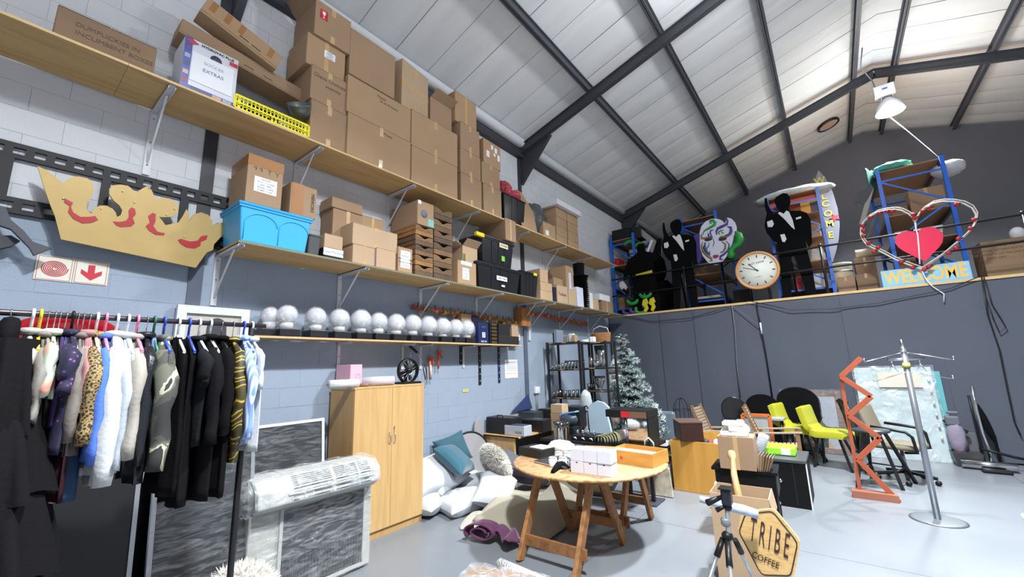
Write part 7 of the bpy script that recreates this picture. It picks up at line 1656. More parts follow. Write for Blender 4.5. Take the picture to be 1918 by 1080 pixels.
# round black-rimmed stool at the very bottom
c_ = P(1385, 1082, y=3.02)
t = thing('round_stool', 'round grey-topped stool with black rim at the bottom edge, under the tripod', 'stool', (c_.x + 0.02, 2.78, 0))
MB().lathe([(0, 0.24), (0.17, 0.24), (0.175, 0.27), (0, 0.275)], 32).build('seat', mat('stool_grey', (130, 128, 122), 0.8), t); MB().lathe([(0.172, 0.24), (0.185, 0.245), (0.185, 0.275), (0.175, 0.28), (0.17, 0.27)], 32).build('rim', BLACKP, t)
for k in range(3): MB().tube([(0.1 * math.cos(k * 2.1), 0.1 * math.sin(k * 2.1), 0.24), (0.16 * math.cos(k * 2.1), 0.16 * math.sin(k * 2.1), 0.0)], 0.012, 8).build('leg', CHROME, t)
# mirror, glass panel, teal panels leaning on the curtain
def leanpanel(name, label, pix, y, th, mm, cat, frame=None, wrapm=None, fw=0.09, lean=0.1):
    A, B = P(*pix[0], y=y), P(*pix[1], y=y); h = (A.z + B.z) / 2 / math.cos(lean); w = B.x - A.x
    t = thing(name, label, cat, ((A.x + B.x) / 2, y - math.sin(lean) * h * 0.5, 0), rot=(-lean, 0, 0))
    if frame:
        MB().bb((-w / 2 + fw, 0.0, fw), (w / 2 - fw, 0.012, h - fw)).build('pane', mm, t)
        for a, b in (((-w / 2, -0.02, 0), (-w / 2 + fw, th, h)), ((w / 2 - fw, -0.02, 0), (w / 2, th, h)), ((-w / 2 + fw, -0.02, h - fw), (w / 2 - fw, th, h)), ((-w / 2 + fw, -0.02, 0), (w / 2 - fw, th, fw))): MB().bb(a, b).build('frame_bar', frame, t, bevel=0.006)
    else: MB().bb((-w / 2, 0, 0), (w / 2, th, h)).build('sheet', mm, t, bevel=0.004)
    if wrapm:
        MB().grid(26, 26, lambda a, b: Vector((-w / 2 - 0.03 + a * (w + 0.06), -0.03 + 0.015 * math.sin(a * 13 + b * 7) * math.sin(b * 17 - a * 5), b * (h + 0.03)))).build('plastic_film', wrapm, t)
    return t, w, h
BWR = wrap_mat('bubble_film', (216, 222, 224), fac=0.13, scale=16)
leanpanel('wrapped_mirror', 'brown-framed mirror wrapped in clear plastic leaning on the curtain', ((1462, 732), (1573, 732)), 9.9, 0.03, mat('mirror_silver', (200, 205, 208), 0.03, 1.0), 'mirror', mat('mirror_frame_brown', (112, 86, 78), 0.5, var=0.3, scale=30), BWR, 0.1, 0.12)
leanpanel('teal_board', 'teal board with white marks standing behind the wrapped glass sheet', ((1606, 696), (1760, 696)), 10.06, 0.03, mat('board_teal', (96, 170, 176), 0.6, var=0.1), 'board', lean=0.03)
q, w, h = leanpanel('wrapped_glass_sheet', 'large pale glass sheet in bubble wrap leaning on the curtain', ((1598, 688), (1744, 688)), 9.95, 0.03, mat('glass_pale', (190, 206, 208), 0.25, var=0.1, scale=1.5), 'glass sheet', None, wrap_mat('bubble_film_dense', (206, 216, 218), fac=0.22, scale=5, rough=0.4, bump=0.4), lean=0.1)
MB().box((w * 0.08, -0.05, h * 0.86), (w * 0.55, 0.006, 0.26)).build('label', mat('label_beige', (206, 200, 186), 0.6), q)
for k in range(6): MB().ball((w * 0.44, -0.05, h * (0.25 + 0.12 * k)), (0.018, 0.012, 0.03), 10, 6).build('bubble_pad', mat('bubble_wrap', (214, 218, 222), 0.3, bump=1.0, bscale=70), q)
# orange zigzag stand
y_ = 7.02
t = thing('zigzag_stand', 'orange-red wooden zigzag display stand on a block', 'display stand', (4.8, 7.05, 0))
ZO = mat('zigzag_orange', (160, 78, 48), 0.45, var=0.12, scale=10)
a, b = P(1598, 938, z=0.0), P(1687, 944, z=0.0)
MB().bb((a.x, 7.0, 0), (b.x, 7.12, 0.085)).build('base_block', mat('zigzag_base', (150, 92, 72), 0.6, var=0.15), t, world=True, bevel=0.004)
zz = [(1613, 670), (1575, 705), (1632, 742), (1590, 778), (1648, 820), (1607, 860), (1684, 940)]
zp = [P(u, v, y=y_ + 0.04) for u, v in zz]
for p, q in zip(zp, zp[1:]): MB().bar(p, q, 0.06, 0.028, up=EY).build('zigzag_slat', ZO, t, world=True, bevel=0.003)
MB().bar(P(1575, 705, y=y_ + 0.075), P(1613, 931, y=y_ + 0.075), 0.04, 0.026, up=EY).build('pole', ZO, t, world=True, bevel=0.003)
# office chair, black stool
t = thing('office_chair', 'beige-seated office chair with black arms in front of the wrapped glass', 'chair', (5.2, 8.25, 0), rz=-0.35)
BG = mat('seat_khaki', (132, 124, 104), 0.85, var=0.08)
MB().box((0.0, 0, 0.48), (0.5, 0.48, 0.08)).build('seat', BG, t, bevel=0.03)
MB().box((-0.3, 0, 0.8), (0.07, 0.44, 0.46), R=Matrix.Rotation(-0.25, 3, 'Y')).build('backrest', BG, t, bevel=0.03)
for sy in (-1, 1): MB().tube([(-0.22, sy * 0.27, 0.74), (0.0, sy * 0.28, 0.72), (0.16, sy * 0.28, 0.7), (0.22, sy * 0.28, 0.64), (0.24, sy * 0.27, 0.44), (0.1, sy * 0.22, 0.42)], 0.02, 8).build('armrest', BLACKP, t)
MB().tube([(-0.1, 0, 0.42), (-0.3, 0, 0.45), (-0.32, 0, 0.62)], 0.02, 8).build('back_stem', BLACKP, t)
MB().tube([(0, 0, 0.1), (0, 0, 0.44)], [0.035, 0.02], 12).build('gas_column', STEEL, t)
for k in range(5):
    a = 2 * math.pi * k / 5; e = Vector((math.cos(a), math.sin(a), 0))
    l_ = MB().bar(Vector((0, 0, 0.13)), e * 0.32 + Vector((0, 0, 0.09)), 0.045, 0.035).build('base_arm', BLACKP, t)
    MB().lathe([(0, -0.02), (0.032, -0.02), (0.032, 0.02), (0, 0.02)], 14, c=e * 0.32 + Vector((0, 0, 0.035)), R=Matrix.Rotation(math.pi / 2, 3, 'X')).build('castor', BLACKP, l_)
t = thing('bar_stool', 'tall black stool with round dark seat between zigzag stand and office chair', 'stool', (4.88, 7.62, 0))
MB().lathe([(0, 0.0), (0.2, 0.0), (0.21, 0.012), (0.2, 0.03), (0, 0.03)], 28, c=(0, 0, 0.73)).build('seat', mat('stool_seat_dark', (52, 56, 62), 0.35), t)
for u, v in ((1606, 912), (1692, 918), (1716, 905), (1632, 892)):
    f = P(u, v, z=0.0) - Vector((4.88, 7.62, 0)); MB().bar(Vector((f.x * 0.35, f.y * 0.35, 0.73)), f, 0.034, 0.034).build('leg', BLACKM, t)
for z in (0.22,):
    fs = [P(u, v, z=0.0) - Vector((4.88, 7.62, 0)) for u, v in ((1606, 912), (1692, 918), (1716, 905), (1632, 892))]
    for i in range(4): a_, b_ = fs[i] * 0.8, fs[(i + 1) % 4] * 0.8; MB().tube([(a_.x, a_.y, z), (b_.x, b_.y, z)], 0.01, 8).build('foot_rail', BLACKM, t)
# black folded chair backs left of it
t = thing('folding_chair', 'folded black chair standing behind the orange zigzag stand', 'chair', (4.72, 8.35, 0), rz=0.3)
for sy in (-0.16, 0.16): MB().tube([(0.1, sy, 0.0), (0.0, sy, 0.6), (-0.1, sy, 1.05)], 0.016, 8).build('frame_tube', BLACKM, t)
MB().tube([(-0.1, -0.16, 1.05), (-0.12, 0, 1.08), (-0.1, 0.16, 1.05)], 0.03, 8).build('top_rail', BLACKP, t)
for k in range(6): MB().bar((-0.01 - 0.09 * k / 5 * 0.4, -0.13 + k * 0.052, 0.62), (-0.095, -0.13 + k * 0.052, 1.04), 0.012, 0.01).build('back_spoke', BLACKM, t)
MB().box((0.06, 0, 0.5), (0.05, 0.3, 0.34)).build('seat', BLACKP, t, bevel=0.01)
# coat stand
b_ = P(1757, 974, z=0.0); zt_ = P(1689, 636, y=b_.y).z
t = thing('coat_stand', 'grey steel coat stand on a round polished base', 'coat stand', (b_.x, b_.y, 0))
SG_ = mat('stand_grey', (150, 154, 160), 0.3, 0.7)
MB().lathe([(0, 0), (0.225, 0), (0.23, 0.006), (0.2, 0.012), (0.05, 0.016), (0, 0.016)], 44).build('base_plate', mat('base_satin', (132, 138, 144), 0.38, 0.6), t)
MB().tube([(0, 0, 0.014), (0, 0, zt_ - 0.1)], 0.029, 16).build('pole', SG_, t); MB().tube([(0, 0, zt_ - 0.1), (0, 0, zt_)], 0.018, 12).build('finial', CHROME, t)
MB().lathe([(0.034, 0), (0.04, 0.01), (0.034, 0.02)], 16, c=(0, 0, zt_ - 0.12)).build('ring', CHROME, t); MB().lathe([(0.034, 0), (0.036, 0.02), (0.034, 0.06)], 16, c=(0, 0, zt_ - 0.32)).build('tape_band', mat('tape_olive', (150, 150, 70), 0.5), t)
for k, (dx, dy, z, dz) in enumerate(((-0.36, -0.05, zt_ - 0.14, -0.09), (0.4, 0.08, zt_ - 0.14, -0.09), (-0.32, -0.22, zt_ - 0.36, -0.09), (0.38, 0.2, zt_ - 0.36, -0.08))):
    MB().tube([(0, 0, z), (dx * 0.9, dy * 0.9, z + dz), (dx, dy, z + dz - 0.01), (dx * 1.0, dy * 1.0, z + dz + 0.03)], 0.0045, 8).build('hook_arm', CHROME, t)
MB().tube([(-0.15, -0.04, zt_ - 0.22), (0.17, 0.05, zt_ - 0.22)], 0.016, 10).build('cross_tube', CHROME, t)
for s_ in (-1, 1): MB().tube([(s_ * 0.12, 0.03 * s_, zt_ - 0.22), (s_ * 0.12, 0.03 * s_, zt_ - 0.28), (s_ * 0.12 - 0.04, 0.03 * s_, zt_ - 0.36), (s_ * 0.12 - 0.035, 0.03 * s_, zt_ - 0.34)], 0.005, 6).tube([(s_ * 0.12, 0.03 * s_, zt_ - 0.28), (s_ * 0.12 + 0.04, 0.03 * s_, zt_ - 0.36)], 0.005, 6).build('clip_hook', CHROME, t)
# vacuum cleaners and poles at the right end of the curtain
def pole(label, pix, y, r, mm, name='vacuum_pole', cat='pole', **k): MB().tube([P(u, v, y=y + 0.0) for u, v in pix], r, 10).solo(name, mm, label, cat)
pole('tall chrome vacuum pole leaning on the curtain at the right', [(1820, 722), (1828, 765), (1840, 810), (1853, 845), (1859, 872)], 9.8, 0.022, CHROME)
pole('black slim pole just left of the tall chrome one', [(1814, 740), (1826, 790), (1836, 830), (1845, 871)], 9.85, 0.016, BLACKP)
m = MB(); a = P(1845, 790, y=9.9); m.ball(a, (0.05, 0.05, 0.32), 14, 10, R=Matrix.Rotation(-0.2, 3, 'Y')); m.bb((a.x + 0.05, 9.88, 0), (a.x + 0.08, 9.92, a.z - 0.2)); m.solo('black_bag_roll', BLACKF, 'slim black cloth roll standing right of the chrome pole', 'roll')
t = thing('vacuum_cleaner', 'grey upright vacuum cleaner with lilac cloth bag by the curtain', 'vacuum cleaner', (P(1810, 850, y=9.75).x, 9.75, 0)); 
MB().box((0, 0, 0.11), (0.34, 0.26, 0.2), taper=0.8).build('body', mat('vac_dark', (60, 56, 58), 0.4, var=0.3), t); MB().ball((-0.06, 0.05, 0.42), (0.11, 0.09, 0.27), 16, 10, noise=0.1).build('dust_bag', mat('bag_lilac', (136, 128, 146), 0.8, bump=0.5, bscale=10), t); MB().box((-0.07, 0.05, 0.68), (0.16, 0.13, 0.14)).box((-0.05, 0.05, 0.8), (0.14, 0.05, 0.05)).build('cap', mat('vac_grey', (96, 98, 106), 0.5), t, bevel=0.02)
m = MB(); a = P(1800, 860, y=9.5); b = P(1905, 868, y=9.5); m.tube([(a.x, 9.55, 0.075), (b.x, 9.5, 0.075)], 0.06, 14); m.solo('chrome_tube', CHROME, 'short shiny chrome tube lying on the floor by the vacuum cleaner', 'tube')
pole('long dark hose lying along the floor towards the right edge', [(1838, 840), (1870, 848), (1900, 856), (1930, 862)], 9.6, 0.02, BLACKP, 'vacuum_hose', 'hose')
m = MB(); a = P(1850, 872, z=0.0); m.bb((a.x - 0.16, 9.3, 0.0), (a.x + 0.14, 9.45, 0.05)); m.solo('floor_nozzle', BLACKP, 'black floor nozzle lying in front of the chrome tube', 'nozzle', bevel=0.015)
t = thing('black_stand', 'folded black speaker stand standing between the glass sheet and vacuum', 'stand', (P(1785, 840, y=9.9).x, 9.85, 0))
MB().tube([(0, 0, 0), (0, 0, 0.6), (-0.04, 0, 0.68)], 0.025, 8).build('post', BLACKP, t); MB().bar((-0.03, 0, 0.62), (0.2, 0, 0.5), 0.05, 0.05).build('bracket', BLACKP, t); MB().ball((0.06, -0.02, 0.72), (0.05, 0.04, 0.02), 10, 6).build('white_cap', WHITEP, t)
t = thing('grey_panel_box', 'flat dark grey panel leaning low between black stand and vacuum', 'panel', (P(1795, 860, y=9.95).x + 0.1, 9.95, 0)); MB().bb((-0.14, 0, 0), (0.16, 0.05, 0.48)).build('sheet', GREYW, t, bevel=0.006)
# cooler at the right edge
c_ = P(1890, 944, z=0.42)
t = thing('cool_box', 'teal cool box with white lid cut off by the right edge', 'cool box', (c_.x + 0.32, c_.y - 0.32, 0), rz=0.35)
MB().box((0, 0, 0.18), (0.5, 0.34, 0.36), taper=0.86).build('body', mat('cooler_teal', (40, 134, 160), 0.35), t, bevel=0.02); MB().box((0, 0, 0.39), (0.54, 0.38, 0.06)).build('lid', WHITEP, t, bevel=0.02)
MB().box((-0.27, -0.06, 0.3), (0.02, 0.05, 0.09)).build('latch', WHITEP, t, bevel=0.005)
# wire plant cage, grey tub by the tree, glass-topped crate
c_ = P(1262, 790, y=8.6)
t = thing('wire_cage', 'black wire birdcage-shaped frame standing before the curtain by the tree', 'frame', (c_.x, 9.2, 0))
for k in range(6):
    a = k * math.pi / 3; MB().tube([(0.17 * math.cos(a), 0.17 * math.sin(a), 0.0), (0.17 * math.cos(a), 0.17 * math.sin(a), 0.72), (0.15 * math.cos(a), 0.15 * math.sin(a), 0.86), (0.08 * math.cos(a), 0.08 * math.sin(a), 0.96), (0, 0, 0.99)], 0.006, 6).build('rib', BLACKM, t)
for z in (0.3, 0.75): MB().tube([(0.172 * math.cos(a), 0.172 * math.sin(a), z) for a in [k * math.pi / 12 for k in range(24)]], 0.006, 6, closed=True).build('ring', BLACKM, t)
c_ = P(1240, 800, y=8.2)
m = MB(); m.box((c_.x + 0.02, 8.5, 0.4), (0.32, 0.1, 0.78), R=None); m.solo('grey_case', mat('case_grey_blue', (104, 116, 130), 0.3, var=0.2), 'upright grey-blue hard case with white stickers behind the Christmas tree', 'case', bevel=0.05)
t = thing('white_carton', 'small white carton on the floor beside the black bedside cabinet', 'box', (3.33, 5.75, 0)); MB().box((0, 0, 0.15), (0.1, 0.2, 0.3)).build('body', PAPER, t, bevel=0.004); MB().box((0, -0.1015, 0.1), (0.1, 0.002, 0.18)).build('label_side', mat('print_green_grey', (120, 134, 128), 0.6), t)
# floor scraps
for k in range(5): MB().box((2.42 + 0.02 * (k % 2), 6.35, 0.3 + k * 0.07), (0.26, 0.2, 0.05)).solo('stacked_tray', BLACKP if k % 2 else WHITEP, '%s tray of the striped black and white pile left of the beech cabinet' % ORD[k], 'tray', 'striped pile of trays')
MB().box((2.43, 6.35, 0.135), (0.28, 0.22, 0.268)).solo('grey_crate', mat('case_grey_blue', (104, 116, 130), 0.3, var=0.2), 'grey crate under the striped tray pile left of the beech cabinet', 'crate', bevel=0.01)
m = MB().box(P(1010, 950, z=0.003), (0.3, 0.02, 0.004), R=Matrix.Rotation(0.9, 3, 'Z')); m.solo('pink_tape', mat('tape_pink', (216, 150, 150), 0.6), 'strip of pink tape stuck to the floor under the round table', 'tape')
# ================================================================ things on the mezzanine
RB = mat('rack_blue', (22, 96, 200), 0.35, var=0.05); RSH = mat('rack_shelf_board', (150, 116, 84), 0.75, var=0.1)
def rack(label, x0, x1, y0, ztop, levels, dep=1.8):
    t = thing('storage_rack', label, 'rack', ((x0 + x1) / 2, y0 + dep / 2, MEZ))
    for yy in (y0, y0 + dep):
        for xx in (x0, x1): MB().bb((xx - 0.03, yy - 0.03, MEZ + 0.001), (xx + 0.03, yy + 0.03, ztop)).build('upright', RB, t, world=True)
        za = MEZ + 0.3; zb = ztop - 0.25; n = 3
        MB().bar((x0, yy, zb), (x1, yy, zb), 0.02, 0.035).build('cross_brace', RB, t, world=True); MB().bar((x0, yy, za - 0.1), (x1, yy, za - 0.1), 0.02, 0.035).build('cross_brace', RB, t, world=True)
        for k in range(n):
            z0_, z1_ = za + (zb - za) * k / n, za + (zb - za) * (k + 1) / n
            p, q = ((x0, z0_), (x1, z1_)) if k % 2 else ((x1, z0_), (x0, z1_))
            MB().bar((p[0], yy, p[1]), (q[0], yy, q[1]), 0.02, 0.03).build('diagonal_brace', RB, t, world=True)
    for z in levels: MB().bb((x0 + 0.02, y0 + 0.04, z - 0.02), (x1 - 0.02, y0 + dep, z)).build('shelf_board', RSH, t, world=True)
    for z in levels:
        for xx in (x0, x1): MB().bb((xx - 0.02, y0 + 0.03, z - 0.1), (xx + 0.02, y0 + dep - 0.03, z - 0.021)).build('beam', mat('beam_dark', (60, 58, 60), 0.5), t, world=True)
    return t
ry = 10.75
rack('blue storage rack behind the heart at the right of the mezzanine', 5.82, 6.74, ry, 5.42, (3.2, 3.9, 4.45, 5.4))
rack('blue storage rack behind the tuxedo cutout in the middle of the mezzanine', 3.88, 4.82, ry, 5.37, (3.2, 3.78, 4.3, 4.85, 5.36))
rack('blue storage rack behind the carnival mask', 1.95, 2.78, ry, 5.38, (3.25, 3.85, 4.5, 5.3))
rack('blue storage rack against the left wall at the end of the mezzanine', 0.1, 0.74, 10.55, 5.22, (3.2, 3.75, 4.4, 5.12), 1.2)
def mbox(label, u0, u1, v0, y, z, mm=None, c=0, dep=0.4, cat='box', name='cardboard_box', letters=(), tape='v', h=None, zz=None):
    A = P(u0, v0, y=y); B = P(u1, v0, y=y)
    if h:
        for _ in range(6): A = P(u0, PROJ((A.x, y, z + h / 2))[1], y=y); B = P(u1, PROJ((B.x, y, z + h / 2))[1], y=y)
    A.x = max(A.x, 0.12); B.x = max(B.x, A.x + 0.12)
    hh = h if h else max(0.05, (A.z + B.z) / 2 - z)
    return carton(label, ((A.x + B.x) / 2, y + dep / 2, z + 0.001), B.x - A.x, dep, hh, rz=-math.pi / 2, c=c, mm=mm, tape=tape, letters=letters)
mbox('brown carton standing high in the right-hand blue rack', 1705, 1772, 345, 11.2, 4.451, c=0, h=0.55)
mbox('open brown carton left half in the right-hand blue rack', 1672, 1702, 400, 11.3, 4.451, c=4, h=0.3)
for k in range(5): mbox('%s of the flat white boards stacked in the right-hand blue rack' % ORD[k], 1676, 1766, 0, 10.95, 3.901 + 0.05 * k, mm=mat('board_white', (214, 216, 218), 0.5), h=0.042, tape='n', name='white_board')
for k in range(3): mbox('%s white folded sheet in the lower bay of the right-hand rack' % ORD[k], 1742, 1806, 0, 10.9, 3.201 + 0.07 * k, mm=mat('sheet_grey_white', (190, 190, 196), 0.6, var=0.15, scale=10), h=0.06, tape='n', name='folded_sheet')
mbox('dark brown carton in the lower left of the right-hand blue rack', 1680, 1730, 0, 11.1, 3.201, c=4, h=0.4)
for (a, b, h, c, s_) in ((1462, 1490, .3, 0, 'left in the second bay'), (1500, 1536, .34, 1, 'right in the second bay')): mbox('brown carton ' + s_ + ' of the middle blue rack', a, b, 0, 11.0, 4.301, c=c, h=h)
mbox('whitish carton in the third bay of the middle blue rack', 1508, 1543, 0, 10.95, 3.781, mm=mat('box_offwhite', (190, 184, 174), 0.7, var=0.2, scale=20), h=0.3)
mbox('brown carton left in the third bay of the middle blue rack', 1452, 1475, 0, 10.95, 3.781, c=0, h=0.36)
q = mbox('orange printed box with a dark picture high in the middle blue rack', 1500, 1532, 0, 10.95, 4.851, mm=mat('print_orange', (214, 150, 40), 0.5), h=0.32, tape='n')
MB().bb((0.2005, 0.02, 0.03), (0.202, 0.2, 0.28)).build('picture', mat('picture_dark', (60, 50, 60), 0.5, var=0.5, scale=16), q)
mbox('long red-orange box directly below the top board of the middle blue rack', 1438, 1531, 0, 11.0, 4.851 + 0.33, mm=mat('print_coral', (206, 92, 66), 0.5), h=0.15, tape='n')
mbox('white folded linen bundle low in the middle blue rack', 1510, 1548, 0, 10.95, 3.201, mm=mat('linen_white', (186, 188, 190), 0.8, var=0.2, scale=16), h=0.32, tape='n', name='linen_bundle')
mbox('small red box low in the middle blue rack', 1490, 1502, 0, 10.9, 3.201, mm=RED, h=0.28, tape='n')
mbox('dark carton low at the left of the middle blue rack', 1462, 1486, 0, 11.0, 3.201, mm=BLACKP, h=0.3, tape='n')
mbox('brown carton in the second bay behind the carnival mask', 1300, 1345, 0, 11.0, 4.501, c=4, h=0.35)
mbox('brown carton in the third bay behind the carnival mask', 1296, 1350, 0, 11.0, 3.851, c=4, h=0.25)
mbox('pale folded sheets on the carton behind the carnival mask', 1300, 1340, 0, 11.0, 3.851 + 0.252, mm=mat('sheet_grey_white', (190, 190, 196), 0.6), h=0.06, tape='n', name='folded_sheet')
mbox('white bundle in the lowest bay behind the carnival mask', 1302, 1350, 0, 11.0, 3.251, mm=mat('sheet_grey_white', (190, 190, 196), 0.6), h=0.07, tape='n', name='folded_sheet')
mbox('black flat case on top of the leftmost blue rack', 1132, 1178, 0, 10.6, 5.121, mm=BLACKP, h=0.3, tape='n')
mbox('second black case right on top of the leftmost blue rack', 1180, 1200, 0, 10.8, 5.121, mm=mat('case_black', (22, 23, 25), 0.45), h=0.34, tape='n')
mbox('red can-like box in the upper bay of the leftmost blue rack', 1136, 1146, 0, 10.65, 4.401, mm=RED, h=0.22, tape='n')
mbox('brown carton low in the leftmost blue rack', 1142, 1170, 0, 10.65, 3.201, c=4, h=0.3)
for k in range(9):
    a = P(1150 + k * 7, 470, y=10.72); MB().ball((max(0.2, min(0.66, a.x)), 10.75 + 0.1 * (k % 3), 4.401 + 0.09 + 0.0 * k), (0.04, 0.04, 0.09), 9, 6, noise=0.2).solo('silk_flower', mat('silk_%d' % (k % 4), ((110, 120, 76), (90, 70, 130), (180, 180, 160), (70, 96, 60))[k % 4], 0.8), '%s silk flower bunch from the left in the leftmost blue rack' % (ORD + ['ninth'])[k].replace('lowest', 'first'), 'flowers')
# wrapped bundles on the racks
def blob(label, u, v, y, r, mm, seed, name='wrapped_bundle', cat='bundle', noise=0.1, z=None):
    c_ = P(u, v, y=y); m = MB().ball((c_.x, y, (z + r[2] * 0.92) if z else c_.z), r, 26, 14, noise=noise, rnd=random.Random(seed)); return m.solo(name, mm, label, cat)
blob('large clear plastic wrapped white bundle on top of the middle blue rack', 1482, 348, 11.3, (0.78, 0.4, 0.14), mat('foil_white', (196, 206, 206), 0.2, var=0.2, scale=7, bump=1.0, bscale=9), 1, noise=0.07, z=5.362)
TG = mat('tarp_green', (64, 150, 132), 0.5, var=0.35, scale=8, bump=0.8, bscale=9)
blob('green and white tarpaulin heaped on the top of the right-hand rack', 1668, 305, 11.0, (0.3, 0.25, 0.1), TG, 2, 'tarpaulin', 'tarpaulin', 0.12, z=5.4)
c_ = P(1636, 335, y=10.85); m = MB().grid(10, 10, lambda a, b: Vector((c_.x - 0.1 + 0.14 * a, 10.8 + 0.3 * a, c_.z - 0.18 + 0.42 * b + 0.02 * math.sin(a * 9)))); m.solo('tarpaulin_tail', mat('tarp_dark_green', (20, 84, 72), 0.6), 'dark green tarpaulin tail hanging at the left post of the right-hand rack', 'tarpaulin', solid=0.01)
blob('white sack sticking out at the right of the right-hand rack', 1775, 316, 11.2, (0.24, 0.3, 0.14), mat('sack_white', (206, 208, 212), 0.5, bump=0.5), 3, 'white_sack', 'sack', 0.08)
# grey wing prop
m = MB().prism(PX([(1600, 383), (1606, 362), (1624, 352), (1632, 345), (1636, 352), (1626, 372), (1618, 384), (1608, 378)], 10.7)[::-1], (0, 10.7, 0), EX, EZ, 0.02); m.solo('wing_prop', mat('prop_grey_dark', (60, 62, 68), 0.6), 'grey and white wing-shaped prop tied left of the right-hand rack', 'prop')
a, b = P(1632, 352, y=10.72), P(1614, 420, y=10.72); MB().bar(a, b, 0.08, 0.03, up=EY).solo('grey_board', mat('prop_pale', (150, 148, 142), 0.7), 'pale grey slat leaning under the wing-shaped prop', 'board')
m = MB().bar(P(1640, 398, y=10.75), P(1622, 460, y=10.75), 0.05, 0.03, up=EY); m.solo('black_board', BLACKM, 'black slat crossing behind the big flower heart at its left', 'board')
# surfboard with WELCOME
sy = 12.7
pts = [(1533, 318), (1548, 336), (1560, 360), (1569, 390), (1573, 420), (1571, 448), (1566, 470), (1560, 490), (1548, 490), (1538, 460), (1530, 420), (1524, 380), (1524, 345)]
t = thing('surfboard_sign', 'grey surfboard with yellow WELCOME lettering and red flowers behind the middle rack', 'sign', (P(1550, 440, y=sy).x, sy, MEZ))
MB().prism(PX(pts, sy)[::-1], (0, sy, 0), EX, EZ, 0.05).build('board', mat('surf_grey', (92, 94, 106), 0.6), t, world=True)
for ch, (u, v) in zip('WELCOME', ((1535, 338), (1540, 352), (1543, 368), (1546, 382), (1551, 400), (1554, 419), (1556, 440))):
    text(ch, P(u, v, y=sy - 0.01), (1, 0, 0), EZ, 0.22, mat('paint_mustard', (156, 142, 50), 0.6), t, world=True, bold=0.006)
for u, v in ((1548, 348), (1564, 407)):
    c_ = P(u, v, y=sy - 0.02); m = MB().prism([((0.11 if k % 2 else 0.05) * math.cos(k * math.pi / 5), (0.11 if k % 2 else 0.05) * math.sin(k * math.pi / 5)) for k in range(10)], c_, EX, EZ, 0.02); m.build('flower', mat('paint_red', (160, 34, 44), 0.6), t, world=True)
MB().bar((t.location.x, sy + 0.06, MEZ), (t.location.x, sy + 0.06, MEZ + 1.0), 0.06, 0.04, up=EY).build('prop_leg', BLACKM, t, world=True)
# cutout figures in dinner jackets
BK = mat('cutout_black', (9, 9, 10), 0.85, spec=0.1); WH = mat('cutout_white', (214, 214, 216), 0.6)
TUX = [(-0.02, 2.28), (0.05, 2.3), (0.12, 2.27), (0.16, 2.17), (0.15, 2.05), (0.1, 1.93), (0.12, 1.88), (0.3, 1.83), (0.4, 1.76), (0.44, 1.6), (0.42, 1.3), (0.4, 1.1), (0.33, 1.02), (0.3, 1.2), (0.3, 1.0), (0.33, 0.6), (0.33, 0.08), (0.4, 0.02), (0.16, 0.0), (0.12, 0.5), (0.06, 0.9), (0.02, 0.9), (-0.04, 0.5), (-0.1, 0.0), (-0.3, 0.02), (-0.24, 0.1), (-0.22, 0.6), (-0.2, 1.0), (-0.2, 1.25), (-0.26, 1.3), (-0.36, 1.5), (-0.38, 1.66), (-0.34, 1.82), (-0.3, 1.92), (-0.32, 2.1), (-0.3, 2.28), (-0.26, 2.28), (-0.25, 2.1), (-0.22, 2.0), (-0.18, 1.88), (-0.06, 1.93), (-0.1, 2.0), (-0.13, 2.15), (-0.1, 2.24)]
def tux(label, x, y, s, mir=1):
    t = thing('dinner_jacket_cutout', label, 'cutout', (x, y, MEZ), rz=0.0)
    def M_(pl): return [(a * mir * s, b * s) for a, b in (pl if mir > 0 else pl)]
    pl = M_(TUX); pl = pl[::-1] if mir > 0 else pl
    MB().prism(pl, (0, 0, 0.001), EX, EZ, 0.02).build('board', BK, t)
    for w_ in ([(-0.06, 1.9), (0.0, 1.84), (0.06, 1.9), (0.1, 1.86), (0.14, 1.66), (0.15, 1.45), (0.1, 1.52), (0.0, 1.72), (-0.1, 1.88)], [(0.2, 1.7), (0.29, 1.71), (0.29, 1.67), (0.2, 1.66)], [(-0.32, 1.74), (-0.22, 1.76), (-0.2, 1.66), (-0.24, 1.6), (-0.32, 1.62)], [(-0.12, 1.4), (-0.04, 1.4), (-0.02, 1.28), (-0.06, 1.22), (-0.1, 1.24)]):
        q = M_(w_); MB().prism(q[::-1] if mir > 0 else q, (0, -0.003, 0.001), EX, EZ, 0.003).build('white_patch', WH, t)
    MB().bar((0, 0.03, 0.8), (0, 0.25, 0.0), 0.04, 0.03).build('prop_leg', BK, t)
tux('black cutout of a man in dinner jacket holding up a pistol, before the middle rack', P(1482, 470, y=10.42).x - 0.03, 10.46, 1.02)
tux('black cutout of a man in dinner jacket left of the carnival mask', P(1273, 490, y=10.45).x, 10.4, 1.0)
FIG = [(-0.06, 1.86), (0.06, 1.86), (0.12, 1.74), (0.1, 1.62), (0.3, 1.56), (0.45, 1.9), (0.55, 1.88), (0.5, 1.5), (0.4, 1.35), (0.3, 1.3), (0.3, 0.9), (0.38, 0.4), (0.34, 0.0), (0.1, 0.0), (0.04, 0.6), (-0.04, 0.6), (-0.14, 0.0), (-0.36, 0.0), (-0.3, 0.6), (-0.34, 1.0), (-0.55, 0.95), (-0.52, 1.2), (-0.36, 1.5), (-0.1, 1.62), (-0.12, 1.74)]
t = thing('figure_cutout', 'plain black standing figure cutout with a yellow sash at the left end of the mezzanine', 'cutout', (P(1205, 510, y=10.42).x, 10.4, MEZ))
MB().prism(FIG[::-1], (0, 0, 0.001), EX, EZ, 0.02).build('board', BK, t)
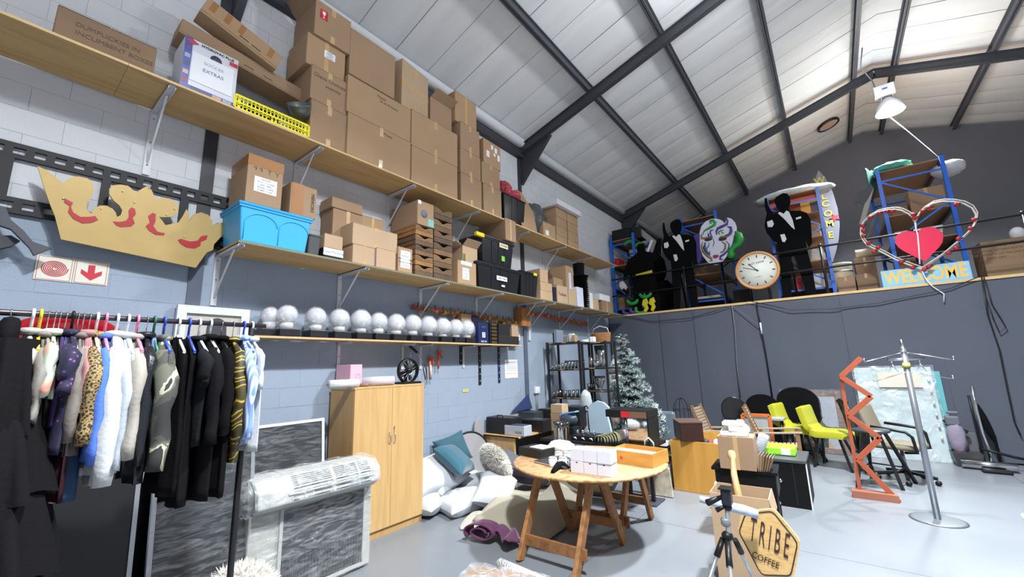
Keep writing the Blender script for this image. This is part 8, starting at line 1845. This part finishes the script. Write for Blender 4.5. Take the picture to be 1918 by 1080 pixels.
MB().bar((-0.2, -0.004, 1.02), (0.24, -0.004, 1.07), 0.07, 0.004, up=EY).build('sash', mat('paint_yellow', (206, 196, 40), 0.6), t); MB().bar((0, 0.03, 0.8), (0, 0.25, 0.0), 0.04, 0.03).build('prop_leg', BK, t)
# carnival curls at its feet and head
GR = mat('paint_green', (30, 140, 50), 0.5); PU = mat('paint_purple', (70, 50, 130), 0.5); YE = mat('paint_yellow', (206, 196, 40), 0.6)
def curl(label, u, v, y, r, mm, a0=0.3, a1=3.6, th=0.05):
    c_ = P(u, v, y=y); pts = [c_ + Vector((r * math.cos(a0 + (a1 - a0) * k / 10) , 0.004 * k, r * 0.8 * math.sin(a0 + (a1 - a0) * k / 10))) for k in range(11)]
    MB().tube(pts, [th * (0.5 + 0.5 * math.sin(math.pi * (k + 1) / 12)) for k in range(11)], 10).solo('carnival_curl', mm, label, 'decoration')
curl('green carnival curl above the left of the yellow-sashed figure', 1178, 458, 10.55, 0.12, GR, 0, 3.1)
curl('green carnival curl just above the head of the yellow-sashed figure', 1197, 462, 10.52, 0.11, GR, 0.2, 3.0)
curl('large green carnival curl at the knees of the yellow-sashed figure', 1208, 548, 10.32, 0.14, GR, 3.2, 6.2)
curl('green carnival curl low left beside the figure', 1184, 561, 10.32, 0.13, GR, 3.0, 6.3)
curl('green carnival curl resting on the mezzanine edge', 1199, 579, 10.28, 0.12, GR, 2.4, 6.0)
curl('purple carnival curl resting on the mezzanine edge at the far left', 1174, 582, 10.28, 0.1, PU, 2.4, 6.0); curl('second purple carnival curl right of the first on the edge', 1187, 580, 10.26, 0.09, PU, 2.4, 6.0)
for k, (u, v) in enumerate(((1209, 570), (1222, 568))):
    c_ = P(u, v, y=10.27); MB().prism([(-0.06, 0.12), (0.04, 0.16), (0.08, 0.04), (0.04, 0.0), (0.07, -0.1), (0.0, -0.2), (-0.06, -0.16), (-0.02, -0.06), (-0.09, 0.0)][::-1], c_, EX, EZ, 0.02).solo('carnival_boot', YE, '%s yellow carnival star-shaped cutout on the mezzanine edge' % ('left', 'right')[k], 'decoration')
c_ = P(1166, 533, y=10.4); MB().prism([(-0.1, 0.1), (0.0, 0.12), (0.1, -0.06), (0.06, -0.14), (0.0, -0.08), (-0.06, -0.12), (-0.12, -0.02)][::-1], (c_.x, 10.46, c_.z), EX, EZ, 0.03).solo('white_glove', WH, 'white glove-like cutout hanging left of the figure', 'decoration')
c_ = P(1218, 460, y=10.4); MB().bar(c_ + Vector((-0.08, 0, -0.14)), c_ + Vector((0.06, 0, 0.14)), 0.06, 0.02, up=EY).solo('white_feather', WH, 'white feather-like strip by the raised arm of the figure', 'decoration')
# carnival mask
my = 10.45
MW = mat('mask_white', (206, 208, 222), 0.5)
def M2(pts, s=6.53, u0=1290, v0=380): return [(u0 + a / 7.72, v0 + b / 7.71) for a, b in pts]
OUTM = [(160,560),(158,420),(185,330),(250,262),(330,228),(400,224),(460,240),(500,270),(520,300),(545,260),(505,215),(560,208),(620,228),(665,275),(690,340),(688,400),(650,470),(635,560),(590,680),(540,780),(480,850),(400,893),(330,890),(270,850),(200,760),(165,650)]
t = thing('carnival_mask', 'large white carnival mask cutout with purple, green and gold swirls', 'decoration', (P(1345, 460, y=my).x, my, 3.9))
OUTM = [(a, b) for a, b in OUTM if (a, b) not in ((545, 260), (505, 215))]
MB().prism(PX(M2(OUTM), my)[::-1], (0, my, 0), EX, EZ, 0.04).build('face', MW, t, world=True)
def sw(pts, w, mm, k=0):
    pp = [P(u, v, y=my - 0.006) for u, v in M2(pts)]; n = len(pp)
    MB().tube(pp, [max(0.006, w * math.sin(math.pi * (i + 0.6) / (n + 0.2))) for i in range(n)], 6).build('swirl', mm, t, world=True)
GD = mat('paint_gold', (128, 110, 70), 0.5)
sw([(340,290),(310,290),(310,260),(350,250),(385,280),(370,320),(300,360),(230,400),(200,440)], 0.035, GR)
sw([(215,440),(180,470),(190,510),(240,510),(290,490),(340,510)], 0.028, GD); sw([(360,390),(320,395),(310,430),(345,500)], 0.02, PU); sw([(280,440),(290,480),(340,500)], 0.024, PU)
sw([(530,215),(565,250),(550,310),(480,340),(420,370),(400,410),(405,460)], 0.035, PU); sw([(560,345),(610,350),(615,410),(580,460),(520,470)], 0.035, PU); sw([(470,390),(430,420),(445,455)], 0.018, GR); sw([(510,390),(475,400),(480,435),(515,430)], 0.015, GR)
sw([(435,510),(470,485),(540,490),(610,450),(625,420)], 0.024, GD); sw([(200,560),(185,620),(210,700),(270,760),(330,800),(335,835),(300,835)], 0.03, GD); sw([(240,570),(225,640),(260,710),(310,750)], 0.035, PU); sw([(290,570),(290,620),(255,660),(265,710),(305,715),(310,690)], 0.02, GR)
sw([(480,560),(530,590),(530,650),(500,700),(455,718)], 0.024, GD); sw([(540,545),(585,600),(570,680),(510,740),(460,770),(455,810),(485,820),(490,795)], 0.026, PU); sw([(355,520),(368,570),(350,630)], 0.008, INK)
for c_ in ((285, 525), (490, 520)):
    q = P(*M2([c_])[0], y=my - 0.01); MB().ball(q, (0.09, 0.01, 0.04), 14, 8).build('eye_hole', mat('eye_dark', (40, 30, 18), 0.6), t, world=True)
MB().prism(PX(M2([(345, 770), (365, 745), (390, 752), (415, 740), (437, 770), (400, 798), (365, 800)]), my - 0.008)[::-1], (0, my - 0.008, 0), EX, EZ, 0.006).build('lips', mat('paint_crimson', (150, 24, 70), 0.4), t, world=True)
MB().tube([P(u, v, y=my + 0.03) for u, v in M2([(670, 410), (720, 460), (745, 530), (720, 590), (650, 640), (610, 690), (620, 750), (600, 800)])], [0.03, 0.08, 0.09, 0.08, 0.07, 0.07, 0.09, 0.07], 10).build('green_ribbon', GR, t, world=True)
MB().prism(PX(M2([(150, 430), (60, 480), (20, 560), (20, 650), (60, 760), (150, 880), (190, 780), (165, 650)]), my + 0.04)[::-1], (0, my + 0.04, 0), EX, EZ, 0.03).build('purple_ribbon', PU, t, world=True)
MB().prism(PX(M2([(20, 690), (40, 640), (80, 650), (60, 710), (80, 750), (30, 765)]), my + 0.0)[::-1], (0, my + 0.0, 0), EX, EZ, 0.02).build('white_patch', WH, t, world=True)
MB().bar((t.location.x, my + 0.08, 4.6), (t.location.x, my + 0.25, MEZ), 0.05, 0.03, up=EY).build('prop_leg', BK, t, world=True)
# clock
yk = 10.265; c_ = P(1418, 506, y=yk); r = (P(1461, 506, y=yk) - P(1376, 506, y=yk)).length / 2 * 0.99
R_ = Matrix.Rotation(math.pi / 2, 3, 'X')
t = thing('round_clock', 'large round clock with orange-brown wooden rim standing on the mezzanine edge', 'clock', (c_.x, yk, c_.z))
MB().lathe([(r * 0.86, -0.05), (r, -0.05), (r, 0.01), (r * 0.97, 0.03), (r * 0.89, 0.03), (r * 0.86, 0.012)], 64, R=R_).build('rim', mat('rim_oak', (206, 146, 88), 0.4), t)
MB().lathe([(0, 0.0), (r * 0.87, 0.0), (r * 0.87, 0.008), (0, 0.008)], 64, R=R_).build('face', mat('clock_face', (226, 228, 218), 0.5), t)
for k in range(12):
    a = k * math.pi / 6 + 0.09; e = Vector((math.sin(a), 0, math.cos(a))); MB().bar(e * r * 0.66 + Vector((0, -0.011, 0)), e * r * 0.79 + Vector((0, -0.011, 0)), r * 0.05, 0.004, up=EY).build('hour_mark', INK, t)
m = MB()
for k in range(60): a = k * math.pi / 30 + 0.09; e = Vector((math.sin(a), 0, math.cos(a))); m.bar(e * r * 0.79 + Vector((0, -0.01, 0)), e * r * 0.82 + Vector((0, -0.01, 0)), r * 0.014, 0.003, up=EY)
m.build('minute_marks', INK, t, kind='stuff')
for a, L_, w_ in ((-0.72, 0.5, 0.03), (-1.2, 0.66, 0.02)): e = Vector((math.sin(a), 0, math.cos(a))); MB().bar(e * r * -0.08 + Vector((0, -0.016, 0)), e * r * L_ + Vector((0, -0.016, 0)), r * w_, 0.004, up=EY).build('hand', INK, t)
MB().lathe([(r * 0.04, 0), (r * 0.04, 0.02), (0, 0.022)], 16, R=R_).build('hub', INK, t)
text('EAST INDIA', (0, -0.011, r * 0.38), Vector((1, 0, 0.12)), EZ, r * 0.14, INK, t); text('London', (0, -0.011, -r * 0.34), Vector((1, 0, 0.1)), EZ, r * 0.09, mat('print_grey', (130, 130, 140), 0.8), t)
MB().bb((-0.15, 0.0, -(c_.z - MEZ) + 0.001), (0.15, 0.2, -r * 0.97)).build('support_block', BLACKP, t)
# hearts and WELCOME board
yh = 10.22
def heart_pts(n=40, notch=1.0): return [(16 * math.sin(a) ** 3 / 16, (13 * math.cos(a) - 5 * math.cos(2 * a) - 2 * math.cos(3 * a) - math.cos(4 * a)) / 16) for a in [2 * math.pi * k / n for k in range(n)]]
HZ = [(592,405),(640,395),(700,402),(745,425),(752,430),(765,395),(810,365),(880,347),(950,352),(1010,380),(1048,420),(1060,470),(1050,530),(1010,590),(950,650),(890,710),(845,755),(760,720),(680,680),(590,635),(520,585),(487,530),(490,480),(520,430)]
pz_ = [(1600 + a / 6.354, 370 + b / 6.353) for a, b in HZ]
t = thing('red_heart', 'flat bright red heart hanging inside the flower-trimmed wire heart', 'decoration', (P(1720, 460, y=yh).x, yh, 3.4))
MB().prism(PX(pz_, yh)[::-1], (0, yh, 0), EX, EZ, 0.02).build('board', mat('heart_red', (226, 22, 74), 0.45, var=0.04), t, world=True)
cp = [P(1600 + a / 6.354, 370 + b / 6.353, y=yh - 0.015) for a, b in ((725, 280), (735, 380), (755, 440), (770, 600), (780, 790))]
MB().tube(cp, 0.012, 8).build('hanging_cord', mat('cord_white', (230, 230, 235), 0.5), t, world=True)
HB2 = [(720,290),(690,230),(640,190),(560,152),(480,140),(380,150),(280,170),(180,225),(110,290),(80,350),(75,430),(100,500),(150,565),(250,610),(350,660),(480,730),(600,780),(740,830),(800,850),(860,810),(960,740),(1050,680),(1180,570),(1300,470),(1400,370),(1440,290),(1450,200),(1400,120),(1300,70),(1180,48),(1050,45),(930,70),(830,130),(770,190),(725,290)]
hp = [P(1600 + a / 6.354, 370 + b / 6.353, y=yh - 0.03) for a, b in HB2]
t = thing('wire_heart', 'large white wire heart trimmed with small red flowers above the WELCOME board', 'decoration', (P(1720, 450, y=yh).x, yh - 0.03, 3.2))
MB().tube(hp, 0.014, 8).build('wire', mat('wire_white', (206, 204, 196), 0.5), t, world=True)
MB().tube([p + Vector((0.02, -0.02, 0.03)) for p in hp], 0.009, 6).build('wire', mat('wire_white', (206, 204, 196), 0.5), t, world=True)
RF = mat('flower_red', (176, 22, 36), 0.6, var=0.2, scale=30); LF = mat('leaf_dark', (50, 44, 38), 0.8); rr = random.Random(8)
for k, (a, b) in enumerate(((300, 185), (385, 165), (450, 165), (190, 235), (100, 330), (105, 390), (110, 455), (170, 540), (280, 590), (230, 640), (560, 760), (695, 830), (830, 855), (885, 820), (1120, 655), (1215, 600), (1240, 490), (1385, 365), (1420, 265), (1215, 80), (890, 120), (815, 160), (700, 200), (720, 240))):
    p = P(1600 + a / 6.354, 370 + b / 6.353, y=yh - 0.07); q = MB().ball(p, (0.035, 0.025, 0.035), 9, 6, noise=0.2, rnd=rr).build('flower', RF, t, world=True)
    m = MB().ball(p + Vector((0.035, 0.01, 0.012)), (0.03, 0.01, 0.016), 7, 5); m.shift(-Vector(t.location)); m.build('leaf', LF, q)
a, b = P(1649, 507, y=yh - 0.0), P(1816, 488, y=yh); 
t = thing('welcome_board', 'pale blue board painted WELCOME in yellow standing on the mezzanine edge', 'sign', ((a.x + b.x) / 2, yh + 0.05, MEZ + 0.006))
hw = a.z - MEZ - 0.01; W_ = b.x - a.x
MB().bb((-W_ / 2, -0.01, 0), (W_ / 2, 0.015, hw)).build('board', mat('board_sky', (134, 190, 222), 0.6, var=0.12, scale=6), t)
text('WELCOME', (0, -0.011, hw / 2), EX, EZ, hw * 1.05, mat('paint_sand', (226, 186, 96), 0.6), t, width=W_ * 0.95, bold=0.01)
# cords tying the hearts to the rail
MB().tube([P(1726, 505, y=yh - 0.05), P(1733, 520, y=MY - 0.1), P(1745, 535, y=MY - 0.1), P(1768, 550, y=MY - 0.1), P(1768, 565, y=MY - 0.1)], 0.008, 6).solo('tie_cord', mat('cord_white', (230, 230, 235), 0.5), 'thin pale cord hanging from the flower heart over the curtain', 'cord')
# boxes and drums along the mezzanine right and centre
t = thing('paint_drum', 'whitish paint-stained drum standing between the middle and right racks', 'drum', (P(1577, 520, y=11.6).x, 11.6, MEZ)); hz = P(1577, 494, y=11.6).z - MEZ
MB().lathe([(0, 0.0), (0.19, 0.0), (0.2, 0.03), (0.21, hz - 0.03), (0.22, hz), (0, hz)], 26).build('body', mat('drum_white', (178, 174, 156), 0.5, var=0.3, scale=9), t); MB().lathe([(0.211, hz * 0.75), (0.22, hz * 0.77), (0.211, hz * 0.79)], 26).build('hoop', STEEL, t)
mbox('low brown carton before the paint drum on the mezzanine', 1566, 1600, 518, 10.9, MEZ, c=0, dep=0.5); mbox('wide brown carton beside the low one, left of the WELCOME board', 1602, 1640, 512, 10.9, MEZ, c=4, dep=0.5)
t = roll('cream rolled carpet lying high between the paint drum and right rack', (P(1606, 495, y=11.8).x, 11.8, 3.97), (P(1660, 487, y=11.8).x, 11.8, 3.97), 0.1, mat('carpet_cream', (178, 170, 146), 0.9), core=False)
mbox('dark carton carrying the cream rolled carpet', 1606, 1645, 0, 11.6, MEZ, c=4, h=0.88, dep=0.5)
q = mbox('large brown carton with printed text at the right end of the mezzanine', 1833, 1925, 448, 10.9, MEZ, c=0, dep=0.6, tape='n')
for k, s_ in enumerate(('FORMULA COMPO. TEMP', 'CONTENTS DETERIORATE', 'AFTER MONTH OF PACKING', 'KEEP DRY')): text(s_, (0.302, -0.12, 0.62 - 0.07 * k), EY, EZ, 0.055, INKB, q)
MB().ball((P(1916, 443, y=10.9).x, 11.1, P(1840, 455, y=10.9).z + 0.12), (0.1, 0.1, 0.12), 14, 8).solo('white_jar', WHITEP, 'white rounded jar on the large carton at the right edge', 'jar')
mbox('dark crate under the clock on the mezzanine', 1372, 1440, 540, 11.0, MEZ, mm=BLACKP, dep=0.5, tape='n')
for k, (u, v, r_, lb) in enumerate(((1240, 500, (0.3, 0.3, 0.5), 'tall dark mass of draped black cloth between the two left cutouts'), (1225, 440, (0.22, 0.3, 0.4), 'dark draped black cloth bundle behind the raised arm of the figure'))): blob(lb, u, v, 11.3, r_, BLACKF, 40 + k, 'draped_cloth', 'cloth', 0.08, z=MEZ + 0.01 + (0.95 if k else 0))
MB().bar(P(1190, 425, y=10.9), P(1250, 475, y=10.9), 0.14, 0.04, up=EY).solo('grey_plank', mat('prop_pale', (150, 148, 142), 0.7), 'pale grey plank slanting down right from the leftmost rack', 'board')
struct(MB().bb((6.1, FY1 - 0.06, MEZ), (6.22, FY1 - 0.001, 8.0)).build('trim_22', STEELP))
struct(MB().lathe([(0, 0), (0.05, 0), (0.05, 0.02), (0, 0.02)], 14, c=P(1605, 331, y=15.3), R=Matrix.Rotation(math.pi / 2, 3, 'X')).build('trim_23', mat('light_dot', (255, 255, 255), 0.5, emit=2, var=0)))
